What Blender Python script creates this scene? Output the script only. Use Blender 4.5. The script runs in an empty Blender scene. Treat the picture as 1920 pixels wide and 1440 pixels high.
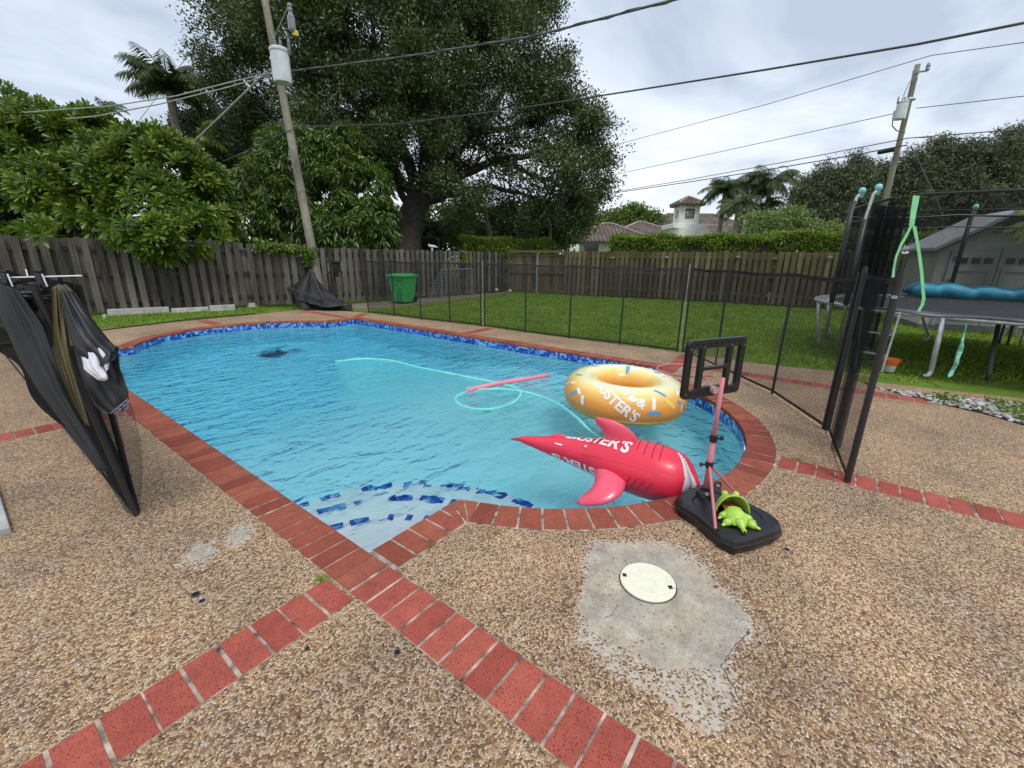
import bpy, bmesh, math, random
import numpy as np
from mathutils import Vector, Matrix, noise as mnoise
random.seed(7); rng = np.random.default_rng(7)
sc = bpy.context.scene
col = sc.collection
R = math.radians
# ------------------------------------------------------------------ camera
H = 1.65; FPX = 808.65
CA = Vector((0.6076233, -0.79413075, 0.01225862))
CB = Vector((0.21756595, 0.1812736, 0.95906462))
CC = Vector((0.76384487, 0.58008295, -0.28292187))
cam_d = bpy.data.cameras.new('camera'); cam = bpy.data.objects.new('camera', cam_d); col.objects.link(cam)
cam_d.sensor_fit = 'HORIZONTAL'; cam_d.sensor_width = 36.0; cam_d.lens = FPX/1920*36
cam_d.clip_start = 0.05; cam_d.clip_end = 3000
mw = Matrix.Identity(4)
for i in range(3):
    mw[i][0] = CA[i]; mw[i][1] = CB[i]; mw[i][2] = -CC[i]
mw[2][3] = H
cam.matrix_world = mw
sc.camera = cam
# ------------------------------------------------------------------ light
SUN_EL, SUN_AZ = R(62), R(215)          # azimuth measured from +Y clockwise
w = bpy.data.worlds.new('World'); sc.world = w; w.use_nodes = True
nt = w.node_tree; nt.nodes.clear()
def N(t, ty, **kw):
    n = t.nodes.new(ty)
    for k, v in kw.items():
        if k.startswith('i_'): n.inputs[k[2:].replace('_', ' ')].default_value = v
        else: setattr(n, k, v)
    return n
sky = N(nt, 'ShaderNodeTexSky', sky_type='NISHITA', sun_disc=False, sun_elevation=SUN_EL, sun_rotation=SUN_AZ)
bg1 = N(nt, 'ShaderNodeBackground'); bg1.inputs[1].default_value = 0.10
nt.links.new(sky.outputs[0], bg1.inputs[0])
tc = N(nt, 'ShaderNodeTexCoord')
sep = N(nt, 'ShaderNodeSeparateXYZ'); nt.links.new(tc.outputs['Generated'], sep.inputs[0])
mx = N(nt, 'ShaderNodeMath', operation='MAXIMUM'); mx.inputs[1].default_value = 0.0
nt.links.new(sep.outputs[2], mx.inputs[0])
ad = N(nt, 'ShaderNodeMath', operation='ADD'); ad.inputs[1].default_value = 0.16; nt.links.new(mx.outputs[0], ad.inputs[0])
dv = N(nt, 'ShaderNodeVectorMath', operation='DIVIDE'); nt.links.new(tc.outputs['Generated'], dv.inputs[0])
cmb = N(nt, 'ShaderNodeCombineXYZ');
for i in range(3): nt.links.new(ad.outputs[0], cmb.inputs[i])
nt.links.new(cmb.outputs[0], dv.inputs[1])
mp = N(nt, 'ShaderNodeMapping'); mp.inputs['Rotation'].default_value = (0, 0, R(-20)); mp.inputs['Scale'].default_value = (0.85, 1.15, 0.6)
mp.inputs['Location'].default_value = (3.1, 1.7, 0)
nt.links.new(dv.outputs[0], mp.inputs[0])
n1 = N(nt, 'ShaderNodeTexNoise', noise_dimensions='3D'); n1.inputs['Scale'].default_value = 1.1; n1.inputs['Detail'].default_value = 7; n1.inputs['Roughness'].default_value = 0.52; n1.inputs['Distortion'].default_value = 0.35
nt.links.new(mp.outputs[0], n1.inputs['Vector'])
cr = N(nt, 'ShaderNodeValToRGB'); nt.links.new(n1.outputs[0], cr.inputs[0])
e = cr.color_ramp.elements
e[0].position = 0.34; e[0].color = (0.43, 0.49, 0.60, 1)
e[1].position = 0.66; e[1].color = (0.82, 0.86, 0.90, 1)
x = cr.color_ramp.elements.new(0.47); x.color = (0.61, 0.68, 0.78, 1)
# paler, whiter air low on the horizon
hz = N(nt, 'ShaderNodeMapRange'); hz.inputs[1].default_value = 0.0; hz.inputs[2].default_value = 0.22; hz.inputs[3].default_value = 0.55; hz.inputs[4].default_value = 0.0
nt.links.new(mx.outputs[0], hz.inputs[0])
hm = N(nt, 'ShaderNodeMix', data_type='RGBA'); nt.links.new(hz.outputs[0], hm.inputs[0]); nt.links.new(cr.outputs[0], hm.inputs[6]); hm.inputs[7].default_value = (0.80, 0.82, 0.85, 1)
bg2 = N(nt, 'ShaderNodeBackground'); bg2.inputs[1].default_value = 1.0; nt.links.new(hm.outputs[2], bg2.inputs[0])
ms = N(nt, 'ShaderNodeMixShader'); ms.inputs[0].default_value = 0.93
nt.links.new(bg1.outputs[0], ms.inputs[1]); nt.links.new(bg2.outputs[0], ms.inputs[2])
wo = N(nt, 'ShaderNodeOutputWorld'); nt.links.new(ms.outputs[0], wo.inputs[0])
sl = bpy.data.lights.new('sun', 'SUN'); sl.energy = 1.3; sl.angle = R(14); sl.color = (1, 0.96, 0.9)
so = bpy.data.objects.new('sun', sl); col.objects.link(so)
sd = Vector((math.sin(SUN_AZ)*math.cos(SUN_EL), math.cos(SUN_AZ)*math.cos(SUN_EL), math.sin(SUN_EL)))
so.rotation_euler = sd.to_track_quat('Z', 'Y').to_euler()
vs = sc.view_settings; vs.view_transform = 'Standard'; vs.look = 'None'; vs.gamma = 1; vs.exposure = 0.42
sc.cycles.max_bounces = 12; sc.cycles.diffuse_bounces = 6; sc.cycles.transparent_max_bounces = 24; sc.cycles.transmission_bounces = 8
# ------------------------------------------------------------------ geometry of the view used to lay things out on the ground
def ray(px, py): return CC + CA*((px-960)/FPX) - CB*((py-720)/FPX)
def G(px, py, z=0.0):
    d = ray(px, py); t = (z-H)/d[2]; return Vector((d[0]*t, d[1]*t, z))
def PX(px, py, depth): return Vector((0, 0, H)) + ray(px, py)*depth
def V3(*a): return Vector(a)
# ------------------------------------------------------------------ object helpers
def tag(o, label=None, cat=None, group=None, kind=None):
    if label: o['label'] = label
    if cat: o['category'] = cat
    if group: o['group'] = group
    if kind: o['kind'] = kind
    return o
def empty(name, loc, label, cat, group=None, rz=0):
    o = bpy.data.objects.new(name, None); col.objects.link(o); o.location = loc; o.rotation_euler = (0, 0, rz)
    o.empty_display_size = .2
    return tag(o, label, cat, group)
def link(name, me, mat, parent=None):
    o = bpy.data.objects.new(name, me); col.objects.link(o)
    for m in (mat if isinstance(mat, (list, tuple)) else [mat]): me.materials.append(m)
    if parent is not None:
        o.parent = parent
    return o
def copy_tree(o, parent=None):
    c = o.copy(); col.objects.link(c)
    if parent is not None: c.parent = parent
    for ch in list(o.children): copy_tree(ch, c)
    return c
def root_loc(p):
    while p is not None:
        if p.get('_w'): return Vector(p.location)
        p = p.parent
    return Vector((0, 0, 0))
class MB:
    """collects geometry (world or local coordinates) for ONE mesh"""
    def __init__(s): s.v = []; s.f = []; s.m = []; s.cur = 0
    def add(s, vs, fs):
        b = len(s.v); s.v += [tuple(x) for x in vs]; s.f += [tuple(i+b for i in f) for f in fs]; s.m += [s.cur]*len(fs); return s
    def box(s, c, d, rz=0, ax=None):
        c = Vector(c); hx, hy, hz_ = d[0]/2, d[1]/2, d[2]/2
        M = ax if ax is not None else Matrix.Rotation(rz, 3, 'Z')
        vs = [c + M @ Vector((sx*hx, sy*hy, sz*hz_)) for sz in (-1, 1) for sx, sy in ((-1, -1), (1, -1), (1, 1), (-1, 1))]
        return s.add(vs, [(3, 2, 1, 0), (4, 5, 6, 7), (0, 1, 5, 4), (1, 2, 6, 5), (2, 3, 7, 6), (3, 0, 4, 7)])
    def prism(s, poly, z0, z1, inset=0.0, iz=0.0):
        """closed prism with an optional chamfer at its top"""
        n = len(poly); P = [Vector((p[0], p[1])) for p in poly]
        c = sum(P, Vector((0, 0)))/n
        rings = [(P, z0)]
        if inset:
            rings.append((P, z1-iz))
            rings.append(([c + (p-c)*(1-inset/max((p-c).length, 1e-6)) for p in P], z1))
        else: rings.append((P, z1))
        vs = [(p[0], p[1], z) for Q, z in rings for p in Q]
        fs = [tuple(reversed(range(n)))]
        for k in range(len(rings)-1):
            for i in range(n):
                j = (i+1) % n; fs.append((k*n+i, k*n+j, (k+1)*n+j, (k+1)*n+i))
        fs.append(tuple(range((len(rings)-1)*n, len(rings)*n)))
        return s.add(vs, fs)
    def tube(s, pts, r, n=8, cap=True, closed=False):
        pts = [Vector(p) for p in pts]; m = len(pts)
        rr = r if isinstance(r, (list, tuple)) else [r]*m
        vs = []; prev = None
        for i, p in enumerate(pts):
            if closed: t = pts[(i+1) % m]-pts[i-1]
            else: t = pts[min(i+1, m-1)]-pts[max(i-1, 0)]
            t = t.normalized() if t.length > 1e-9 else Vector((0, 0, 1))
            if prev is None:
                a = Vector((0, 0, 1)) if abs(t.z) < .9 else Vector((1, 0, 0))
                u = t.cross(a).normalized()
            else:
                u = (prev - t*prev.dot(t)); u = u.normalized() if u.length > 1e-9 else t.orthogonal().normalized()
            prev = u; v = t.cross(u)
            for k in range(n):
                a = 2*math.pi*k/n; vs.append(p + (u*math.cos(a)+v*math.sin(a))*rr[i])
        fs = []
        for i in range(m if closed else m-1):
            j = (i+1) % m
            for k in range(n):
                l = (k+1) % n; fs.append((i*n+k, i*n+l, j*n+l, j*n+k))
        if cap and not closed: fs.append(tuple(reversed(range(n)))); fs.append(tuple(range((m-1)*n, m*n)))
        return s.add(vs, fs)
    def lathe(s, prof, c=(0, 0, 0), n=24, M=None, cap=True):
        c = Vector(c); vs = []
        for r, z in prof:
            for k in range(n):
                a = 2*math.pi*k/n; q = Vector((r*math.cos(a), r*math.sin(a), z))
                vs.append(c + (M @ q if M is not None else q))
        fs = []; m = len(prof)
        for i in range(m-1):
            for k in range(n):
                l = (k+1) % n; fs.append((i*n+k, i*n+l, (i+1)*n+l, (i+1)*n+k))
        if cap: fs.append(tuple(reversed(range(n)))); fs.append(tuple(range((m-1)*n, m*n)))
        return s.add(vs, fs)
    def grid(s, fn, nu, nv, closed_u=False):
        vs = [fn(i/(nu if closed_u else nu-1), j/(nv-1)) for i in range(nu) for j in range(nv)]
        fs = []
        for i in range(nu if closed_u else nu-1):
            k = (i+1) % nu
            for j in range(nv-1): fs.append((i*nv+j, k*nv+j, k*nv+j+1, i*nv+j+1))
        return s.add(vs, fs)
    def build(s, name, mat, parent=None, smooth=False, bevel=0, solid=0, origin=None, sub=0):
        me = bpy.data.meshes.new(name)
        off = Vector(origin) if origin is not None else root_loc(parent)
        me.from_pydata([(x[0]-off[0], x[1]-off[1], x[2]-off[2]) for x in s.v], [], s.f); me.update()
        o = link(name, me, mat, parent)
        me.polygons.foreach_set('material_index', s.m)
        if origin is not None and parent is None: o.location = off
        if smooth: me.polygons.foreach_set('use_smooth', [True]*len(me.polygons))
        if solid:
            md = o.modifiers.new('solid', 'SOLIDIFY'); md.thickness = solid; md.offset = 0
        if sub:
            md = o.modifiers.new('sub', 'SUBSURF'); md.levels = sub; md.render_levels = sub
        if bevel:
            md = o.modifiers.new('bevel', 'BEVEL'); md.width = bevel; md.segments = 2; md.limit_method = 'ANGLE'; md.angle_limit = R(40)
        return o
def thing(name, loc, label, cat, group=None):
    """Empty at the base; parts are given in world coordinates and stored relative to it"""
    o = empty(name, loc, label, cat, group); o['_w'] = 1; return o
def smoothall(o): o.data.polygons.foreach_set('use_smooth', [True]*len(o.data.polygons)); return o
# numpy leaf clouds -------------------------------------------------
def unit(a): return a/np.maximum(np.linalg.norm(a, axis=1, keepdims=True), 1e-9)
def leaf_mesh(name, P, D, Nn, L, W, mat, parent=None, shape='diamond', droop=0.0):
    """P base points, D directions, Nn approximate normals, L lengths, W widths -> one mesh of leaf faces"""
    P = np.asarray(P, float); D = unit(np.asarray(D, float)); n = len(P)
    S = unit(np.cross(D, np.asarray(Nn, float))); Nn = np.cross(S, D)
    L = np.broadcast_to(np.asarray(L, float), (n,))[:, None]; W = np.broadcast_to(np.asarray(W, float), (n,))[:, None]
    dn = np.array([0, 0, -1.0])
    if shape == 'diamond':
        V = np.stack([P, P+D*L*.45+S*W*.5-Nn*W*.12, P+D*L+dn*L*droop, P+D*L*.45-S*W*.5-Nn*W*.12], 1); k = 4
        F = np.arange(n*4).reshape(n, 4)
    elif shape == 'tri':
        V = np.stack([P-S*W*.5, P+S*W*.5, P+D*L+dn*L*droop], 1); k = 3; F = np.arange(n*3).reshape(n, 3)
    else:   # 'long': two folded quads per side, 7 verts
        m1 = P+D*L*.38+dn*L*droop*.15; m2 = P+D*L*.74+dn*L*droop*.55; tip = P+D*L+dn*L*droop
        V = np.stack([P, m1+S*W*.42+Nn*W*.10, m2+S*W*.5+Nn*W*.12, tip, m2-S*W*.5+Nn*W*.12, m1-S*W*.42+Nn*W*.10, m1, m2], 1); k = 8
        b = (np.arange(n)*8)[:, None, None]
        q = np.array([[0, 1, 6, 6], [1, 2, 7, 6], [2, 3, 7, 7], [0, 6, 5, 5], [6, 7, 4, 5], [7, 3, 4, 4]])
        F = (b+q[None]).reshape(-1, 4)
    V = V.reshape(-1, 3)
    me = bpy.data.meshes.new(name)
    off = parent.location if parent is not None and parent.get('_w') else Vector((0, 0, 0))
    V = V - np.array(off)
    if shape == 'long':
        faces = [tuple(dict.fromkeys(f)) for f in F.tolist()]
        me.from_pydata(V.tolist(), [], faces)
    else:
        me.vertices.add(len(V)); me.vertices.foreach_set('co', V.astype(np.float32).ravel())
        me.loops.add(F.size); me.loops.foreach_set('vertex_index', F.astype(np.int32).ravel())
        me.polygons.add(len(F)); me.polygons.foreach_set('loop_start', np.arange(0, F.size, F.shape[1], dtype=np.int32))
        me.polygons.foreach_set('loop_total', np.full(len(F), F.shape[1], dtype=np.int32))
    me.update(calc_edges=True)
    return link(name, me, mat, parent)
def rdir(n, up=0.0):
    a = rng.normal(size=(n, 3)); a = unit(a); a[:, 2] += up; return unit(a)
def crown_points(lobes, n, shell=.55, gap=0.0, gs=.8, ground=None):
    """points inside ellipsoid lobes, denser to the outside, thinned by a noise field"""
    vol = np.array([l[1][0]*l[1][1]*l[1][2] for l in lobes])**.75; pr = vol/vol.sum()
    out = []; c = 0
    idx = rng.choice(len(lobes), size=int(n*2.2), p=pr)
    d = rdir(len(idx)); r = shell+(1.02-shell)*rng.random(len(idx))**.7
    C = np.array([l[0] for l in lobes])[idx]; Rr = np.array([l[1] for l in lobes])[idx]
    P = C + d*Rr*r[:, None]
    if gap > 0:
        keep = np.array([mnoise.noise(Vector(p)*gs) for p in P.tolist()]) > (-1+gap*1.0)
        P = P[keep]; d = d[keep]
    return P[:n], d[:n]
def text_verts(s, size=1.0, bold=0.02, cut=0.0, align='LEFT'):
    cu = bpy.data.curves.new('t', 'FONT'); cu.body = s; cu.size = size; cu.offset = bold*size; cu.align_x = align
    cu.resolution_u = 4
    o = bpy.data.objects.new('t', cu); col.objects.link(o)
    dg = bpy.context.evaluated_depsgraph_get(); me = bpy.data.meshes.new_from_object(o.evaluated_get(dg))
    bm = bmesh.new(); bm.from_mesh(me)
    bmesh.ops.remove_doubles(bm, verts=bm.verts, dist=1e-5)
    if cut:
        bmesh.ops.triangulate(bm, faces=bm.faces[:])
        for _ in range(6):
            es = [e_ for e_ in bm.edges if e_.calc_length() > cut]
            if not es: break
            bmesh.ops.subdivide_edges(bm, edges=es, cuts=1); bmesh.ops.triangulate(bm, faces=bm.faces[:])
    vs = [tuple(v.co) for v in bm.verts]; fs = [tuple(v.index for v in f.verts) for f in bm.faces]
    bm.free(); bpy.data.objects.remove(o); bpy.data.curves.remove(cu); bpy.data.meshes.remove(me)
    return vs, fs
# ------------------------------------------------------------------ materials
def newmat(name):
    m = bpy.data.materials.new(name); m.use_nodes = True; t = m.node_tree; t.nodes.clear()
    o = N(t, 'ShaderNodeOutputMaterial'); p = N(t, 'ShaderNodeBsdfPrincipled'); t.links.new(p.outputs[0], o.inputs[0])
    return m, t, p, o
def lk(t, a, b): t.links.new(a, b)
def coords(t, kind='Object', scale=None):
    c = N(t, 'ShaderNodeTexCoord')
    if scale is None: return c.outputs[kind]
    m = N(t, 'ShaderNodeMapping'); m.inputs['Scale'].default_value = scale; lk(t, c.outputs[kind], m.inputs[0]); return m.outputs[0]
def wcoords(t, scale=(1, 1, 1)):
    g = N(t, 'ShaderNodeNewGeometry'); m = N(t, 'ShaderNodeMapping'); m.inputs['Scale'].default_value = scale; lk(t, g.outputs['Position'], m.inputs[0]); return m.outputs[0]
def noise(t, vec, scale, detail=3, rough=.5, dist=0):
    n = N(t, 'ShaderNodeTexNoise'); n.inputs['Scale'].default_value = scale; n.inputs['Detail'].default_value = detail
    n.inputs['Roughness'].default_value = rough; n.inputs['Distortion'].default_value = dist; lk(t, vec, n.inputs['Vector']); return n.outputs[0]
def ramp(t, fac, stops, interp='LINEAR'):
    r = N(t, 'ShaderNodeValToRGB'); r.color_ramp.interpolation = interp; el = r.color_ramp.elements
    while len(el) < len(stops): el.new(.5)
    for e_, (p_, c_) in zip(el, stops): e_.position = p_; e_.color = (*c_, 1) if len(c_) == 3 else c_
    lk(t, fac, r.inputs[0]); return r.outputs[0]
def mixc(t, fac, a, b, mode='MIX'):
    m = N(t, 'ShaderNodeMix', data_type='RGBA', blend_type=mode)
    if isinstance(fac, (int, float)): m.inputs[0].default_value = fac
    else: lk(t, fac, m.inputs[0])
    for k, x_ in ((6, a), (7, b)):
        if isinstance(x_, (tuple, list)): m.inputs[k].default_value = (*x_[:3], 1)
        else: lk(t, x_, m.inputs[k])
    return m.outputs[2]
def math_(t, op, a, b=None, c=None):
    m = N(t, 'ShaderNodeMath', operation=op)
    for k, x_ in enumerate((a, b, c)):
        if x_ is None: continue
        if isinstance(x_, (int, float)): m.inputs[k].default_value = x_
        else: lk(t, x_, m.inputs[k])
    return m.outputs[0]
def bump(t, p, h, strength=.4, dist=.01, chain=None):
    b = N(t, 'ShaderNodeBump'); b.inputs['Strength'].default_value = strength; b.inputs['Distance'].default_value = dist
    lk(t, h, b.inputs['Height'])
    if chain is not None: lk(t, chain, b.inputs['Normal'])
    if p is not None: lk(t, b.outputs[0], p.inputs['Normal'])
    return b.outputs[0]
def simple(name, c, rough=.6, var=.25, scale=4, bumps=0.0, bscale=60, metal=0.0, spec=.5, c2=None, coat=0, trans=0):
    m, t, p, o = newmat(name)
    v = wcoords(t); n = noise(t, v, scale, 4)
    c2 = c2 or tuple(x_*(1-var) for x_ in c); c1 = tuple(min(1, x_*(1+var*.5)) for x_ in c)
    lk(t, ramp(t, n, [(.3, c2), (.7, c1)]), p.inputs['Base Color'])
    p.inputs['Roughness'].default_value = rough; p.inputs['Metallic'].default_value = metal
    p.inputs['Specular IOR Level'].default_value = spec; p.inputs['Coat Weight'].default_value = coat
    if bumps: bump(t, p, noise(t, v, bscale, 3), bumps, .004)
    return m
def leafmat(name, dark, mid, light, rough=.45, nscale=.8, trans=.25, spec=.4):
    m, t, p, o = newmat(name)
    g = N(t, 'ShaderNodeNewGeometry'); v = wcoords(t)
    n = noise(t, v, nscale, 2); s = math_(t, 'ADD', math_(t, 'MULTIPLY', n, .6), math_(t, 'MULTIPLY', g.outputs['Random Per Island'], .45))
    c = ramp(t, s, [(.22, dark), (.5, mid), (.8, light)])
    lk(t, c, p.inputs['Base Color']); p.inputs['Roughness'].default_value = rough; p.inputs['Specular IOR Level'].default_value = spec
    tr = N(t, 'ShaderNodeBsdfTranslucent'); lk(t, mixc(t, .5, c, (.25, .35, .03), 'MIX'), tr.inputs[0])
    mxs = N(t, 'ShaderNodeMixShader'); mxs.inputs[0].default_value = trans
    lk(t, p.outputs[0], mxs.inputs[1]); lk(t, tr.outputs[0], mxs.inputs[2]); lk(t, mxs.outputs[0], o.inputs[0])
    return m
def netmat(name, c, opac, graze=.35):
    m, t, p, o = newmat(name); t.nodes.remove(p)
    v = wcoords(t); n = noise(t, v, 2.2, 2)
    d = N(t, 'ShaderNodeBsdfDiffuse'); d.inputs[0].default_value = (*c, 1)
    tr = N(t, 'ShaderNodeBsdfTransparent')
    # a woven screen closes up when seen at a grazing angle
    lw = N(t, 'ShaderNodeLayerWeight'); lw.inputs[0].default_value = .5
    f = math_(t, 'ADD', math_(t, 'MULTIPLY', math_(t, 'POWER', lw.outputs['Facing'], 2.5), graze), math_(t, 'ADD', math_(t, 'MULTIPLY', n, .10), opac-.05))
    f = math_(t, 'MINIMUM', f, .97)
    mxs = N(t, 'ShaderNodeMixShader'); lk(t, f, mxs.inputs[0])
    lk(t, tr.outputs[0], mxs.inputs[1]); lk(t, d.outputs[0], mxs.inputs[2]); lk(t, mxs.outputs[0], o.inputs[0])
    return m
# deck of exposed pebbles
def deck_mat(name, tint=(.95, .925, .93), cement=0.0):
    m, t, p, o = newmat(name)
    v = wcoords(t); wob = N(t, 'ShaderNodeTexNoise'); wob.inputs['Scale'].default_value = 55; lk(t, v, wob.inputs['Vector'])
    va = N(t, 'ShaderNodeVectorMath', operation='MULTIPLY_ADD'); lk(t, wob.outputs['Color'], va.inputs[0]); va.inputs[1].default_value = (.008, .008, .0); lk(t, v, va.inputs[2])
    mpp = N(t, 'ShaderNodeMapping'); mpp.inputs['Scale'].default_value = (1, 1, 0); lk(t, va.outputs[0], mpp.inputs[0])
    vo = N(t, 'ShaderNodeTexVoronoi', voronoi_dimensions='2D', feature='F1'); vo.inputs['Scale'].default_value = 116; lk(t, mpp.outputs[0], vo.inputs['Vector'])
    vb = N(t, 'ShaderNodeTexVoronoi', voronoi_dimensions='2D', feature='DISTANCE_TO_EDGE'); vb.inputs['Scale'].default_value = 116; lk(t, mpp.outputs[0], vb.inputs['Vector'])
    sp = N(t, 'ShaderNodeSeparateColor'); lk(t, vo.outputs['Color'], sp.inputs[0])
    T = lambda c: tuple(a*b for a, b in zip(c, tint))
    peb = ramp(t, sp.outputs[0], [(0, T((.09, .05, .032))), (.12, T((.20, .11, .06))), (.3, T((.35, .20, .10))), (.5, T((.53, .335, .17))), (.68, T((.70, .50, .28))), (.82, T((.84, .67, .42))), (.92, T((.58, .50, .41))), (1, T((.92, .85, .70)))])
    big = noise(t, v, 1.3, 4, .6)
    peb = mixc(t, 1.0, peb, ramp(t, big, [(.3, (.72, .73, .76)), (.7, (1.16, 1.10, 1.02))]), 'MULTIPLY')
    peb = mixc(t, .9, peb, ramp(t, noise(t, v, .55, 6, .68, .8), [(.34, (.74, .73, .73)), (.48, (.97, .97, .97)), (.62, (1.05, 1.04, 1.03))]), 'MULTIPLY')
    spk = noise(t, v, 260, 2)
    peb = mixc(t, .5, peb, ramp(t, spk, [(.3, (.6, .6, .6)), (.7, (1.25, 1.25, 1.25))]), 'MULTIPLY')
    gap = ramp(t, vb.outputs['Distance'], [(.0, (1, 1, 1)), (.055, (.75, .75, .75)), (.13, (0, 0, 0))])
    cem_shade = ramp(t, big, [(.3, T((.19, .135, .095))), (.7, T((.32, .235, .16)))])  # cement between pebbles, with the crevice shade put into its colour
    c = mixc(t, gap, peb, cem_shade)
    hs = None
    if cement:      # cover comes from the mesh: 1 = trowelled cement, 0 = bare pebbles
        at_ = N(t, 'ShaderNodeAttribute', attribute_name='cov', attribute_type='GEOMETRY')
        cc = ramp(t, noise(t, v, 9, 6, .7), [(.3, (.28, .245, .20)), (.5, (.41, .37, .31)), (.7, (.54, .49, .40))])
        cc = mixc(t, .6, cc, ramp(t, noise(t, v, 120, 3, .7), [(.35, (.62, .58, .55)), (.5, (1, 1, 1)), (.7, (1.12, 1.12, 1.12))]), 'MULTIPLY')
        cc = mixc(t, .5, cc, ramp(t, noise(t, v, 2.3, 2), [(.4, (.85, .88, .92)), (.6, (1.12, 1.02, .86))]), 'MULTIPLY')
        cc = mixc(t, ramp(t, at_.outputs['Fac'], [(.3, (1, 1, 1)), (.8, (0, 0, 0))]), cc, (.53, .495, .44))
        d_ = math_(t, 'SUBTRACT', math_(t, 'MULTIPLY', at_.outputs['Fac'], 1.12), math_(t, 'ADD', math_(t, 'MULTIPLY', sp.outputs[1], .72), math_(t, 'MULTIPLY', noise(t, v, 38, 3, .6), .36)))
        f2 = ramp(t, d_, [(.0, (0, 0, 0)), (.10, (1, 1, 1))])
        hs = f2
        c = mixc(t, f2, c, cc)
    lk(t, c, p.inputs['Base Color'])
    h = math_(t, 'SQRT', vb.outputs['Distance'])
    if hs is not None: h = math_(t, 'ADD', math_(t, 'MULTIPLY', h, math_(t, 'SUBTRACT', 1.0, math_(t, 'MULTIPLY', hs, .9))), math_(t, 'MULTIPLY', hs, .30))
    bump(t, p, h, .75, .006)
    p.inputs['Roughness'].default_value = .55; p.inputs['Specular IOR Level'].default_value = .35
    return m
M = {}
M['deck'] = deck_mat('pebble aggregate')
def brick_mat(name, a, b, dk):
    m, t, p, o = newmat(name); v = wcoords(t); g = N(t, 'ShaderNodeNewGeometry')
    c = ramp(t, g.outputs['Random Per Island'], [(0, dk), (.35, a), (1, b)])
    c = mixc(t, .6, c, ramp(t, noise(t, v, 14, 5, .65), [(.3, (.68, .66, .66)), (.7, (1.15, 1.12, 1.1))]), 'MULTIPLY')
    pits = ramp(t, noise(t, v, 150, 2, .6), [(.37, (.30, .28, .28)), (.43, (1, 1, 1))])
    c = mixc(t, .85, c, pits, 'MULTIPLY')
    grime = ramp(t, noise(t, v, 2.1, 4, .6), [(.35, (.80, .80, .80)), (.6, (1, 1, 1))])
    c = mixc(t, .8, c, grime, 'MULTIPLY')
    lk(t, c, p.inputs['Base Color']); p.inputs['Roughness'].default_value = .75; p.inputs['Specular IOR Level'].default_value = .3
    bump(t, p, noise(t, v, 150, 3, .6), .35, .003)
    return m
M['brick_red'] = brick_mat('red clay brick', (.40, .090, .062), (.47, .118, .082), (.34, .074, .052))
M['brick_brown'] = brick_mat('brown clay coping brick', (.33, .085, .05), (.38, .115, .07), (.25, .06, .04))
M['mortar'] = simple('sandy mortar', (.42, .34, .27), .9, .9, 14, .4, 150)
M['mortar_dark'] = simple('weathered mortar', (.30, .24, .19), .9, .5, 12, .4, 150)
# wood fence
def wood_mat(name, dark, light, green=0.0, sc_=1.0):
    m, t, p, o = newmat(name); v = wcoords(t, (9*sc_, 9*sc_, .55*sc_)); g = N(t, 'ShaderNodeNewGeometry')
    gr = noise(t, v, 3.2, 6, .62, .4)
    s = math_(t, 'ADD', math_(t, 'MULTIPLY', gr, .7), math_(t, 'MULTIPLY', g.outputs['Random Per Island'], .38))
    c = ramp(t, s, [(.28, dark), (.8, light)])
    if green:
        z = N(t, 'ShaderNodeSeparateXYZ'); lk(t, wcoords(t), z.inputs[0])
        gz = N(t, 'ShaderNodeMapRange'); gz.inputs[1].default_value = 1.0; gz.inputs[2].default_value = 1.9; lk(t, z.outputs[2], gz.inputs[0])
        gm = math_(t, 'MULTIPLY', gz.outputs[0], noise(t, wcoords(t), 1.7, 4)); gm = math_(t, 'MULTIPLY', gm, green)
        c = mixc(t, gm, c, (.19, .19, .06))
    st = ramp(t, noise(t, wcoords(t, (1, 1, .6)), 1.4, 4), [(.35, (.62, .6, .58)), (.65, (1.05, 1.05, 1.05))]); c = mixc(t, .8, c, st, 'MULTIPLY')
    lk(t, c, p.inputs['Base Color']); p.inputs['Roughness'].default_value = .88; p.inputs['Specular IOR Level'].default_value = .2
    bump(t, p, gr, .5, .004)
    return m
M['fence_grey'] = wood_mat('weathered grey pine', (.03, .026, .022), (.205, .184, .16))
M['fence_brown'] = wood_mat('weathered brown pine', (.05, .038, .024), (.21, .17, .115), green=.45)
M['pole_wood'] = wood_mat('utility pole wood', (.10, .09, .065), (.36, .33, .27), sc_=.6)
# grass
def grass_mat(name, a, b, c_):
    m, t, p, o = newmat(name); v = wcoords(t)
    n = noise(t, v, 1.2, 5, .6); n2 = noise(t, v, 45, 3, .7)
    s = math_(t, 'ADD', math_(t, 'MULTIPLY', n, .6), math_(t, 'MULTIPLY', n2, .4))
    lk(t, ramp(t, s, [(.35, a), (.5, b), (.66, c_)]), p.inputs['Base Color']); p.inputs['Roughness'].default_value = .9; p.inputs['Specular IOR Level'].default_value = .1
    bump(t, p, n2, .8, .03)
    return m
M['grass'] = grass_mat('lawn', (.075, .13, .02), (.14, .235, .032), (.23, .31, .055))
M['blade'] = leafmat('grass blades', (.10, .175, .020), (.20, .325, .042), (.34, .44, .08), .6, 1.5, .3, .2)
M['bark'] = simple('tree bark', (.048, .038, .031), .9, .5, 5, .8, 25)
M['bark_light'] = simple('pale bark', (.22, .19, .16), .9, .4, 5, .6, 25)
M['oak'] = leafmat('oak leaves', (.020, .036, .014), (.048, .078, .026), (.115, .155, .052), .42, .45, .12)
M['shrub'] = leafmat('whorled shrub leaves', (.022, .055, .006), (.072, .145, .011), (.20, .30, .028), .36, 1.1, .22, .5)
M['mango'] = leafmat('mango leaves', (.024, .055, .010), (.065, .135, .020), (.16, .24, .045), .35, .9, .2, .5)
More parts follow.
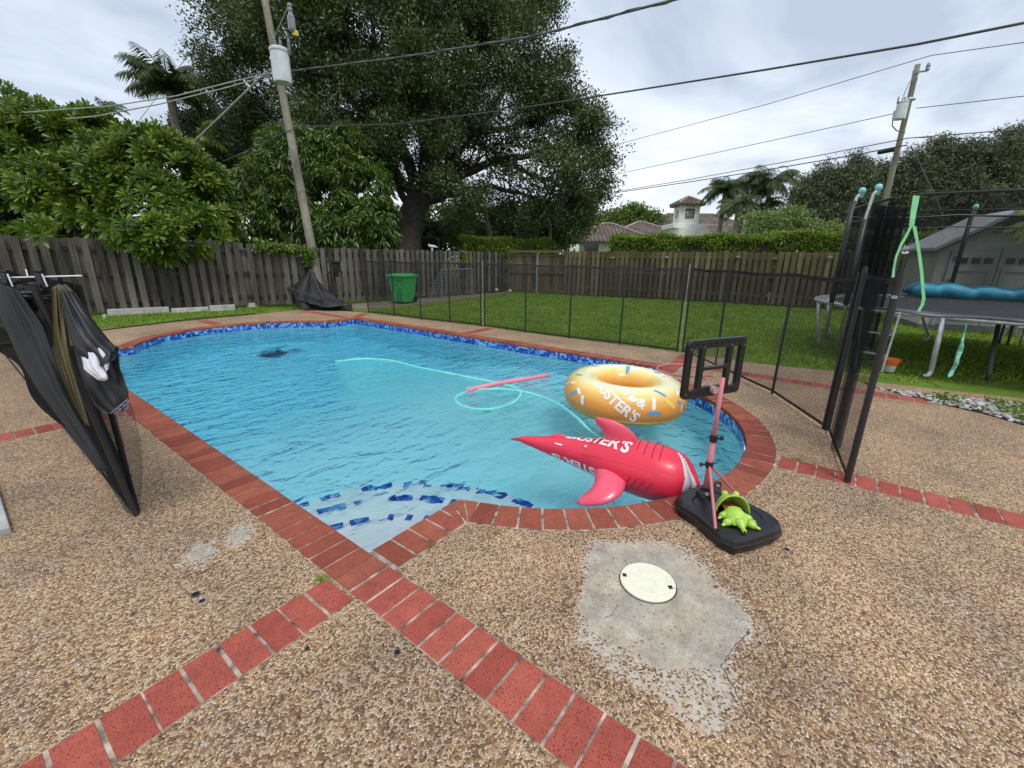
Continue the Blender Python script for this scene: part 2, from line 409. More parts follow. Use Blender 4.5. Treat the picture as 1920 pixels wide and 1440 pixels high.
M['hedge'] = leafmat('hedge leaves', (.05, .10, .01), (.13, .22, .02), (.32, .42, .05), .4, 2.0, .25, .4)
M['pine'] = leafmat('pine foliage', (.038, .050, .032), (.092, .112, .064), (.19, .21, .125), .6, .35, .1, .2)
M['bush'] = leafmat('pale bush leaves', (.07, .12, .035), (.16, .24, .07), (.28, .36, .12), .5, .8, .2)
M['green_tree'] = leafmat('mid green leaves', (.035, .07, .012), (.085, .15, .022), (.18, .25, .04), .45, .5, .2)
M['palm'] = leafmat('palm fronds', (.022, .038, .016), (.05, .08, .028), (.11, .145, .055), .5, .5, .12, .2)
M['palm_yellow'] = leafmat('young yellow palm fronds', (.12, .16, .03), (.28, .34, .07), (.45, .48, .14), .4, .8, .3, .5)
M['vine'] = leafmat('vine leaves', (.05, .11, .014), (.11, .2, .03), (.22, .33, .06), .5, 2, .2)
M['black_plastic'] = simple('black plastic', (.009, .009, .010), .34, .3, 6, .15, 90)
M['dark_rail'] = simple('shaded old rail wood', (.045, .038, .032), .9, .4, 8)  # shade behind the pickets is put into this rail colour
M['black_post'] = simple('black fence post', (.022, .022, .024), .45, .3, 6)
M['net'] = netmat('black pool fence mesh', (.028, .029, .032), .37)
M['net_dense'] = netmat('dense black mesh', (.018, .019, .022), .66)
M['gate_net'] = netmat('gate mesh', (.022, .023, .026), .40, .08)
M['tramp_net'] = netmat('trampoline net', (.022, .024, .026), .42)
M['galv'] = simple('galvanised steel', (.48, .50, .52), .45, .3, 10, metal=.6)
M['white_metal'] = simple('white painted metal', (.78, .78, .77), .4, .1, 8)
M['transformer'] = simple('pale grey transformer paint', (.62, .66, .69), .45, .2, 3)
M['wire'] = simple('weathered cable', (.10, .10, .105), .5, .3, 3)
M['wire_pale'] = simple('pale aluminium cable', (.36, .36, .35), .5, .3, 3)
M['porcelain'] = simple('grey porcelain', (.22, .23, .25), .3, .2, 10)
M['yellow'] = simple('yellow plastic', (.75, .55, .06), .5)
M['steel_dark'] = simple('dark steel', (.06, .06, .065), .5)
# ------------------------------------------------------------------ pool outline
PC1 = (3.95, 2.6); PC2 = (3.95, 9.4); PR = 2.13
XL, XR = 1.19, 6.70; YL, YR, YLF, YRF = 1.93, 2.10, 10.15, 10.40
def arc(c, r, a0, a1, n): return [(c[0]+r*math.cos(a0+(a1-a0)*i/n), c[1]+r*math.sin(a0+(a1-a0)*i/n)) for i in range(n+1)]
def aat(c, r, y, side):
    s = (y-c[1])/r; a = math.asin(s); return a if side > 0 else (math.pi-a)
a_nl = aat(PC1, PR, YL, -1); a_nr = aat(PC1, PR, YR, 1)+2*math.pi
a_fr = aat(PC2, PR, YRF, 1); a_fl = aat(PC2, PR, YLF, -1)
def outline(off=0.0):
    """inner pool edge, moved outward by off"""
    o = []; r = PR+off
    yl, yr, ylf, yrf = YL-off, YR-off, YLF+off, YRF+off; xl, xr = XL-off, XR+off
    f = lambda c, y, s: (aat(c, r, y, s))
    o.append((xl, yl)); o += arc(PC1, r, f(PC1, yl, -1), f(PC1, yr, 1)+2*math.pi, 56); o.append((xr, yr))
    o.append((xr, yrf)); o += arc(PC2, r, f(PC2, yrf, 1), f(PC2, ylf, -1), 56); o.append((xl, ylf))
    return o
CW = .245
deck_outer = [(-9, 12.1), (-9, -6), (7.05, -6), (6.9, -2.6), (6.70, -1.72), (6.91, -1.5), (7.12, -1.08), (7.46, -.54), (7.78, -.30), (8.10, -.2), (8.35, -.55), (8.42, -.61), (8.20, .1), (8.03, .9), (8.10, 2.25), (7.98, 4.5), (7.95, 7), (7.80, 9), (7.62, 11.25), (7.05, 13.35), (5.3, 13.15), (3.9, 13.05), (2.15, 13.05), (.5, 12.45)]
def sheet(name, outer, holes, z, mat, kind='structure', label=None, skirt=0.0, parent=None):
    bm = bmesh.new(); es = []
    for lp in [outer]+holes:
        vs = [bm.verts.new((p[0], p[1], z)) for p in lp]
        es += [bm.edges.new((vs[i], vs[(i+1) % len(vs)])) for i in range(len(vs))]
    bmesh.ops.triangle_fill(bm, use_beauty=True, use_dissolve=False, edges=es)
    for f in bm.faces:
        if f.normal.z < 0: f.normal_flip()
    if skirt:
        r = bmesh.ops.extrude_edge_only(bm, edges=[e_ for e_ in bm.edges if len(e_.link_faces) == 1])
        for g in r['geom']:
            if isinstance(g, bmesh.types.BMVert): g.co.z = z-skirt
    me = bpy.data.meshes.new(name); bm.to_mesh(me); bm.free()
    o = link(name, me, mat, parent)
    if kind: o['kind'] = kind
    return o
sheet('pool_deck', deck_outer, [outline(CW+.004)], 0.0, M['deck'], skirt=.08)
# lawn and ground as one sheet with a hole under the deck
sheet('ground', [(-500, -400), (700, -400), (700, 700), (-500, 700)], [[(p[0]+(0.02 if p[0] < 4 else -.02), p[1]-.02*(p[1] > 5)) for p in deck_outer]], -.03, M['grass'])
# basin ------------------------------------------------------------
m, t, p, o_ = newmat('pool plaster'); v = wcoords(t)
lk(t, ramp(t, noise(t, v, 1.2, 4), [(.3, (.62, .93, .95)), (.7, (.70, .96, .97))]), p.inputs['Base Color']); p.inputs['Roughness'].default_value = .8; M['plaster'] = m
m, t, p, o_ = newmat('pool step plaster'); v = wcoords(t)
lk(t, ramp(t, noise(t, v, 5, 5, .6), [(.3, (.78, .82, .82)), (.7, (.90, .93, .93))]), p.inputs['Base Color']); p.inputs['Roughness'].default_value = .8; M['step'] = m
def mosaic(name, dens=.0):
    m, t, p, o_ = newmat(name); v = wcoords(t, (1, 1, 1))
    vo = N(t, 'ShaderNodeTexVoronoi', feature='F1', distance='CHEBYCHEV'); vo.inputs['Scale'].default_value = 22; vo.inputs['Randomness'].default_value = .35; lk(t, v, vo.inputs['Vector'])
    s = N(t, 'ShaderNodeSeparateColor'); lk(t, vo.outputs['Color'], s.inputs[0])
    c = ramp(t, s.outputs[0], [(0, (.012, .04, .30)), (.30, (.02, .07, .42)), (.50, (.05, .18, .60)), (.68, (.12, .36, .72)), (.84, (.20, .46, .74)), (.95, (.30, .56, .76))], 'CONSTANT')
    lk(t, c, p.inputs['Base Color']); p.inputs['Roughness'].default_value = .12; p.inputs['Coat Weight'].default_value = .3
    return m
M['tile'] = mosaic('blue mosaic tile')
WZ = -.135
def floorz(x, y):
    a = min(1, max(0, (y-4.2)/3.6)); a = a*a*(3-2*a); return -1.15-.95*a
b = MB(); ol = outline(-.012); n = len(ol)
zs = [-.03, -.20]
b.cur = 0
b.add([(p[0], p[1], z) for z in zs for p in ol], [(j, i, n+i, n+j) for i, j in ((i, (i+1) % n) for i in range(n))])
b.cur = 1
b.add([(p[0], p[1], zs[1]) for p in ol]+[(p[0], p[1], floorz(*p)-.02) for p in ol], [(j, i, n+i, n+j) for i, j in ((i, (i+1) % n) for i in range(n))])
b.add([(XL-.3+(XR-XL+.6)*i/20, .3+11.6*j/46, floorz(0, .3+11.6*j/46)) for j in range(47) for i in range(21)], [(j*21+i, j*21+i+1, j*21+i+22, j*21+i+21) for j in range(46) for i in range(20)])
o = b.build('pool_basin', [M['tile'], M['plaster']]); o['kind'] = 'structure'
smf = [abs(pl.normal.z) > .5 for pl in o.data.polygons]; o.data.polygons.foreach_set('use_smooth', smf)
# corner steps with blue trim tiles
b = MB()
sc_c = (XL-.1, YL-.1)
for k, (r, zt) in enumerate(((.86, -.30), (1.30, -.52), (1.72, -.76))):
    pts = [sc_c]+arc(sc_c, r, 0, math.pi/2, 28)
    zt0 = zt
    b.cur = 0; b.prism(pts, -1.2, zt0)
    # tile strip on the tread edge and riser
    A = arc(sc_c, r+.004, .03, math.pi/2-.03, 28); Bq = arc(sc_c, r-.075, .03, math.pi/2-.03, 28)
    gi = 0
    b.cur = 1
    for i in range(28):
        q = [A[i], A[i+1], Bq[i+1], Bq[i]]
        if (i+k) % 4 == 0 or random.random() < .12: continue
        b.add([(x[0], x[1], zt0+.004) for x in q]+[(A[i][0], A[i][1], zt0-.07), (A[i+1][0], A[i+1][1], zt0-.07)], [(0, 1, 2, 3), (0, 4, 5, 1)])
o = b.build('pool_steps', [M['step'], M['tile']]); o['kind'] = 'structure'
# coping bricks -------------------------------------------------------
def coping_rows():
    rows = []  # (poly, )
    g = .012
    def quad(a, b_, c, d): rows.append([a, b_, c, d])
    P = .131
    y = YL-.24-.01
    # near corner brick band left side handled by the main band (x .945-1.19)
    # left shoulder y YL-.24..YL from x 1.2 to arc
    def straight(x0, y0, x1, y1, nx, ny, w_=.24):
        L = math.hypot(x1-x0, y1-y0); k = max(1, round(L/P)); dx, dy = (x1-x0)/L, (y1-y0)/L; s = L/k
        for i in range(k):
            a0 = i*s+g/2; a1 = (i+1)*s-g/2
            quad((x0+dx*a0, y0+dy*a0), (x0+dx*a1, y0+dy*a1), (x0+dx*a1+nx*w_, y0+dy*a1+ny*w_), (x0+dx*a0+nx*w_, y0+dy*a0+ny*w_))
    def curved(c, a0, a1, k):
        for i in range(k):
            t0 = a0+(a1-a0)*i/k+g/2/PR; t1 = a0+(a1-a0)*(i+1)/k-g/2/PR
            ro = PR+.24
            quad((c[0]+PR*math.cos(t0), c[1]+PR*math.sin(t0)), (c[0]+PR*math.cos(t1), c[1]+PR*math.sin(t1)), (c[0]+ro*math.cos(t1), c[1]+ro*math.sin(t1)), (c[0]+ro*math.cos(t0), c[1]+ro*math.sin(t0)))
    xs = PC1[0]+PR*math.cos(a_nl)
    def corner(c, y, sy, sx):
        # outer corner of the coping and the three wedge bricks fanned round it; returns straight end x and first curved angle
        ro = PR+.24; yo = y+sy*.24; ox = c[0]+sx*math.sqrt(ro*ro-(yo-c[1])**2); xi = c[0]+sx*math.sqrt(PR*PR-(y-c[1])**2)
        ao = math.atan2(yo-c[1], ox-c[0]); ai = math.atan2(y-c[1], xi-c[0])
        if ao < 0: ao += 2*math.pi
        if ai < 0: ai += 2*math.pi
        ip = [(ox, y), (ox*.42+xi*.58, y), None, (c[0]+PR*math.cos(ao), c[1]+PR*math.sin(ao))]
        am = ai*.72+ao*.28; ip[2] = (c[0]+PR*math.cos(am), c[1]+PR*math.sin(am))
        tx, ty = -sx, sy*.35; tl = math.hypot(tx, ty); tx /= tl; ty /= tl
        op = [(ox+tx*(k-1.5)*.022, yo+ty*(k-1.5)*.022) for k in range(4)]
        for k in range(3):
            def g_(a, b_, s_): d_ = math.hypot(b_[0]-a[0], b_[1]-a[1]); f_ = min(.3, .006/d_); return (a[0]+(b_[0]-a[0])*f_, a[1]+(b_[1]-a[1])*f_)
            quad(g_(ip[k], ip[k+1], 1), g_(ip[k+1], ip[k], 1), g_(op[k+1], op[k], 1), g_(op[k], op[k+1], 1))
        return ox, ao
    e1, A1 = corner(PC1, YL, -1, -1); e2, A2 = corner(PC1, YR, -1, 1)
    e3, A3 = corner(PC2, YRF, 1, 1); e4, A4 = corner(PC2, YLF, 1, -1)
    straight(XL+.02, YL, e1-.012, YL, 0, -1)
    curved(PC1, A1, A2, 35)
    straight(e2+.012, YR, XR-.02, YR, 0, -1)
    straight(XR, YR-.22, XR, YRF+.22, 1, 0)
    straight(XR-.02, YRF, e3+.012, YRF, 0, 1)
    curved(PC2, A3, A4, 35)
    straight(e4-.012, YLF, XL+.02, YLF, 0, 1)
    return rows
b = MB()
for q in coping_rows():
    j = random.uniform(-.0025, .0025)
    b.prism(q, -.055, .006+j, inset=.007, iz=.006)
y = YLF+.24
main = []
yy = YLF+.2
while yy > -4.5:
    j = random.uniform(-.004, .004); wj = .118 if yy < 1.9 or random.random() < .12 else .1212
    q = [(XL-.245, yy-wj+j), (XL-.002, yy-wj+j*.5), (XL-.002, yy+j*.5), (XL-.245, yy+j)]
    main.append((yy, q)); yy -= .1305
for yy, q in main:
    if yy > 1.75: b.prism(q, -.055, .006+random.uniform(-.002, .002), inset=.006, iz=.006)
cop = b.build('pool_coping', M['brick_brown']); cop['kind'] = 'structure'
b = MB()
for off0, off1, z0, z1 in ((-.006, CW+.006, -.12, -.004),):
    A = outline(.006); B_ = outline(CW+.006); n = len(A)
    b.add([(p[0], p[1], .001) for p in A]+[(p[0], p[1], .001) for p in B_]+[(p[0], p[1], -.09) for p in A], [(i, (i+1) % n, n+(i+1) % n, n+i) for i in range(n)]+[(i, 2*n+i, 2*n+(i+1) % n, (i+1) % n) for i in range(n)])
o = b.build('coping_mortar', M['mortar']); o['kind'] = 'structure'
# brick bands set in the deck -----------------------------------------
b = MB(); mb = MB(); mdk = MB()
for yy, q in main:
    if yy <= 1.75: b.prism(q, -.03, .005+random.uniform(-.001, .001), inset=.004, iz=.003)
mb.box((XL-.1235, -1.55, -.018), (.250, 6.44, .040))
def band(x0, y0, x1, y1, w_=.24, P=.131, brick=.118, dark=False, bb=None):
    bb = bb or b
    L = math.hypot(x1-x0, y1-y0); dx, dy = (x1-x0)/L, (y1-y0)/L; nx, ny = -dy, dx; k = int(L/P)
    for i in range(k):
        a0 = i*P+random.uniform(-.003, .003); a1 = a0+brick; s = random.uniform(-.003, .003)
        q = [(x0+dx*a0-nx*(w_/2+s), y0+dy*a0-ny*(w_/2+s)), (x0+dx*a1-nx*(w_/2+s), y0+dy*a1-ny*(w_/2+s)), (x0+dx*a1+nx*(w_/2-s), y0+dy*a1+ny*(w_/2-s)), (x0+dx*a0+nx*(w_/2-s), y0+dy*a0+ny*(w_/2-s))]
        bb.prism(q, -.03, .005+random.uniform(-.001, .0015), inset=.004, iz=.003)
    (mdk if dark else mb).box((x0+dx*L/2, y0+dy*L/2, -.018), (L, w_+.006, .040), math.atan2(dy, dx))
band(.925, 1.80, -3.2, 1.74)
band(4.05, .20, 4.05, -5.5)
band(XL-.265, 5.93, -4, 5.90, dark=True)
band(6.97, 1.98, 8.0, 2.08, dark=True)
band(6.97, 6.60, 7.9, 6.62, dark=True)
band(6.85, 10.66, 7.55, 11.15, dark=True)
band(6.62, 10.72, 6.62, 13.2, dark=True)
band(3.93, 11.86, 3.93, 13.0, dark=True)
band(7.12, 1.72, 7.12, -1.15, dark=True)
o = b.build('brick_bands', M['brick_red']); o['kind'] = 'structure'
o = mb.build('band_mortar', M['mortar']); o['kind'] = 'structure'
o = mdk.build('band_mortar_weathered', M['mortar_dark']); o['kind'] = 'structure'
# water ----------------------------------------------------------------
m, t, p, o_ = newmat('pool water'); t.nodes.remove(p)
v = wcoords(t, (1, 1, 0))
mr = N(t, 'ShaderNodeMapping'); mr.inputs['Rotation'].default_value = (0, 0, R(-35)); mr.inputs['Scale'].default_value = (1.0, 2.1, 1); lk(t, v, mr.inputs[0])
w1 = noise(t, mr.outputs[0], 2.4, 2, .45, .7); w2 = noise(t, v, 7.5, 1, .5, 1.0)
hh = math_(t, 'ADD', math_(t, 'MULTIPLY', w1, 1.0), math_(t, 'MULTIPLY', w2, .20))
bn = bump(t, None, hh, 1.0, .018)
hh2 = math_(t, 'ADD', math_(t, 'MULTIPLY', w1, 1.0), math_(t, 'MULTIPLY', w2, .38)); bg_ = bump(t, None, hh2, 1.0, .09)
refr = N(t, 'ShaderNodeBsdfRefraction'); refr.inputs['Roughness'].default_value = 0; refr.inputs['IOR'].default_value = 1.33; refr.inputs[0].default_value = (.96, .99, 1, 1); lk(t, bn, refr.inputs['Normal'])
gl = N(t, 'ShaderNodeBsdfGlossy'); gl.inputs['Roughness'].default_value = .03; lk(t, bg_, gl.inputs['Normal'])
fr = N(t, 'ShaderNodeFresnel'); fr.inputs[0].default_value = 1.33; lk(t, bg_, fr.inputs['Normal'])
mxs = N(t, 'ShaderNodeMixShader'); lk(t, fr.outputs[0], mxs.inputs[0]); lk(t, refr.outputs[0], mxs.inputs[1]); lk(t, gl.outputs[0], mxs.inputs[2])
lk(t, mxs.outputs[0], o_.inputs[0])
va = N(t, 'ShaderNodeVolumeAbsorption'); va.inputs[0].default_value = (.06, .80, .92, 1); va.inputs[1].default_value = .27
lk(t, va.outputs[0], o_.inputs['Volume'])
M['water'] = m
b = MB(); ol = outline(-.006); n = len(ol)
b.prism(ol, -2.6, WZ)
o = b.build('water', M['water']); o['kind'] = 'structure'
# ------------------------------------------------------------------ wooden fences
def picket_run(b, p0, p1, h, w_=.135, gap=.035, z0=.02, jit=.02, lean=.012, dog=True, th=.02, off=0.0, skip=None, shift=0.0):
    p0 = Vector(p0); p1 = Vector(p1); d = p1-p0; L = d.length; d.normalize(); nrm = Vector((-d.y, d.x)); k = int(L/(w_+gap)); p0 = p0+d*shift*(w_+gap)
    for i in range(k):
        c = p0 + d*((i+.5)*(w_+gap)) + nrm*off; hh = h+random.uniform(-jit, jit)*1.2; lx = random.uniform(-lean, lean); ww = w_*random.uniform(.93, 1.04)
        if skip and skip(i): continue
        ax = Matrix(((d.x, nrm.x, 0), (d.y, nrm.y, 0), (0, 0, 1)))
        t2 = nrm*th/2
        prof = [(-ww/2, z0), (ww/2, z0), (ww/2+lx, hh-.035), (ww/2-.028+lx, hh), (-ww/2+.028+lx, hh), (-ww/2+lx, hh-.035)] if dog else [(-ww/2, z0), (ww/2, z0), (ww/2+lx, hh), (-ww/2+lx, hh)]
        ty = random.uniform(-.004, .004)
        vs = [(c.x+d.x*a+s*t2.x+nrm.x*ty, c.y+d.y*a+s*t2.y+nrm.y*ty, z) for s in (-1, 1) for a, z in prof]; m_ = len(prof)
        fs = [tuple(reversed(range(m_))), tuple(range(m_, 2*m_))]+[(q, (q+1) % m_, m_+(q+1) % m_, m_+q) for q in range(m_)]
        b.add(vs, fs)
def rails(b, p0, p1, zs, off, w_=.04, h=.09):
    p0 = Vector(p0); p1 = Vector(p1); d = p1-p0; L = d.length; a = math.atan2(d.y, d.x); nrm = Vector((-d.y, d.x)).normalized(); c = (p0+p1)/2+nrm*off
    for z in zs: b.box((c.x, c.y, z), (L, w_, h), a)
LF = [(-4.2, 18.2), (.6, 16.55), (6.15, 15.2), (7.62, 14.05), (17.3, 13.55)]
t1 = thing('picket_fence', (LF[1][0], LF[1][1], 0), 'grey weathered picket fence behind the far end of the pool and the green bin', 'fence')
b = MB(); br = MB()
for i in range(4):
    hh = (2.02, 2.0, 1.95, 1.86)[i]
    # shadow-box fence: pickets on both faces of the rails
    picket_run(b, LF[i], LF[i+1], hh, gap=.095, w_=.148, off=-.045, z0=.06, lean=.022)
    picket_run(b, LF[i], LF[i+1], hh-.01, gap=.095, w_=.148, off=.055, z0=.06, shift=.5)
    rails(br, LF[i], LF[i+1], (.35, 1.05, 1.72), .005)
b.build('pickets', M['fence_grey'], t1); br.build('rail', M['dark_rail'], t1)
for i, (x, y) in enumerate([LF[1], ((LF[1][0]+LF[2][0])/2, (LF[1][1]+LF[2][1])/2), LF[2], LF[3], (12.4, 13.80), (17.3, 13.55)]):
    pb = MB(); pb.box((x+.0, y+.1, .9), (.09, .09, 1.8)); pb.build('post', M['fence_grey'], t1)
BF = [(17.75, 10.35), (18.75, 6.2), (19.15, 2.3), (19.6, -1.0), (21.2, -14)]
t2 = thing('picket_fence', (BF[0][0], BF[0][1], 0), 'brownish green topped board fence along the back of the lawn below the clipped hedge', 'fence')
b = MB(); br = MB()
for i in range(4):
    picket_run(b, BF[i], BF[i+1], 1.93, gap=.07, off=-.035, z0=.04, dog=False, w_=.14)
    picket_run(b, BF[i], BF[i+1], 1.92, gap=.07, off=.04, z0=.04, dog=False, w_=.14, shift=.5)
    rails(br, BF[i], BF[i+1], (.35, 1.05, 1.72), 0.0)
b.build('boards', M['fence_brown'], t2); br.build('rail', M['fence_brown'], t2)
for x, y in BF[:4]:
    pb = MB(); pb.box((x+.1, y, .93), (.09, .09, 1.86)); pb.build('post', M['fence_brown'], t2)
# two leaf gate
gt = thing('wooden_gate', (17.5, 12, 0), 'dark brown double gate with braced wooden leaves in the far corner of the lawn', 'gate')
def gate_leaf(p0, p1):
    r = MB(); p0 = Vector(p0); p1 = Vector(p1); d = (p1-p0); L = d.length; a = math.atan2(d.y, d.x); c = (p0+p1)/2
    for k in range(int(L/.15)):
        q = p0+d*((k+.5)*.15/L); r.box((q.x, q.y, .90), (.142, .02, 1.68), a)
    o = r.build('gate_leaf', M['fence_brown'], gt)
    for z in (.12, .95, 1.74):
        f = MB(); f.box((c.x-.03, c.y, z), (L, .045, .11), a); f.build('rail', M['fence_brown'], gt)
gate_leaf((17.35, 13.3), (17.55, 11.95)); gate_leaf((17.57, 11.85), (17.78, 10.5))
f = MB(); f.box((17.44, 11.9, 1.90), (.09, 2.9, .1), R(8)); f.build('top_beam', M['fence_brown'], gt)
for x, y in ((17.30, 13.42), (17.56, 11.9), (17.78, 10.42)):
    f = MB(); f.box((x, y, .95), (.1, .1, 1.9)); f.build('post', M['galv'] if y == 11.9 else M['fence_brown'], gt)
# small ledge lamps on the back fence
for i, (px, py) in enumerate(((1150, 483), (1252, 482), (1385, 481), (1557, 482))):
    best = None
    for k in range(4):
        p0, p1 = Vector(BF[k]), Vector(BF[k+1]); d = ray(px, py); n_ = Vector((-(p1-p0).y, (p1-p0).x)); tt = (p0.dot(n_))/(d.x*n_.x+d.y*n_.y)
        q = Vector((d.x*tt, d.y*tt)); s = (q-p0).dot(p1-p0)/(p1-p0).length_squared
        if 0 <= s <= 1: best = (q, H+d.z*tt)
    q, z = best
    f = MB(); f.box((q.x-.07, q.y, z), (.10, .14, .05)); f.lathe([(.04, -.06), (.055, -.02)], (q.x-.07, q.y, z-.0), 10)
    o = f.build('fence_lamp', simple('tan lamp plastic', (.33, .26, .19), .6) if i == 0 else bpy.data.materials['tan lamp plastic'])
    tag(o, ['small tan ledge lamp on the back fence, nearest the wooden gate', 'small tan ledge lamp on the back fence, below the left part of the white chimney', 'small tan ledge lamp on the back fence below the palm cluster', 'small tan ledge lamp on the back fence, nearest the trampoline'][i], 'lamp', 'ledge lamps on the back fence')
# concrete edging blocks below the left fence
blk = simple('grey concrete block', (.50, .49, .46), .9, .35, 6, .5, 60)
bx = [(193, 200, 591, .10), (203, 318, 586, .17), (322, 392, 581, .13), (394, 441, 578, .17), (463, 484, 571, .14)]
names = ['short broken concrete block at the end of the edging next to the hanging clothes', 'longest concrete edging block below the grey fence', 'plain concrete edging block below the grey fence, second shortest gap to the vines', 'ribbed pale concrete block under the fence, right end of the block row', 'small white block against the fence close to the black netting heap']
for i, (a, c, py, hh) in enumerate(bx):
    p0 = G(a, py+4); p1 = G(c, py+4-(c-a)*.05); d = p1-p0
    f = MB(); cc = (p0+p1)/2; f.box((cc.x, cc.y, hh/2-.03), (d.length, .16, hh), math.atan2(d.y, d.x))
    o = f.build('concrete_block', blk, bevel=.01); tag(o, names[i], 'edging block', 'concrete blocks below the left fence')
# ------------------------------------------------------------------ pool safety fence
def wavy_panel(p0, p1, z0, z1, amp, nu, nv=10, ph=0, sag=0, seed=0):
    p0 = Vector((*p0, 0)); p1 = Vector((*p1, 0)); d = p1-p0; nrm = Vector((-d.y, d.x, 0)).normalized()
    def fn(u, v):
        q = p0+d*u; e_ = math.sin(math.pi*u)
        k = amp*e_*(math.sin(u*9+ph)+.6*math.sin(u*21+ph*2+v*2))
        return q+nrm*k+Vector((0, 0, z0+(z1-z0)*v-sag*e_*v))
    b = MB(); b.grid(fn, nu, nv); return b
def hem(p0, p1, z, h=.035, sag=0):
    b = MB(); p0 = Vector((*p0, z)); p1 = Vector((*p1, z)); d = p1-p0; nrm = Vector((-d.y, d.x, 0)).normalized()
    for s in (-1, 1): b.grid(lambda u, v: p0+d*u+nrm*.004*s+Vector((0, 0, h*(v-.5)-sag*math.sin(math.pi*u))), 13, 2)
    return b
def fence_section(posts, label, name='pool_safety_fence', h=1.53, amp=.004, light=None, mat='net', heights=None, sag=.02):
    t = thing(name, (posts[0][0], posts[0][1], 0), label, 'pool fence', 'black mesh pool fence sections')
    for i in range(len(posts)-1):
        o = wavy_panel(posts[i], posts[i+1], .03, h-.03, amp, 17, ph=i*1.7, sag=sag).build('mesh_panel', M[mat], t); smoothall(o)
        hem(posts[i], posts[i+1], h-.045, .04, sag).build('top_hem', M['black_post'], t)
        hem(posts[i], posts[i+1], .04, .03).build('bottom_hem', M['black_post'], t)
    for i, p_ in enumerate(posts):
        f = MB(); lx, ly = (0, 0) if name != 'pool_safety_fence' or (i == len(posts)-1 and posts[-1][1] < 0) else (random.uniform(-.012, .012), random.uniform(-.012, .012))
        f.tube([(p_[0], p_[1], 0), (p_[0]+lx, p_[1]+ly, h+.01)], .0165 if name == 'pool_safety_fence' else .023, 8); f.lathe([(.018, 0), (.018, .02)], (p_[0]+lx, p_[1]+ly, h+.005), 8)
        f.build('post', M['black_post'], t)
    if light:
        f = MB(); f.tube([(light[0], light[1], 0), (light[0], light[1], h+.03)], .009, 10); f.build('latch_pole', M['galv'], t)
    return t
fence_section([(7.63, 11.16), (7.76, 10.13), (7.75, 8.98), (7.87, 8.01), (7.95, 7.02)], 'black mesh pool fence section nearest the green bin, beside the far pool side', light=(7.99, 6.985))
fence_section([(7.97, 6.92), (7.92, 5.66), (7.95, 4.53), (8.03, 3.43), (8.10, 2.32)], 'black mesh pool fence section in the middle, between the lawn and the pool', light=(8.13, 2.285))
fence_section([(8.12, 2.23), (7.3, 1.47), (6.25, .54), (5.215, -.052)], 'black mesh pool fence section behind the basketball backboard, cutting diagonally over the deck')
g = fence_section([(5.185, -.085), (3.97, -.26)], 'open black mesh pool fence gate panel with loose folds, right of the pool', name='pool_fence_gate', h=1.58, amp=.03, mat='gate_net', sag=.03)
fb = MB(); fb.grid(lambda u, v: Vector((5.17-.30-.30*u-.16*(1-v)*(u-.3)+.03*math.sin(v*6), -.14-.04*u+.035*math.sin(u*16), .05+1.48*v)), 24, 10); smoothall(fb.build('mesh_fold', M['gate_net'], g))
f = MB(); f.box((3.93, -.255, 1.42), (.05, .03, .018)); f.build('latch', M['galv'], g)
# the loose end of netting on the near left
lf = thing('pool_safety_fence', (.48, 3.44, 0), 'slack black mesh pool fence end on the left of the pool under the hung clothes', 'pool fence', 'black mesh pool fence sections')
def ff(u, v):
    y = 3.44+u*8.5; x = .46-.02*u+.05*math.sin(u*11+v*3)*(1-v*.3)*min(1, u*6)
    return Vector((x+.02*math.sin(v*9), y, .02+v*(1.46-.02*u*3)))
b = MB(); b.grid(ff, 60, 12); smoothall(b.build('mesh_panel', M['net_dense'], lf))
def ff2(u, v):     # a second, folded back layer
    a = u*.42
    return Vector((.50-.16*math.sin(v*3.0)*u*.6-.06*u, 3.42+a*(1-.9*(1-v)**1.5)+.02*math.sin(v*12), .02+v*1.45))
b = MB(); b.grid(ff2, 14, 22); smoothall(b.build('folded_mesh', M['net_dense'], lf))
def ff3(u, v):     # loose cloth bulging toward the pool
    e_ = math.sin(math.pi*v)**.8
    return Vector((.48+.10*u*e_, 3.42-.05*u*e_, .02+v*1.2))
b = MB(); b.grid(ff3, 8, 22); smoothall(b.build('folded_mesh', M['net'], lf))
f = MB(); f.tube([(.475, 3.43, 0), (.40, 3.41, .75), (.31, 3.37, 1.49)], .017, 10); f.build('post', M['black_post'], lf)
f = MB(); f.tube([(.49, 3.47, 0), (.49, 3.50, 1.5)], .014, 10); f.build('post', M['black_post'], lf)
b = MB(); b.tube([(.47, 3.44, .02), (.46, 6, .02), (.45, 11.9, .02)], .010, 6); b.build('bottom_hem', M['black_post'], lf)
# ------------------------------------------------------------------ utility poles
def pole(x0, top, r0, r1, label, extra=None):
    t = thing('utility_pole', (x0[0], x0[1], 0), label, 'utility pole', 'wooden utility poles')
    p0 = Vector((x0[0], x0[1], -.1)); p1 = Vector(top)
    b = MB(); pts = [p0.lerp(p1, i/12) for i in range(13)]; b.tube(pts, [r0+(r1-r0)*i/12 for i in range(13)], 16)
    o = b.build('pole_shaft', M['pole_wood'], t, smooth=True)
    return t, (lambda z: p0.lerp(p1, (z-p0.z)/(p1.z-p0.z)))
def at_depth(px, py, base):
    """point on the pixel ray at the depth of base"""
    bb = Vector(base); dep = (bb-Vector((0, 0, H))).dot(CC); return PX(px, py, dep)
P1 = G(606, 575); P1t = at_depth(497, -14, (P1.x, P1.y, 8))
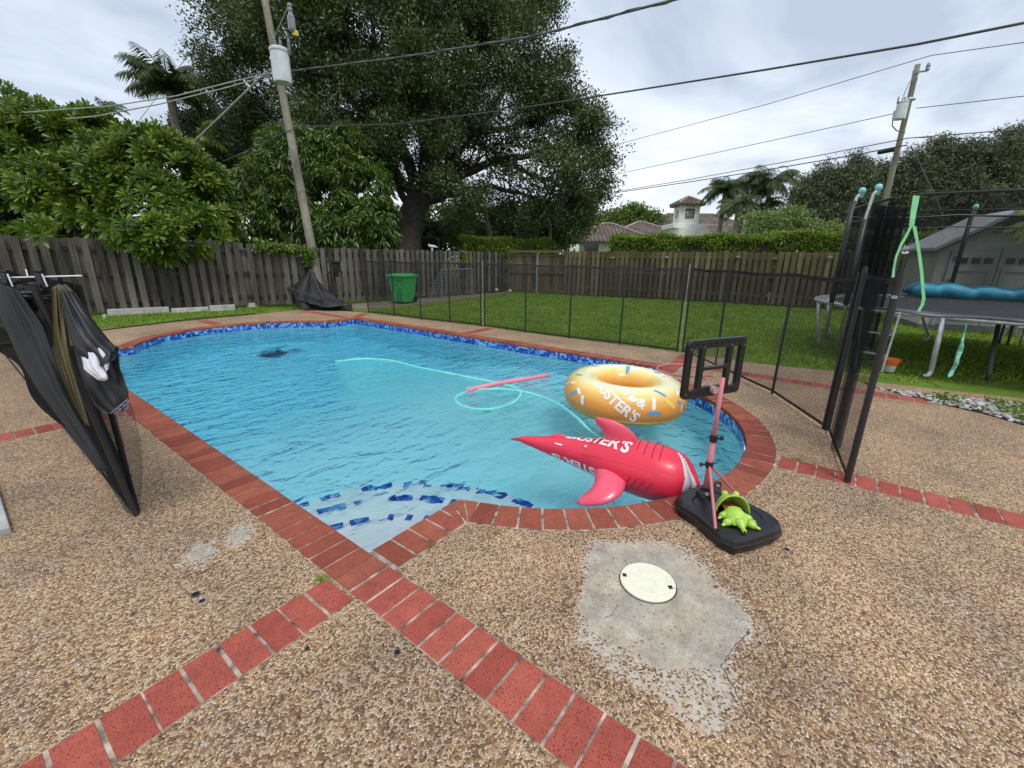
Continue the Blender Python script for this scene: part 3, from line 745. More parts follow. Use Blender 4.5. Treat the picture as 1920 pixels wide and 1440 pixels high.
# the depth of the shaft stays that of its foot
dep1 = (Vector((P1.x, P1.y, 1))-Vector((0, 0, H))).dot(CC)
u1, sh1 = pole(P1, tuple(PX(489, -40, dep1)), .145, .105, 'leaning grey wooden utility pole with a big white transformer behind the picket fence')
def transformer(t, c, r, h, side):
    c = Vector(c)
    b = MB(); b.lathe([(r*.93, 0), (r*.96, .02), (r*.96, h-.05), (r*1.04, h-.05), (r*1.05, h), (r*.9, h+.035)], c, 28)
    o = b.build('transformer_tank', M['transformer'], t, smooth=False, bevel=0)
    for k, (dx, dy, hh) in enumerate(((.35, .2, .34), (-.45, -.1, .26))):
        f = MB(); q = c+Vector((dx*r, dy*r, h+.03)); f.lathe([(.045, 0), (.03, .05), (.05, .07), (.03, .1), (.05, .12), (.03, .15), (.045, .17), (.02, hh*.7), (.008, hh)], q, 12); f.build('bushing', M['porcelain'], o)
    f = MB(); q = c+Vector((side.x*r*1.15, side.y*r*1.15, h-.05))
    f.tube([c+Vector((side.x*r*.9, side.y*r*.9, h-.12)), q], .02, 8)
    f.lathe([(.03, 0)]+[(.05 if i % 2 else .03, .03*i+.02) for i in range(9)]+[(.03, .32)], q, 12); f.build('arrester', M['porcelain'], o)
    for z in (h*.3, h*.75):
        f = MB(); f.box(c+Vector((-side.x*r*.9, -side.y*r*.9, z)), (.1, .1, .06)); f.build('bracket', M['galv'], o)
    return o
right = Vector((CA.x, CA.y, 0)).normalized()
c = at_depth(540, 163, (P1.x, P1.y, 6)) - Vector((CC.x, CC.y, 0)).normalized()*.28
transformer(u1, c, .25, .80, right)
# fuse cut-out above the transformer
c2 = at_depth(546, 36, (P1.x, P1.y, 8));
f = MB(); f.tube([sh1(c2.z+.1)+Vector((0, 0, .25)), c2+Vector((0, 0, .35))], .02, 8); f.lathe([(.05, .36), (.07, .3), (.05, .26), (.07, .2), (.05, .16), (.07, .1), (.1, .05), (.1, -.25), (.04, -.3)], c2, 12); o = f.build('fuse_cutout', M['porcelain'], u1)
f = MB(); f.box(c2+Vector((.06, -.05, -.32)), (.1, .1, .12)); f.build('fuse_cap', M['yellow'], o)
P2b = PX(1640, 560, 26.5); P2b.z = 0; d2 = 26.5
dep2 = 26.5
top2 = PX(1721, 121, dep2)
bs = Vector((top2.x, top2.y, 0))
# vertical pole: same ground point under its top
u2, sh2 = pole(bs, (top2.x, top2.y, top2.z), .19, .14, 'distant upright utility pole with a small grey transformer behind the trampoline')
c = PX(1686, 224, dep2); transformer(u2, c, .30, .95, -right)
f = MB(); tp = PX(1742, 117, dep2); f.tube([top2-Vector((0, 0, .4)), tp-Vector((0, 0, .45))], .05, 8); f.lathe([(.09, -.45), (.12, -.35), (.09, -.28), (.12, -.2), (.09, -.1), (.05, 0)], tp, 12); f.build('insulator', M['porcelain'], u2)
f = MB(); q = PX(1723, 137, dep2); f.tube([q+right*-.35+Vector((0, 0, .15)), q+right*-.32+Vector((0, 0, -.5))], .05, 8); f.tube([q+right*-.33, q], .03, 6); f.build('fuse_cutout', M['porcelain'], u2)
f = MB(); q = PX(1706, 186, dep2); f.lathe([(.30, -.06), (.2, .05), (.08, .12)], q, 16); f.tube([q+Vector((0, 0, .05)), q+right*.35], .03, 6); f.build('street_lamp_head', M['galv'], u2)
f = MB(); A = PX(1694, 180, dep2); B_ = PX(1719, 152, dep2)
f.tube([A, A.lerp(B_, .3)+Vector((0, 0, .55)), B_+Vector((0, 0, .15)), B_], .02, 6); f.build('jumper_cable', M['wire'], u2)
f = MB(); A = PX(1677, 208, dep2); B_ = PX(1697, 249, dep2)
f.tube([A, PX(1674, 222, dep2), PX(1673, 236, dep2), PX(1681, 245, dep2), B_], .03, 6); f.build('jumper_cable', M['wire'], u2)
# wires: every one a catenary between two real points
def wire(pts, r, label, mat='wire', sag=.0, name='power_cable', group='overhead cables', twist=False):
    P = [Vector(p_) for p_ in pts]; out = []
    q_ = P[-1]-Vector((0, 0, H)); px_ = 960+FPX*q_.dot(CA)/q_.dot(CC)
    if px_ > 1900 or label.startswith('thick cable'): P.append(P[-1]+(P[-1]-P[-2]).normalized()*14)
    for i in range(len(P)-1):
        n_ = 14
        for k in range(n_+(i == len(P)-2)):
            u = k/n_; q = P[i].lerp(P[i+1], u); q.z -= sag*4*u*(1-u)*(P[i]-P[i+1]).length*.1; out.append(q)
    f = MB(); f.tube(out, r, 6)
    if twist:
        f.tube([q+Vector((.02*math.sin(i*1.3), .02*math.cos(i*1.3), .025*math.cos(i*1.3))) for i, q in enumerate(out)], r*.6, 5)
    o = f.build(name, M[mat]); tag(o, label, 'cable', group); return o
d1 = dep1
wire([PX(522, 136, d1), PX(760, 106, 11.2), PX(1000, 68, 8.6), PX(1270, -2, 6.6), PX(1420, -50, 5.7)], .019, 'thick cable sloping from the near pole up past the top edge of the picture', 'wire', twist=True)
wire([PX(552, 238, d1), PX(740, 233, 12.3), PX(960, 205, 9.9), PX(1200, 168, 8.0), PX(1440, 130, 6.6), PX(1720, 83, 5.3), PX(1960, 35, 4.6)], .0145, 'long black cable from the near pole crossing the whole sky to the right edge', 'steel_dark')
wire([PX(520, 134, d1), PX(440, 152, 13.6), PX(330, 180, 13), PX(205, 199, 12.6), PX(45, 211, 12.3)], .016, 'upper pale service cable from the near pole dipping to the whorled leaf tree', 'wire_pale')
wire([PX(520, 137, d1), PX(430, 163, 13.8), PX(300, 195, 13.2), PX(180, 218, 12.8), PX(125, 223, 12.7)], .017, 'lower pale service cable from the near pole dipping to the whorled leaf tree', 'wire_pale')
wire([PX(500, 134, d1), PX(366, 264, 15.5)], .03, 'thick pale guy line from the near pole down to the left behind the leaves', 'wire_pale', name='guy_wire')
wire([PX(560, 240, d1), PX(535, 247, d1), PX(480, 275, 14.6), PX(418, 303, 14.9)], .014, 'thin dark line from the near pole down left toward the mango tree', 'wire', name='guy_wire')
wire([PX(376, 72, 26), PX(310, 160, 30), PX(236, 260, 34)], .02, 'far faint line above the tall palm crown at the left', 'wire_pale')
d2 = dep2
wire([PX(1100, 285, 52), PX(1175, 266, 46), PX(1440, 195, 34), PX(1746, 104, d2), PX(1930, 78, 22.5)], .022, 'topmost thin line over the distant pole tip', 'wire')
wire([PX(1100, 338, 52), PX(1178, 322, 46), PX(1440, 265, 34), PX(1676, 213, d2+.2)], .022, 'thin line ending at the small transformer on the distant pole', 'wire')
wire([PX(1718, 203, d2), PX(1930, 179, 22.5)], .022, 'thin line from the distant pole to the right, second from the top', 'wire')
wire([PX(1150, 360, 46), PX(1290, 337, 40), PX(1470, 304, 33), PX(1703, 259, d2), PX(1930, 241, 22.5)], .028, 'dark line crossing the distant pole below its transformer', 'wire')
cx = wire([PX(1150, 362, 46), PX(1300, 340, 40), PX(1440, 318, 34), PX(1600, 291, 29.5), PX(1700, 272, d2)], .036, 'lowest thick line left of the distant pole with a black splice closure', 'steel_dark')
wire([PX(1712, 258, d2), PX(1800, 259, 24.5), PX(1930, 256, 22.5)], .02, 'lowest thin line running right from the distant pole', 'wire')
wire([PX(1708, 273, d2), PX(1755, 372, 27), PX(1770, 410, 27)], .03, 'slanting guy line on the right side of the distant pole', 'wire', name='guy_wire')
f = MB(); f.tube([PX(1647, 286, 28), PX(1679, 280, 27.2)], .13, 10); o = f.build('splice_closure', M['black_plastic']); tag(o, 'black splice closure hanging on the lowest cable left of the distant pole', 'cable box')
for k, (px, py) in enumerate(((1601, 294), (1468, 316))):
    c = PX(px, py, 29.5 if k == 0 else 33.2); f = MB(); rr = .40
    f.tube([c+right*(rr*math.cos(a*.42))*1.0+Vector((0, 0, .22*math.sin(a*.42)-.05)) for a in range(15)], .025, 6, closed=False)
    o = f.build('cable_loop', M['steel_dark']); tag(o, ('small slack cable loop closest to the splice closure' if k == 0 else 'small slack cable loop above the palm cluster'), 'cable loop', 'slack loops on the lowest cable')
# ------------------------------------------------------------------ trees
def Lb(px, py, rpx, depth, ry=None, rd=None):
    """lobe: pixel centre, pixel radius, depth -> world centre and radii"""
    c = PX(px, py, depth); r = rpx*depth/FPX
    return (np.array(c), np.array([r, r, (ry*depth/FPX if ry else r)]) if rd is None else np.array([rd, rd, (ry*depth/FPX if ry else r)]))
def limb(b, p0, p1, r0, r1, bend=.15, n=8, sides=8, wob=.03):
    p0 = Vector(p0); p1 = Vector(p1); L = (p1-p0).length; d = (p1-p0)
    up = Vector((random.uniform(-1, 1), random.uniform(-1, 1), random.uniform(.2, 1.0))); up = (up - d.normalized()*up.dot(d.normalized()))
    pts = []; rs = []
    for i in range(n+1):
        u = i/n; pts.append(p0+d*u+up*(bend*L*math.sin(math.pi*u)*.5)+Vector([random.uniform(-wob, wob)*L*.2 for _ in range(3)])*(0 < i < n)); rs.append(r0+(r1-r0)*u**.8)
    b.tube(pts, rs, sides); return pts
def crown(name, parent, P, d, k, size, spread, mat, W=.45, up=.5, shape='diamond', droop=0.0, flat=.6):
    """k leaves round every cluster point"""
    n = len(P); Q = np.repeat(P, k, 0)+rng.normal(size=(n*k, 3))*spread*np.array([1, 1, flat]); dd = np.repeat(d, k, 0)
    D = unit(dd*.5+rdir(n*k, up*.4)); Nn = unit(rdir(n*k, 1.0)+dd*.4)
    L = size*(.65+.7*rng.random(n*k))
    return leaf_mesh(name, Q, D, Nn, L, L*W, mat, parent, shape, droop)
def roots(t, mat, lobes, base, trunk_pts, r0, r1, nb=3, tips=4):
    b = MB(); b.tube(trunk_pts, [r0+(r1-r0)*i/(len(trunk_pts)-1) for i in range(len(trunk_pts))], 12)
    o = b.build('trunk', mat, t, smooth=True)
    b = MB(); T = Vector(trunk_pts[-1])
    for c, rr in lobes:
        c = Vector(c); pts = limb(b, Vector(trunk_pts[-2]).lerp(T, random.uniform(.3, 1)), c, r1*.55, r1*.16, .12, 9)
        for _ in range(tips):
            q = pts[random.randint(4, 9)]; dd = Vector(rdir(1)[0])*rr[0]*random.uniform(.6, .95); dd.z *= rr[2]/rr[0]
            pp = limb(b, q, c+dd, r1*.17, r1*.035, .1, 6, 5)
            for _ in range(2):
                limb(b, pp[random.randint(2, 4)], c+dd+Vector(rdir(1)[0])*rr[0]*.35, r1*.07, r1*.02, .1, 4, 4)
    b.build('branches', mat, t, smooth=True)
# big oak --------------------------------------------------------------
D0 = 21.5
ot = PX(762, 560, D0); ot.z = 0
oak = thing('oak_tree', ot, 'huge dark spreading tree towering over the picket fence in the middle', 'tree')
lobes = []
for px, py, r_, dd in [(440, 40, 85, 0), (470, 150, 75, 1), (520, -70, 130, 0), (560, 60, 110, -1.5), (620, 180, 95, -2), (680, 40, 110, -2.5), (740, -90, 150, 0), (790, 130, 110, -2.5), (860, 10, 110, -2), (930, -80, 120, 0), (950, 100, 90, -1.5), (1000, 30, 60, 0), (900, 210, 85, -1), (1010, 170, 75, 0), (1035, 100, 45, 1), (1060, 225, 70, 0), (1120, 250, 55, 1), (1105, 330, 62, .5), (1040, 320, 60, -1), (970, 290, 55, 0), (560, 200, 60, 2), (700, 240, 60, 3), (500, 240, 50, 3), (1085, 395, 38, 1), (1020, 400, 40, 0), (960, 370, 40, 2), (1150, 290, 30, 1), (640, 110, 90, 3), (850, 120, 90, 4), (450, -60, 90, 1), (985, -40, 70, 2), (890, 330, 45, 3), (840, 260, 60, 4), (620, 300, 55, 4.5), (560, 330, 45, 5), (750, 190, 60, 3), (505, 320, 55, 5), (930, 395, 38, 4), (420, 190, 50, 2), (440, 260, 50, 3), (1070, 430, 28, 1), (1030, 445, 24, 0), (1100, 350, 50, 2), (820, 300, 50, 5), (700, 300, 50, 5.5), (860, 385, 36, 5), (470, 300, 50, 6), (400, 110, 40, 1), (990, 430, 30, 3), (745, 330, 40, -2), (700, 300, 40, -1), (830, 340, 36, -2), (880, 370, 30, -2), (720, 250, 50, -3), (820, 250, 45, -3), (800, 190, 60, -3), (650, 250, 50, -2), (940, 330, 40, -1.5)]:
    lobes.append(Lb(px, py, r_, D0+dd, ry=r_*.78))
P, d = crown_points(lobes, 15500, .40, gap=.91, gs=.62)
crown('crown', oak, P, d, 24, .155, .26, M['oak'], .48)
pp = [ot, PX(764, 470, D0), PX(768, 410, D0), PX(788, 368, D0)]; pp[0].z = -.1
b = MB(); b.tube([pp[0], pp[0].lerp(pp[1], .5), pp[1], pp[2], pp[3]], [.85, .72, .66, .62, .60], 14); b.build('trunk', M['bark'], oak, smooth=True)
b = MB(); S = pp[3]
def br(a, bb, r0, r1, n=8): return limb(b, a, bb, r0, r1, .06, n, 8, .02)
for pts, r0 in (([(785, 372), (765, 300), (735, 240), (720, 170), (700, 60), (690, -60)], .34), ([(790, 370), (800, 300), (795, 220), (785, 120), (775, 0), (770, -90)], .42), ([(795, 368), (850, 300), (880, 250), (930, 190), (980, 120)], .30), ([(795, 372), (860, 330), (930, 300), (1010, 290), (1080, 300), (1130, 290)], .26), ([(790, 380), (850, 365), (920, 350), (980, 365), (1040, 385)], .22), ([(780, 372), (740, 320), (700, 280), (640, 220), (590, 150), (560, 60)], .26), ([(770, 385), (730, 330), (690, 300), (620, 290), (540, 260), (480, 200)], .2), ([(800, 340), (850, 240), (870, 150), (880, 50), (900, -40)], .28), ([(760, 300), (700, 240), (640, 160), (560, 120), (460, 90)], .2), ([(880, 250), (960, 240), (1030, 210), (1080, 220)], .16), ([(930, 300), (1000, 330), (1060, 350), (1100, 380)], .12)):
    Q = [PX(x_, y_, D0+random.uniform(-.8, .8)) for x_, y_ in pts]
    fine = []
    for i in range(len(Q)-1):
        for k in range(5): fine.append(Q[i].lerp(Q[i+1], k/5)+Vector([random.uniform(-.06, .06) for _ in range(3)]))
    fine.append(Q[-1]); b.tube(fine, [r0*(1-.85*i/(len(fine)-1)) for i in range(len(fine))], 9)
    for _ in range(16):
        i = random.randint(6, len(fine)-1); l_ = lobes[random.randrange(len(lobes))];
        q = fine[i]; cand = sorted(lobes, key=lambda L_: (Vector(L_[0])-q).length)[random.randint(0, 4)]
        tgt = Vector(cand[0])+Vector(rdir(1)[0])*cand[1][0]*.7
        p_ = limb(b, q, tgt, r0*.22, r0*.05, .12, 7, 6)
        for _ in range(2): limb(b, p_[random.randint(2, 5)], tgt+Vector(rdir(1)[0])*cand[1][0]*.5, r0*.08, .012, .12, 5, 4)
b.build('branches', M['bark'], oak, smooth=True)
# whorled shrub tree on the left -------------------------------------
sb = PX(140, 600, 15.5); sb.z = 0
sh = thing('whorled_leaf_tree', sb, 'wide bright green tree with star shaped leaf whorls hanging over the left fence', 'tree')
lobes = [Lb(*a) for a in [(-60, 260, 90, 15.5), (30, 270, 90, 15.4), (20, 370, 80, 14.8), (120, 290, 80, 15.2), (110, 380, 75, 14.6), (200, 290, 75, 15), (210, 370, 80, 14.3), (290, 320, 75, 14.6), (290, 400, 72, 14), (360, 350, 60, 14.8), (370, 410, 60, 14.4), (-50, 380, 90, 15), (405, 420, 38, 14.8), (250, 265, 40, 15.2), (330, 290, 30, 15.2), (150, 255, 42, 15.5), (60, 225, 40, 15.8), (0, 215, 40, 15.8), (300, 446, 38, 12.0), (250, 436, 34, 11.8), (345, 438, 34, 12.3), (395, 444, 26, 12.7), (205, 418, 34, 11.4), (318, 472, 17, 11.9), (278, 470, 16, 11.75), (75, 436, 18, 10.3), (60, 440, 30, 14.4), (-120, 330, 100, 16)]]
P, d = crown_points(lobes, 4600, .70, gap=.95, gs=.9)
dc = unit(d+np.array([0, 0, .45])-np.array(CC)*.15)
k = 17; n = len(P)
ax = np.repeat(dc, k, 0); phi = (np.tile(np.arange(k), n)*2.4+np.repeat(rng.random(n)*6, k))
u = unit(np.cross(ax, rdir(n*k))); v = np.cross(ax, u)
u0 = unit(np.cross(dc, np.array([[.3, .5, .8]]))); v0 = np.cross(dc, u0); u0 = np.repeat(u0, k, 0); v0 = np.repeat(v0, k, 0)
rad = u0*np.cos(phi)[:, None]+v0*np.sin(phi)[:, None]
el = (.15+.85*(np.tile(np.arange(k), n)/k))[:, None]
Dl = unit(rad*(1.15-el*.9)+ax*el*.9); Nl = unit(ax*1.0-rad*.3)
L = .30*(.7+.5*rng.random(n*k))
leaf_mesh('crown', np.repeat(P, k, 0)+Dl*.03, Dl, Nl, L, L*.24, M['shrub'], sh, 'long', .12)
roots(sh, M['bark'], lobes[:14], sb, [sb-Vector((0, 0, .1)), sb+Vector((.1, 0, .9)), sb+Vector((0, .1, 1.9))], .22, .16)
# generic trees --------------------------------------------------------
def tree(name, label, base_px, depth, lob, n, k, size, mat, bark='bark', r=.25, gap=.8, shape='diamond', droop=0, W=.45, spread=.22, shell=.5, group=None, cat='tree', flat=.6, gs=.8, tips=3):
    bp = PX(base_px[0], base_px[1], depth); bp.z = 0
    t = thing(name, bp, label, cat, group); L_ = [Lb(*a) for a in lob]
    P, d = crown_points(L_, n, shell, gap, gs)
    crown('crown', t, P, d, k, size, spread, M[mat], W, .5, shape, droop, flat)
    c = sum((Vector(l[0]) for l in L_), Vector((0, 0, 0)))/len(L_)
    hz_ = max(.8, c.z*.5)
    roots(t, M[bark], L_, bp, [bp-Vector((0, 0, .1)), bp+Vector((.05, 0, hz_*.5)), Vector((bp.x*.6+c.x*.4, bp.y*.6+c.y*.4, hz_))], r, r*.7, tips=tips)
    return t
# mango: drooping clusters of long leaves
def mango(name, label, base_px, depth, lob, n, k=11, size=.30, mat='mango'):
    bp = PX(base_px[0], base_px[1], depth); bp.z = 0
    t = thing(name, bp, label, 'tree'); L_ = [Lb(*a) for a in lob]
    P, d = crown_points(L_, n, .7, .82, 1.1); m_ = len(P)
    D = unit(rdir(m_*k)*np.array([1, 1, .5])+np.repeat(d, k, 0)*.5+np.array([0, 0, -.45]))
    L = size*(.7+.5*rng.random(m_*k))
    leaf_mesh('crown', np.repeat(P, k, 0)+rng.normal(size=(m_*k, 3))*.05, D, unit(rdir(m_*k, 1.2)), L, L*.23, M[mat], t, 'long', .35)
    roots(t, M['bark'], L_, bp, [bp-Vector((0, 0, .1)), bp+Vector((0, 0, 1.0)), bp+Vector((.1, 0, 2.2))], .25, .18)
    return t
mango('mango_tree', 'mango tree with drooping yellowish green leaves behind the near utility pole', (600, 560), 18.0, [(500, 350, 60, 17.5), (560, 300, 62, 18), (640, 290, 55, 18.5), (540, 400, 55, 17.2), (470, 420, 38, 17), (610, 370, 60, 17.6), (680, 350, 52, 18.2), (700, 410, 45, 17.8), (630, 430, 45, 17.2), (520, 265, 30, 18.5), (470, 350, 40, 18), (720, 440, 26, 17.6), (600, 455, 30, 16.8), (480, 455, 32, 16.6)], 2600)
tree('background_tree', 'dark loose tree filling the gap between the left palms and the oak', (420, 540), 27, [(400, 250, 50, 27), (440, 290, 55, 27), (385, 300, 45, 26.5), (420, 350, 50, 26), (470, 260, 45, 28), (360, 250, 30, 27)], 1700, 14, .22, 'oak', gap=.75, spread=.3)
tree('background_tree', 'bright green shrub mass under the oak crown above the leftmost hedge', (930, 520), 30, [(900, 415, 32, 30), (950, 420, 36, 30), (1000, 410, 30, 31), (850, 430, 26, 29), (985, 440, 26, 30), (915, 445, 26, 29)], 1500, 12, .22, 'green_tree', gap=.8, spread=.25)
tree('background_tree', 'dark drooping tree beside the house corner at the right end of the oak crown', (1035, 520), 27, [(1020, 420, 34, 27), (1060, 410, 34, 27), (1000, 445, 20, 27), (1060, 440, 20, 27), (1090, 420, 26, 28)], 1300, 12, .22, 'oak', bark='bark_light', gap=.75, spread=.25)
tree('background_tree', 'small rounded tree peeking out right behind the tiled house roof', (1190, 520), 60, [(1190, 413, 26, 60), (1165, 422, 24, 60), (1215, 420, 22, 60), (1140, 425, 26, 58), (1110, 430, 22, 56), (1187, 402, 14, 60)], 1100, 12, .45, 'green_tree', gap=.85, spread=.5)
tree('background_shrub', 'pale feathery bush above the clipped hedge below the palm cluster', (1450, 540), 24.5, [(1440, 420, 36, 24.5), (1400, 432, 30, 24.3), (1480, 425, 34, 24.6), (1360, 448, 22, 24), (1520, 440, 28, 24.4), (1560, 445, 22, 24.4), (1548, 428, 14, 24.5)], 1500, 13, .16, 'bush', gap=.85, spread=.2, cat='bush')
tree('background_tree', 'low dark shrubs between the mango tree and the oak trunk', (700, 520), 24, [(650, 430, 30, 25), (700, 445, 28, 24), (610, 445, 30, 23), (540, 430, 40, 23), (760, 450, 30, 25), (800, 440, 24, 26)], 1200, 12, .2, 'oak', gap=.85, spread=.25)
tree('background_tree', 'dense green shrubbery behind the netted enclosure and the bird ornament', (820, 520), 34, [(750, 430, 40, 33), (800, 425, 40, 34), (850, 420, 40, 34), (760, 460, 34, 32), (820, 462, 34, 32), (880, 455, 34, 33), (700, 430, 36, 33), (720, 465, 30, 31)], 1900, 12, .28, 'green_tree', gap=.9, spread=.3, shell=.2)
tree('background_tree', 'far green tree line glimpsed under the oak crown toward the house', (1000, 500), 44, [(930, 450, 34, 44), (980, 445, 36, 45), (1030, 448, 34, 46), (1075, 445, 30, 50), (880, 440, 34, 44), (1110, 448, 20, 52)], 1500, 12, .4, 'green_tree', gap=.9, spread=.4, shell=.2)
# dark row of pines on the right, each tree its own thing
pines = [(1510, 372, 36, 62), (1556, 350, 42, 62), (1604, 334, 40, 60), (1655, 352, 42, 62), (1712, 330, 46, 60), (1768, 305, 48, 60), (1826, 312, 46, 58), (1885, 300, 56, 58), (1935, 292, 60, 60)]
pl_ = ['leftmost and lowest tree of the dark pine row behind the hedge', 'second tree from the left in the dark pine row', 'dark pine row tree just left of the two trampoline pole caps', 'dark pine row tree left of the distant pole', 'dark pine row tree just right of the distant pole', 'rounded tall tree of the dark pine row above the green strap', 'dark pine row tree above the shed roof slope', 'tall spiky tree of the dark pine row above the shed peak', 'last tree of the dark pine row at the right edge']
for (px, py, r_, dp), lab in zip(pines, pl_):
    lo = [(px, py, r_*.66, dp), (px-r_*.5, py+r_*.6, r_*.62, dp), (px+r_*.5, py+r_*.7, r_*.62, dp), (px, py+r_*1.5, r_*.8, dp-1), (px-r_*.2, py-r_*.55, r_*.42, dp), (px+r_*.35, py-r_*.3, r_*.36, dp), (px+r_*.4, py+r_*2.0, r_*.7, dp-1), (px-r_*.1, py-r_*1.0, r_*.2, dp), (px+r_*.25, py-r_*.75, r_*.22, dp), (px-r_*.55, py-r_*.45, r_*.22, dp), (px+r_*.75, py-r_*.05, r_*.2, dp)]
    tree('pine_tree', lab, (px, 520), dp, lo, 1100, 15, .55, 'pine', gap=.68, spread=.5, r=.4, group='dark pines behind the back fence', W=.22, gs=.30, tips=2, droop=.2)
# palms ---------------------------------------------------------------
def palm(label, crown_px, depth, nf, flen, trunk_px=None, mat='palm', r=.16, name='palm_tree', group=None, leaf=.55, up=.5, seed=1, droop=1.0, bark='bark_light', cone=1.0):
    rs = random.Random(seed); c = PX(crown_px[0], crown_px[1], depth); base = Vector((c.x, c.y, 0)) if trunk_px is None else PX(trunk_px[0], trunk_px[1], depth); base.z = 0
    t = thing(name, base, label, 'palm tree', group)
    b = MB(); n = 10; b.tube([base.lerp(c, i/n)+Vector((0, 0, -.1 if i == 0 else 0)) for i in range(n+1)], [r*(1.2-.35*i/n) for i in range(n+1)], 10)
    b.build('trunk', M[bark], t, smooth=True)
    P = []; D = []; NN = []; LL = []; b = MB()
    for k in range(nf):
        a = k*2.399+rs.uniform(-.2, .2); e0 = up+cone*(rs.random()*1.15-.45)
        h = Vector((math.cos(a), math.sin(a), 0)); L = flen*rs.uniform(.8, 1.1); pts = []; q = c.copy(); el = e0
        m_ = 14
        for i in range(m_+1):
            pts.append(q.copy()); el2 = el-(i/m_)**1.3*1.6*droop; q = q+(h*math.cos(el2)+Vector((0, 0, math.sin(el2))))*(L/m_)
        b.tube(pts, [.03*(1-.85*i/m_) for i in range(m_+1)], 4)
        s = Vector((-h.y, h.x, 0))
        for i in range(1, m_*3):
            u = i/(m_*3); f_ = u*m_; i0 = int(f_); pnt = pts[i0].lerp(pts[min(i0+1, m_)], f_-i0); tg = (pts[min(i0+1, m_)]-pts[i0]).normalized()
            ll = leaf*flen*.42*math.sin(math.pi*min(1, .12+u*.88))**.6
            for sd in (-1, 1):
                dd = (s*sd*.9+tg*.55+Vector((0, 0, -.35-.5*rs.random()))).normalized()
                P.append(pnt); D.append(dd); NN.append(tg.cross(dd)*sd); LL.append(ll*rs.uniform(.8, 1.1))
    LL = np.array(LL)
    leaf_mesh('crown', np.array([list(p_) for p_ in P]), np.array([list(p_) for p_ in D]), np.array([list(p_) for p_ in NN]), LL, LL*.085+.012, M[mat], t, 'diamond', .25)
    b.build('frond_stalks', M[mat], t)
    return t
palm('tall shaggy palm standing up over the whorled leaf tree', (318, 170), 24, 30, 2.7, mat='palm', r=.25, seed=3, up=.75, leaf=.7)
palm('lower palm between the tall palm and the oak crown', (386, 215), 30, 18, 2.4, mat='palm', r=.2, seed=4, up=.3)
palm('small palm top poking above the left tree crown', (196, 205), 26, 12, 1.3, r=.12, seed=5)
palm('yellowish arching palm fronds below the lower left palm', (375, 270), 24, 16, 2.3, mat='palm_yellow', seed=6, up=.5)
for i, (px, py, f_, dp, lab) in enumerate([(1360, 355, 2.5, 38, 'left palm of the cluster beside the white chimney'), (1400, 345, 2.6, 39, 'middle palm of the cluster with fronds arching over the chimney side'), (1446, 340, 2.9, 37, 'right and largest palm of the cluster on the horizon'), (1385, 385, 2.2, 36, 'low dark palm inside the cluster, against the roof'), (1425, 390, 2.2, 38, 'low dark palm under the largest palm of the cluster')]):
    palm(lab, (px, py), dp, 26, f_, seed=20+i, up=.35, group='palm cluster beside the chimney', r=.2, leaf=.65)
palm('small palm with drooping fronds under the oak, above the leftmost hedge', (905, 450), 28, 14, 1.9, seed=31, up=.6, r=.1)
palm('slim palm behind the wooden gate', (1005, 438), 28, 14, 1.7, seed=32, up=.4, r=.1)
palm('palm fronds behind the bird ornament', (820, 440), 26, 14, 1.9, seed=33, up=.6, r=.1)
palm('yellow green palm fronds reaching in from the right edge beside the shed', (1965, 425), 9.5, 18, .95, mat='palm_yellow', seed=34, up=.5, r=.06)
# thin bare trunks under the oak
for i, (a, b_, r_, lab) in enumerate([((897, 350), (922, 452), .13, 'pale leaning trunk under the oak crown'), ((1032, 395), (1030, 478), .12, 'slim pale trunk behind the wooden gate'), ((1014, 455), (1014, 478), .09, 'short thin grey trunk left of the slim pale trunk')]):
    f = MB(); A = PX(*a, 26); B_ = PX(*b_, 26); dd = (B_-A); B_ = A+dd*(A.z/(A.z-B_.z)) if A.z > B_.z else B_
    f.tube([A.lerp(B_, i_/8) for i_ in range(9)], [r_*(.8+.3*i_/8) for i_ in range(9)], 10); o = f.build('tree_trunk', M['bark_light'], smooth=True); tag(o, lab, 'tree trunk')
# hedges: clipped boxes of small leaves --------------------------------
def hedge(p0, p1, z0, z1, th, label, n, size=.09, mat='hedge', wave=.13, k=7):
    p0 = Vector((*p0, 0)); p1 = Vector((*p1, 0)); d = (p1-p0); Lh = d.length; dn_ = d.normalized(); nr = Vector((-dn_.y, dn_.x, 0))
    t = thing('hedge', (p0+p1)/2, label, 'hedge')
    u = rng.random(n); s = rng.random(n); f = rng.random(n)
    top = f < .4; side = ~top
    zz = np.where(top, z1, z0+(z1-z0)*s); ww = np.where(top, (s-.5)*th, np.where(f < .8, -.5*th, .5*th))
    bulge = np.array([mnoise.noise(Vector((a*Lh*.9, b_*2, 3.3))) for a, b_ in zip(u, ww)])*wave*2
    zz = zz+np.where(top, bulge, 0); ww = ww+np.where(top, 0, bulge*np.sign(ww))
    P = np.array(p0)[None]+np.array(d)[None]*u[:, None]+np.array(nr)[None]*ww[:, None]; P[:, 2] = zz
    dd = np.where(top[:, None], np.array([[0, 0, 1.0]]), np.array(nr)[None]*np.sign(ww)[:, None])
    crown('foliage', t, P, dd, k, size, .05, M[mat], .55, .8, flat=1.0)
    f_ = MB(); a = math.atan2(d.y, d.x); f_.box(((p0.x+p1.x)/2, (p0.y+p1.y)/2, (z0+z1)/2-.06), (Lh-.1, th*.75, z1-z0-.16), a)
    f_.build('inner_twigs', M['bark'], t)
    f_ = MB()
    for i in range(int(Lh/.8)):
        q = p0+d*((i+.5)*.8/Lh); f_.tube([(q.x, q.y, -.1), (q.x, q.y, z0+.2)], .03, 6)
    f_.build('stems', M['bark'], t)
    return t
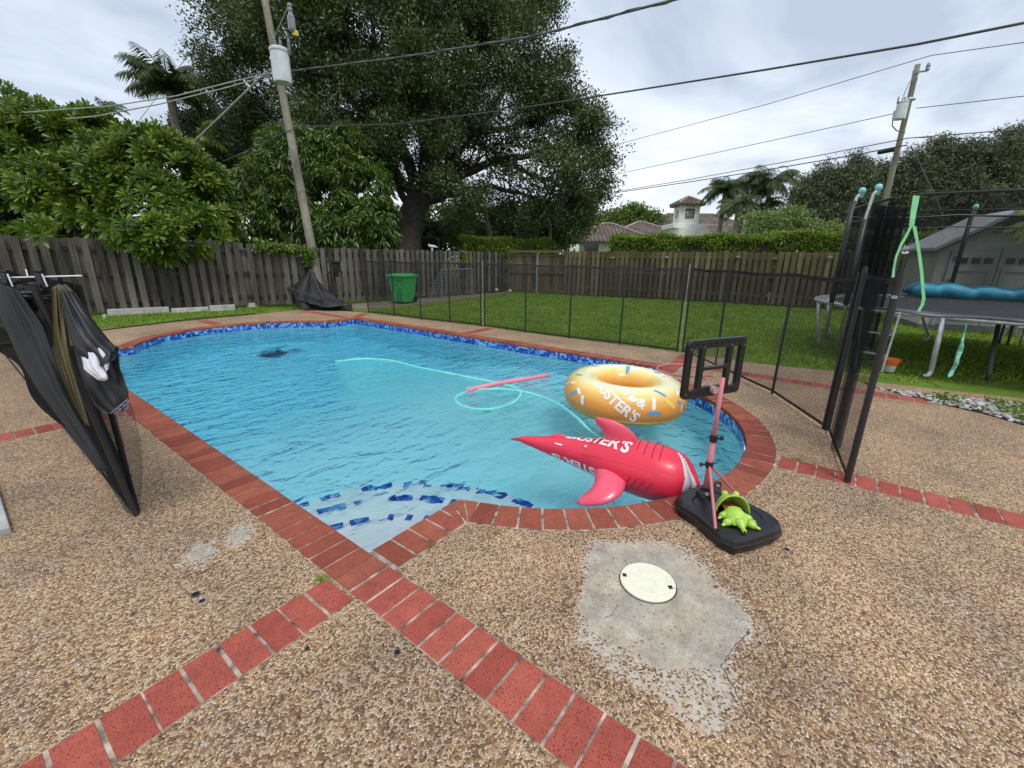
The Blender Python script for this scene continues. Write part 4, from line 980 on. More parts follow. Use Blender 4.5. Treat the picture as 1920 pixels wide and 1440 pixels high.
hedge((19.25, 8.95), (20.7, -1.2), .5, 2.50, .9, 'long clipped bright green hedge behind the brown back fence', 9000)
hedge((20.75, -1.6), (22.3, -14), .5, 2.45, .9, 'dark part of the clipped hedge behind the trampoline net', 5200)
hedge((16.2, 15.6), (20.6, 13.1), .5, 2.45, .9, 'shorter clipped hedge behind the picket fence left of the gate', 3800)
# vines on fence -----------------------------------------------------------
def vine(label, pts, n, spread, size=.10):
    c = Vector(pts[0]); t = thing('climbing_vine', (c.x, c.y, 0), label, 'vine')
    P = []
    for _ in range(n):
        i = random.randrange(len(pts)-1); q = Vector(pts[i]).lerp(Vector(pts[i+1]), random.random()); P.append([q.x+random.gauss(0, spread*.4), q.y+random.gauss(0, spread*.4), q.z+random.gauss(0, spread)])
    P = np.array(P); crown('foliage', t, P, np.tile(np.array([[-.5, -.6, .2]]), (len(P), 1)), 4, size, .05, M['vine'], .7)
    f = MB(); f.tube([(pts[0][0], pts[0][1], 0)]+list(pts), .012, 5); f.build('stem', M['bark'], t)
def onfence(px, py, off=.1):
    for k in range(len(LF)-1):
        p0, p1 = Vector(LF[k]), Vector(LF[k+1]); d = ray(px, py); n_ = Vector((-(p1-p0).y, (p1-p0).x)); tt = (p0.dot(n_))/(d.x*n_.x+d.y*n_.y)
        q = Vector((d.x*tt, d.y*tt)); s = (q-p0).dot(p1-p0)/(p1-p0).length_squared
        if 0 <= s <= 1: return Vector((q.x-d.x*off, q.y-d.y*off, H+d.z*tt))
vine('bright climbing vine trailing over the fence top left of the near pole', [onfence(480, 462), onfence(530, 466), onfence(583, 474), onfence(575, 492)], 330, .08)
vine('small hanging vine on the picket fence above the soccer goal', [onfence(868, 474), onfence(870, 486), onfence(866, 496)], 90, .07)
vine('low bright leaves behind the far left of the grey fence', [PX(-5, 438, 15.5), PX(80, 442, 15.5), PX(145, 436, 15.3)], 160, .15, .16)
# ------------------------------------------------------------------ house with clay tile roofs
def rooftile_mat():
    m, t, p, o = newmat('brown barrel roof tile'); v = wcoords(t); g = N(t, 'ShaderNodeNewGeometry')
    tc_ = N(t, 'ShaderNodeUVMap'); s = N(t, 'ShaderNodeSeparateXYZ'); lk(t, tc_.outputs[0], s.inputs[0])
    wv = math_(t, 'ABSOLUTE', math_(t, 'SINE', math_(t, 'MULTIPLY', s.outputs[0], math.pi/.42)))
    rw = math_(t, 'FRACT', math_(t, 'DIVIDE', s.outputs[1], .45))
    n_ = noise(t, v, 1.2, 5, .7)
    c = ramp(t, n_, [(.3, (.085, .064, .055)), (.55, (.16, .115, .095)), (.75, (.25, .20, .17))])
    c = mixc(t, .85, c, ramp(t, wv, [(0, (.35, .35, .35)), (.45, (1, 1, 1))]), 'MULTIPLY')
    lk(t, c, p.inputs['Base Color']); p.inputs['Roughness'].default_value = .8
    bump(t, p, math_(t, 'ADD', wv, math_(t, 'MULTIPLY', rw, .5)), 1.0, .15); return m
M['rooftile'] = rooftile_mat(); M['stucco'] = simple('white stucco', (.80, .79, .76), .85, .1, 2, .3, 40)
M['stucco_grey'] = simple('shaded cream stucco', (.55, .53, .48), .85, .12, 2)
M['dark_glass'] = simple('dark window glass', (.02, .024, .028), .12, .2, 1)
def uvroof(o):
    me = o.data; uv = me.uv_layers.new(name='UVMap')
    for pl in me.polygons:
        n_ = pl.normal; up = Vector((0, 0, 1)); sl_ = (up-n_*n_.dot(up))
        sl_ = sl_.normalized() if sl_.length > 1e-4 else Vector((1, 0, 0)); ac = n_.cross(sl_)
        for li in pl.loop_indices:
            co = me.vertices[me.loops[li].vertex_index].co; uv.data[li].uv = (co.dot(ac), co.dot(sl_))
def hip(c, wx, wy, rot, ze, zr, rl, name, parent, over=.5):
    """hip roof: ridge of length rl along local x"""
    Mr = Matrix.Rotation(rot, 3, 'Z'); c = Vector((c[0], c[1], 0)); b = MB(); X, Y = wx/2+over, wy/2+over
    vs = [(-X, -Y, ze), (X, -Y, ze), (X, Y, ze), (-X, Y, ze), (-rl/2, 0, zr), (rl/2, 0, zr), (-X, -Y, ze-.18), (X, -Y, ze-.18), (X, Y, ze-.18), (-X, Y, ze-.18)]
    b.add([c+Mr @ Vector(v_) for v_ in vs], [(0, 1, 5, 4), (1, 2, 5), (2, 3, 4, 5), (3, 0, 4), (6, 7, 1, 0), (7, 8, 2, 1), (8, 9, 3, 2), (9, 6, 0, 3), (9, 8, 7, 6)])
    o = b.build(name, M['rooftile'], parent); uvroof(o)
    r = MB()
    P_ = [c+Mr @ Vector(v_) for v_ in vs]
    for a, bb in ((0, 4), (3, 4), (1, 5), (2, 5), (4, 5)): r.tube([P_[a]+Vector((0, 0, .04)), P_[bb]+Vector((0, 0, .06))], .13, 7)
    r.build('ridge_cap', bpy.data.materials.get('pale ridge tile') or simple('pale ridge tile', (.33, .27, .23), .8, .3, 3), o)
    return o
yaw = math.atan2(-CC.x, CC.y)      # local +y away from the camera
hd = PX(1200, 520, 46); hd.z = 0
house = thing('house', hd, 'white house with brown barrel tile hip roofs beyond the back hedge', 'house')
Rz = Matrix.Rotation(yaw, 3, 'Z'); Rr = Matrix.Rotation(yaw, 3, 'Z')
def at(px, depth, z=0): q = PX(px, 480, depth); q.z = z; return q
def zat(py, depth): return (PX(1200, py, depth)).z
for (px0, px1, pye, pyr, dep, ww, rl) in [(1046, 1222, 452, 421, 45, 8, 1.0), (1128, 1262, 441, 418, 50, 8, .6), (1165, 1405, 436, 404, 57, 12, 6.5), (1235, 1420, 441, 425, 52, 8, 5)]:
    c = at((px0+px1)/2, dep+ww/2); wx = (px1-px0)*dep/FPX
    ze = PX((px0+px1)/2, pye, dep).z; zr = PX((px0+px1)/2, pyr, dep+ww/2).z
    hip(c, wx-1, ww-1, yaw, ze, zr, rl, 'roof', house)
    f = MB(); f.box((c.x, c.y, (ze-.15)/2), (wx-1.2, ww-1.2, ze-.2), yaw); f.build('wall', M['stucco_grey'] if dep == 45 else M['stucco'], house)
# porch wall with emblem and dark opening under the first roof
c = at(1076, 44.6); z0 = PX(1076, 490, 44.6).z; z1 = PX(1076, 458, 44.6).z
f = MB(); f.box((c.x, c.y, z1/2), (17*44.6/FPX, .3, z1), yaw); w_ = f.build('wall', M['stucco'], house)
em = PX(1077, 469, 44.35); f = MB()
f.tube([em+Vector((0, 0, -.3)), em+Vector((0, 0, .3))], .05, 6); f.lathe([(.02, -.25), (.12, -.1), (.10, .1), (.02, .2)], em+Vector((-.05, 0, 0)), 8); f.build('wall_ornament', M['steel_dark'], w_)
c = at(1108, 44.3); f = MB(); f.box((c.x, c.y, PX(1108, 472, 44.3).z), (26*44.3/FPX, .12, 1.6), yaw); f.build('window', M['dark_glass'], house)
# chimney tower
cd = 41.0
def cbox(px0, px1, py0, py1, dep, mat, parent, name, th=None, bev=0):
    c = PX((px0+px1)/2, (py0+py1)/2, dep); z0, z1 = PX((px0+px1)/2, py1, dep).z, PX((px0+px1)/2, py0, dep).z
    w_ = (px1-px0)*dep/FPX; th = th or w_
    q = Vector((c.x, c.y, (z0+z1)/2))+Vector((CC.x, CC.y, 0)).normalized()*th/2
    f = MB(); f.box(q, (w_, th, z1-z0), yaw); return f.build(name, mat, parent, bevel=bev), q, (w_, th, z1-z0)
ch = thing('bell_tower', PX(1293, 480, cd), 'white stucco chimney tower with a small tiled cap and an open window', 'chimney')
ch.location.z = 0
lo_, q, dim = cbox(1266, 1322, 428, 560, cd, M['stucco'], ch, 'tower_base')
cbox(1262, 1325, 419, 428, cd-.25, M['stucco'], ch, 'tower_ledge', th=3.4, bev=.06)
# shaft in four corner piers plus sill and lintel so that the opening is really open
sw = 36*cd/FPX; fw = Vector((CC.x, CC.y, 0)).normalized(); sc0 = PX(1294, 419, cd)+fw*(.35+sw/2)
zt, zb = PX(1294, 386, cd).z, PX(1294, 419, cd).z; zo1, zo0 = PX(1294, 392, cd).z, PX(1294, 408, cd).z
f = MB()
for sx in (-1, 1):
    for sy in (-1, 1):
        f.box(sc0+Rz @ Vector((sx*sw*.36, sy*sw*.36, 0))+Vector((0, 0, (zt+zb)/2-sc0.z)), (sw*.28, sw*.28, zt-zb), yaw)
for sx, sy, lx, ly in ((0, -1, sw*.44, .2), (0, 1, sw*.44, .2), (-1, 0, .2, sw*.44), (1, 0, .2, sw*.44)):
    for a, b_ in ((zb, zo0), (zo1, zt)):
        f.box(sc0+Rz @ Vector((sx*(sw*.5-.14), sy*(sw*.5-.14), 0))+Vector((0, 0, (a+b_)/2-sc0.z)), (lx, ly, b_-a-.01), yaw)
f.build('tower_shaft', M['stucco'], ch)
f = MB()
for sy in (-1,):
    for sx in (-1, 1): f.box(sc0+Rz @ Vector((sx*sw*.20, sy*(sw*.5-.02), 0))+Vector((0, 0, (zo0+zo1)/2-sc0.z)), (.10, .12, zo1-zo0), yaw)
    for z in (zo0+.04, zo1-.04): f.box(sc0+Rz @ Vector((0, sy*(sw*.5-.02), 0))+Vector((0, 0, z-sc0.z)), (sw*.46, .12, .10), yaw)
f.build('window_frame', M['steel_dark'], ch)
hip((sc0.x, sc0.y), sw, sw, yaw, zt+.18, PX(1297, 369, cd).z, .1, 'roof', ch, over=.35)
# neighbour's grey building glimpsed left of the oak trunk
nb = PX(677, 480, 24); nb.z = 0
gh = thing('neighbour_building', nb, 'low grey building glimpsed over the fence left of the oak trunk', 'building')
def nbox(px0, px1, py0, py1, dep, th, mat, name):
    return cbox(px0, px1, py0, py1, dep, mat, gh, name, th=th)
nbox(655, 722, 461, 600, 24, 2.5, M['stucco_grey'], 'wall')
nbox(650, 726, 452, 461, 23.8, 3.0, simple('grey lap siding', (.30, .30, .29), .8, .2, 3), 'fascia')
# ------------------------------------------------------------------ shed
SP0 = G(1722, 613); sdir = Vector((.30, -1.0, 0)); sdir = Vector((.235, -.97, 0)).normalized(); sn = Vector((sdir.y, -sdir.x, 0)); sn = -sn if sn.dot(Vector((1, 0, 0))) < 0 else sn
SW = 2.30; SD = 1.9; ze, zr = 2.03, 2.76
shed = thing('garden_shed', SP0, 'grey resin garden shed with arched double doors behind the trampoline', 'shed')
def sp(a, dpt, z): return SP0+sdir*a+sn*dpt+Vector((0, 0, z))
def siding_mat():
    m, t, p, o = newmat('grey resin siding'); s = N(t, 'ShaderNodeSeparateXYZ'); v = wcoords(t); lk(t, v, s.inputs[0])
    w_ = math_(t, 'FRACT', math_(t, 'MULTIPLY', s.outputs[2], 6.6))
    c = ramp(t, noise(t, v, 5, 4), [(.3, (.50, .49, .47)), (.7, (.60, .585, .56))]); lk(t, c, p.inputs['Base Color'])
    p.inputs['Roughness'].default_value = .65; bump(t, p, w_, .8, .02); return m
M['siding'] = siding_mat(); M['shed_door'] = simple('grey resin door', (.40, .40, .385), .6, .1, 4, .2, 40); M['shed_trim'] = simple('dark grey trim', (.15, .15, .15), .6)
b = MB()
fr_ = [sp(0, 0, .08), sp(SW, 0, .08), sp(SW, 0, ze), sp(SW/2, 0, zr), sp(0, 0, ze)]; bk = [q+sn*SD for q in fr_]
b.add(fr_+bk, [(0, 1, 2, 3, 4), (9, 8, 7, 6, 5), (0, 4, 9, 5), (1, 6, 7, 2)]); b.build('wall', M['siding'], shed)
b = MB()
for s_ in (-1, 1):
    e0 = SW/2+s_*(SW/2+.18); zz = ze-.10
    A = [sp(e0, -.22, zz), sp(SW/2, -.22, zr+.03), sp(SW/2, SD+.1, zr+.03), sp(e0, SD+.1, zz)]; b.add(A+[q+Vector((0, 0, .07)) for q in A], [(0, 1, 2, 3), (7, 6, 5, 4), (0, 4, 5, 1), (1, 5, 6, 2), (2, 6, 7, 3), (3, 7, 4, 0)])
shing = simple('pale grey shingle', (.48, .48, .49), .85, .35, 9, .4, 30)
b.build('roof', shing, shed)
b = MB()
for s_ in (-1, 1):
    e0 = SW/2+s_*(SW/2+.20); b.tube([sp(e0, -.245, ze-.12), sp(SW/2, -.245, zr+.015)], .05, 4)
b.build('fascia', M['shed_trim'], shed)
b = MB(); b.box(sp(SW/2, SD/2, .03), (SW+.1, SD+.1, .12), math.atan2(sdir.y, sdir.x)); b.build('base', M['shed_trim'], shed)
# doors
ang = math.atan2(sdir.y, sdir.x)
for k in range(2):
    a0 = .30+k*.86; w_ = .84
    dn = MB(); top = lambda x: 1.90+.10*(1-((x-1.15)/.86)**2)
    xs_ = [a0+w_*i/10 for i in range(11)]
    pts = [(a0, .12), (a0+w_, .12)]+[(x_, top(x_)) for x_ in reversed(xs_)]
    n_ = len(pts); vs = [sp(x_, -.05, z_) for x_, z_ in pts]+[sp(x_, .0, z_) for x_, z_ in pts]
    dn.add(vs, [tuple(reversed(range(n_)))]+[(i, (i+1) % n_, n_+(i+1) % n_, n_+i) for i in range(n_)])
    do = dn.build('door', M['shed_door'], shed)
    # raised frame mouldings, panes and handle
    f = MB()
    for (xa, xb, za, zb_) in ((a0+.08, a0+w_-.08, 1.44, 1.50), (a0+.08, a0+w_-.08, .22, .28), (a0+.08, a0+.14, .28, 1.44), (a0+w_-.14, a0+w_-.08, .28, 1.44)):
        f.box(sp((xa+xb)/2, -.062, (za+zb_)/2), (xb-xa, .03, zb_-za), ang)
    f.build('door_moulding', M['shed_door'], do)
    for i in range(3):
        f = MB(); xc = a0+.19+i*.23; f.box(sp(xc, -.058, 1.70), (.15, .03, .13), ang); f.build('pane', M['dark_glass'], do)
    f = MB(); f.box(sp(a0+(w_-.07 if k == 0 else .07), -.08, 1.0), (.04, .06, .22), ang); f.build('handle', M['shed_trim'], do)
    for zz in (.4, 1.2, 1.75):
        f = MB(); f.box(sp(a0+(.02 if k == 0 else w_-.02), -.07, zz), (.07, .03, .1), ang); f.build('hinge', M['shed_trim'], do)
f = MB()
for a in (.235, SW-.235-.07): f.box(sp(a+.03, -.03, 1.0), (.07, .06, 1.86), ang)
f.build('door_frame', M['shed_door'], shed)
f = MB()
for i in range(3): f.box(sp(SW/2, -.03, 2.36+i*.09), (.52-.12*i, .04, .03), ang)
f.build('gable_vent', M['shed_trim'], shed)
# ------------------------------------------------------------------ trampoline
TC = Vector((11.05, -2.15, 0)); TR = 2.66; TZ = .90
tr = thing('trampoline', TC, 'large round trampoline with galvanised frame, black mat and net enclosure on the lawn', 'trampoline')
def tp(a, r=TR, z=TZ): return TC+Vector((r*math.cos(a), r*math.sin(a), z))
f = MB(); f.tube([tp(2*math.pi*i/72) for i in range(72)], .028, 10, closed=True); f.build('frame_ring', M['galv'], tr, smooth=True)
f = MB(); m_ = simple('worn black trampoline mat', (.05, .05, .056), .8, .3, 3)
f.grid(lambda u, v: TC+Vector(((.02+u*(TR-.28))*math.cos(v*2*math.pi), (.02+u*(TR-.28))*math.sin(v*2*math.pi), TZ-.01-.03*math.cos(u*1.5))), 8, 73); f.build('jumping_mat', m_, tr, smooth=True)
f = MB()
for i in range(90):
    a = 2*math.pi*i/90; f.tube([tp(a, TR-.27, TZ-.01), tp(a, TR-.02, TZ)], .008, 4)
o = f.build('springs', M['galv'], tr)
# torn dark safety pad still lying on the near half of the springs
f = MB()
f.grid(lambda u, v: TC+Vector(((TR-.33+.36*u)*math.cos(v*2.3+2.35), (TR-.33+.36*u)*math.sin(v*2.3+2.35), TZ+.025+.02*math.sin(v*31)*u)), 5, 60)
f.build('safety_pad', simple('torn grey pad', (.11, .11, .125), .7, .4, 5), tr, smooth=True, solid=.02)
# puffy blue pad on the far rim
bl = simple('glossy blue pad vinyl', (.06, .40, .56), .45, .35, 3, .8, 9, spec=.5, c2=(.02, .20, .34))
f = MB()
PA0 = min((abs((lambda w_, q_: 960+FPX*q_.dot(CA)/w_)((TC+Vector((TR*math.cos(a_), TR*math.sin(a_), TZ+.1-H))).dot(CC), TC+Vector((TR*math.cos(a_), TR*math.sin(a_), TZ+.1-H)))-1688), a_) for a_ in [R(k_*.5) for k_ in range(0, 260)])[1]
def pad(u, v):
    a = PA0-u*R(150); rr = TR-.10; cs = 2*math.pi*v; en = min(1, u*26+.02, (1-u)*26+.02)**.5; pu = (1+.34*abs(math.sin(u*34+.6*math.sin(cs)))+.12*math.sin(u*17))*en
    return TC+Vector(((rr+.20*math.cos(cs)*pu)*math.cos(a), (rr+.20*math.cos(cs)*pu)*math.sin(a), TZ+.13+.13*math.sin(cs)*pu+.02*math.sin(u*23)))
f.grid(pad, 150, 13); f.build('blue_pad', bl, tr, smooth=True)
# legs: W shaped pairs
def legpx(top, foot, r=.026, curl=True, mat='galv'):
    f = MB(); pts = [Vector(top), Vector(top).lerp(Vector(foot), .55), Vector(foot)+Vector((0, 0, .12))]
    d = (Vector(foot)-Vector(top)); d.z = 0; d = d.normalized() if d.length > .02 else -right
    if curl: pts += [Vector(foot)+Vector((0, 0, .035))-right*.02, Vector(foot)-right*.09+Vector((0, 0, .02))]
    else: pts += [Vector(foot)]
    f.tube(pts, r, 8); f.build('leg', M[mat], tr, smooth=True)
def topat(g): a = math.atan2(g[1]-TC.y, g[0]-TC.x); return tp(a)
for px, py in ((1533, 650), (1553, 633)): g_ = G(px, py); legpx(topat(g_), g_, curl=False)
g_ = G(1742, 708); legpx(topat(g_), g_, .034)
g_ = G(1738, 640); legpx(topat(g_)+Vector((0, 0, -.02)), g_, .028)
for px, py in ((1872, 645), (1888, 648)): g_ = G(px, py); q = PX(px+14, 600, (g_-Vector((0, 0, H))).dot(CC)); legpx((q.x, q.y, .88), g_, .024, False, 'steel_dark')
g_ = G(1850, 712); q = PX(1872, 606, (g_-Vector((0, 0, H))).dot(CC)); legpx((q.x, q.y, .86), g_, .028, False, 'steel_dark')
for a in (-20, -65, -110):
    q = tp(R(a)); legpx(q, (q.x, q.y, 0), curl=False)
# net poles and net
caps = simple('pale teal plastic cap', (.25, .62, .58), .35, .15, 4)
NZ = 2.68
def npole(a, top_bend, foam0, label=None):
    base = tp(a, TR+.04, .25); b0 = tp(a, TR+.06, TZ+.9); t0 = tp(a, TR+.02, NZ); t1 = tp(a, TR-.05, NZ+.08)
    f = MB(); f.tube([base, b0, b0.lerp(t0, .5)+(b0-TC).normalized()*.03, t0, t1], .024, 8); po = f.build('net_pole', M['galv'], tr, smooth=True)
    f = MB(); f.tube([tp(a, TR+.055, TZ+.03), tp(a, TR+.06, foam0)], .04, 10); f.build('foam_sleeve', M['black_post'], po, smooth=True)
    f = MB(); f.lathe([(.02, -.09), (.034, -.08), (.036, -.01), (.05, .0), (.052, .04), (.036, .07), (.01, .08)], tp(a, TR-.04, NZ+.07), 12); f.build('pole_cap', caps, po, smooth=True)
    return po
def ang_of(px, py_, z):
    """angle on the ring whose pole top projects to px"""
    best = None
    for i in range(720):
        a = 2*math.pi*i/720; q = tp(a, TR-.03, z)-Vector((0, 0, H)); w_ = q.dot(CC); X_ = 960+FPX*q.dot(CA)/w_; Y_ = 720-FPX*q.dot(CB)/w_
        e_ = abs(X_-px)+abs(Y_-py_)
        if best is None or e_ < best[0]: best = (e_, a, w_)
    return best[1]
AN = [ang_of(1645, 338, NZ+.08), ang_of(1615, 368, NZ+.08), ang_of(1828, 374, NZ+.08)]
npole(AN[0], 0, 2.30); npole(AN[1], 0, 2.62); npole(AN[2], 0, 2.62)
for a in (AN[0]+R(62), AN[2]-R(70)): npole(a, 0, 2.62)
f = MB()
A0 = AN[0];
ring = [AN[0]+2*math.pi*k/64 for k in range(65)]
def net(u, v):
    a = A0+R(4)-u*R(352); r_ = TR-.22-.06*math.sin(v*math.pi); z = TZ+.05+(NZ-.12-TZ)*v
    z -= .10*v*abs(math.sin(u*math.pi*3.0))
    return TC+Vector((r_*math.cos(a), r_*math.sin(a), z))
f.grid(net, 120, 14); f.build('enclosure_net', M['tramp_net'], tr, smooth=True)
# gathered net beside the near pole
f = MB()
def gath(u, v):
    a = A0-R(3)+R(13)*u; r_ = TR-.12-.16*abs(math.sin(u*13)); return TC+Vector((r_*math.cos(a), r_*math.sin(a), .35+(NZ-.5)*v-.1*u))
f.grid(gath, 40, 10); f.build('enclosure_net', M['net_dense'], tr, smooth=True)
f = MB(); f.tube([net(i/60, 1) for i in range(61)], .022, 6); f.tube([net(i/60, .86) for i in range(61)], .014, 6); f.build('net_hem', M['black_post'], tr)
for k, a in enumerate(AN[:3]):
    f = MB(); f.tube([tp(a, TR-.03, NZ+.03), tp(a, TR-.13, NZ-.06)], .010, 6); f.build('tie_strap', M['steel_dark'], tr)
# green entrance straps
gs_ = simple('green webbing strap', (.20, .58, .26), .55, .25, 6, .3, 60)
def strap(name, pts, wpx, dep, label=None):
    b = MB(); V_ = []
    for px, py, w_ in pts:
        for s_ in (-1, 1): V_.append(PX(px+s_*w_/2, py, dep))
    b.add(V_, [(2*i, 2*i+1, 2*i+3, 2*i+2) for i in range(len(pts)-1)]); return b.build(name, gs_, tr, solid=.008)
sdp = (tp(ang_of(1716, 372, NZ-.06), TR-.2, NZ)-Vector((0, 0, H))).dot(CC)-.06
strap('entrance_strap', [(1718, 367, 12), (1716, 380, 12), (1713, 395, 11), (1711, 410, 10), (1709, 424, 9)], 12, sdp)
strap('entrance_strap', [(1708, 424, 5), (1700, 440, 5), (1690, 458, 5), (1680, 482, 4), (1676, 502, 4), (1674, 522, 5)], 5, sdp-.02)
strap('entrance_strap', [(1714, 424, 7), (1719, 450, 6), (1724, 480, 6), (1728, 512, 6), (1730, 540, 6), (1732, 560, 6), (1729, 572, 6), (1722, 584, 5)], 6, sdp-.01)
# torn teal foam hanging from the frame
tf = simple('torn teal foam', (.22, .55, .42), .9, .4, 12, .6, 40)
f = MB(); dq = (tp(ang_of(1808, 603, TZ), TR, TZ)-Vector((0, 0, H))).dot(CC)
pp_ = [(1813, 603, 2), (1809, 622, 3), (1804, 640, 4), (1803, 650, 7), (1799, 660, 8), (1795, 672, 6), (1793, 682, 7), (1786, 694, 6), (1782, 703, 7), (1778, 707, 3)]
f.tube([PX(a, b_, dq+.03*math.sin(i*2)) for i, (a, b_, c_) in enumerate(pp_)], [c_*.5*dq/FPX for *_, c_ in pp_], 7); o = f.build('torn_foam_sleeve', tf, tr)
# ladder
ld = thing('trampoline_ladder', G(1620, 690), 'thin steel ladder leaning on the near left rim of the trampoline', 'ladder')
la, lb = ((1624, 585), (1603, 690)), ((1692, 590), (1653, 697))
def ldp(p_, q_, u):
    a = G(*q_); top = tp(ang_of(p_[0], p_[1], TZ), TR+.03, TZ+.02); return a.lerp(top, u)
for s_ in (la, lb):
    f = MB(); f.tube([ldp(s_[0], s_[1], u/6) for u in range(7)], .016, 8); f.build('side_rail', M['galv'], ld)
for u in (.28, .62):
    f = MB(); A, B_ = ldp(*la, u), ldp(*lb, u); f.box((A+B_)/2, ((B_-A).length, .06, .02), math.atan2((B_-A).y, (B_-A).x)); f.build('rung', M['galv'], ld)
# air toy bits on the mat at the left edge
f = MB(); c = tp(ang_of(1575, 556, TZ), TR-.5, TZ+.05)
for k in range(6):
    a = k*1.1; f.tube([c+right*(.15*math.cos(a+i*.4)*.8)+Vector((0, 0, .02+.10*abs(math.sin(i*.6+k)))) for i in range(7)], .012, 5)
o = f.build('tangled_rope', simple('pale teal cord', (.35, .50, .45), .7)); tag(o, 'tangle of pale cord on the left edge of the trampoline mat', 'rope')
# orange bucket
bk_ = G(1666, 696); t = thing('bucket', bk_, 'small orange and grey plastic tub standing under the trampoline ladder', 'bucket')
f = MB(); f.lathe([(.07, 0), (.085, .10)], bk_, 20); f.build('bucket_body', simple('cloudy plastic', (.45, .45, .47), .4), t, smooth=False)
f = MB(); f.lathe([(.086, .10), (.115, .20), (.12, .20), (.105, .15), (.08, .10)], bk_, 24, cap=False); f.build('bucket_rim', simple('orange plastic', (.80, .16, .03), .35), t, smooth=False)
# ------------------------------------------------------------------ inflatable ring
DC = Vector((4.93, 1.99, WZ)); RA, RB = .505, .235
dz = RB-.06; tilt = Matrix.Rotation(R(2), 3, 'X')
don = thing('inflatable_ring', DC, 'orange doughnut shaped pool float with white, blue and yellow sprinkles', 'pool float')
def dp(phi, th, e_=0.0):
    r_ = RA+(RB+e_)*math.cos(th); z = (RB+e_)*.97*math.sin(th)
    q = Vector((r_*math.cos(phi), r_*math.sin(phi), z)); q = tilt @ q
    return DC+q+Vector((0, 0, dz))
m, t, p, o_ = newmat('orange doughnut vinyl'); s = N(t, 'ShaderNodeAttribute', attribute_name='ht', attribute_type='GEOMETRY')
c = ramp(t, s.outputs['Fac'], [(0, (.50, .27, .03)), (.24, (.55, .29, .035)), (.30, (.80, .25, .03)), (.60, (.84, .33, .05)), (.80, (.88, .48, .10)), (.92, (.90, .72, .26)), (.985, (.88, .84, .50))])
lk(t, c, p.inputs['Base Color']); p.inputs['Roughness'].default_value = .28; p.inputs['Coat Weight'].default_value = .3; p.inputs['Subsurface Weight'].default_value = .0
wr = N(t, 'ShaderNodeAttribute', attribute_name='wr', attribute_type='GEOMETRY'); bump(t, p, wr.outputs['Fac'], .55, .01)
M['donut'] = m
b = MB(); nu, nv = 240, 64
vs = []; ht = []; wv = []
for i in range(nu):
    for j in range(nv):
        ph, th = 2*math.pi*i/nu, 2*math.pi*j/nv
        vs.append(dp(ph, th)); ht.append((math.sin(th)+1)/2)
        ed = math.exp(-((math.sin(th)+.12)/.20)**2)*(math.cos(th) > 0); wv.append(ed*(i % 2))
b.add(vs, [(i*nv+j, ((i+1) % nu)*nv+j, ((i+1) % nu)*nv+(j+1) % nv, i*nv+(j+1) % nv) for i in range(nu) for j in range(nv)])
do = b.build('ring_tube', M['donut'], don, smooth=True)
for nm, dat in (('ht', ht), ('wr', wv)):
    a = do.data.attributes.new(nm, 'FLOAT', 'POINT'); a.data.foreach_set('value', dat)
f = MB(); f.tube([dp(2*math.pi*i/120, R(-28), .002) for i in range(120)], .005, 5, closed=True); f.build('seam', simple('tan vinyl seam', (.60, .38, .10), .4), don)
WH = simple('white print', (.86, .85, .85), .35, .05); BLU = simple('blue print', (.10, .38, .62), .35, .1); YEL = simple('yellow print', (.88, .70, .10), .35, .1)
def pill(fn, u0, v0, L, W_, rot, eps=.003):
    """rounded bar laid on a surface fn(du, dv)"""
    pts = []
    for k in range(20):
        a = 2*math.pi*k/20; x_ = W_/2*math.cos(a)+(L/2-W_/2)*(1 if math.cos(a) > 0 else -1); y_ = W_/2*math.sin(a); pts.append((x_, y_))
    rows = []; n_ = 8
    V_ = []
    for i in range(n_+1):
        x_ = -L/2+L*i/n_; hw = W_/2*math.sqrt(max(0, 1-max(0, (abs(x_)-(L/2-W_/2))/(W_/2))**2)) if abs(x_) > L/2-W_/2 else W_/2
        hw = max(hw, .002)
        for y_ in (-hw, 0, hw):
            xx = x_*math.cos(rot)-y_*math.sin(rot); yy_ = x_*math.sin(rot)+y_*math.cos(rot); V_.append(fn(u0, v0, xx, yy_))
    return V_, [(3*i+k, 3*i+k+3, 3*i+k+4, 3*i+k+1) for i in range(n_) for k in (0, 1)]
def dfn(ph, th, x_, y_):
    return dp(ph+x_/max(.2, RA+RB*math.cos(th)), th+y_/RB, .0035)
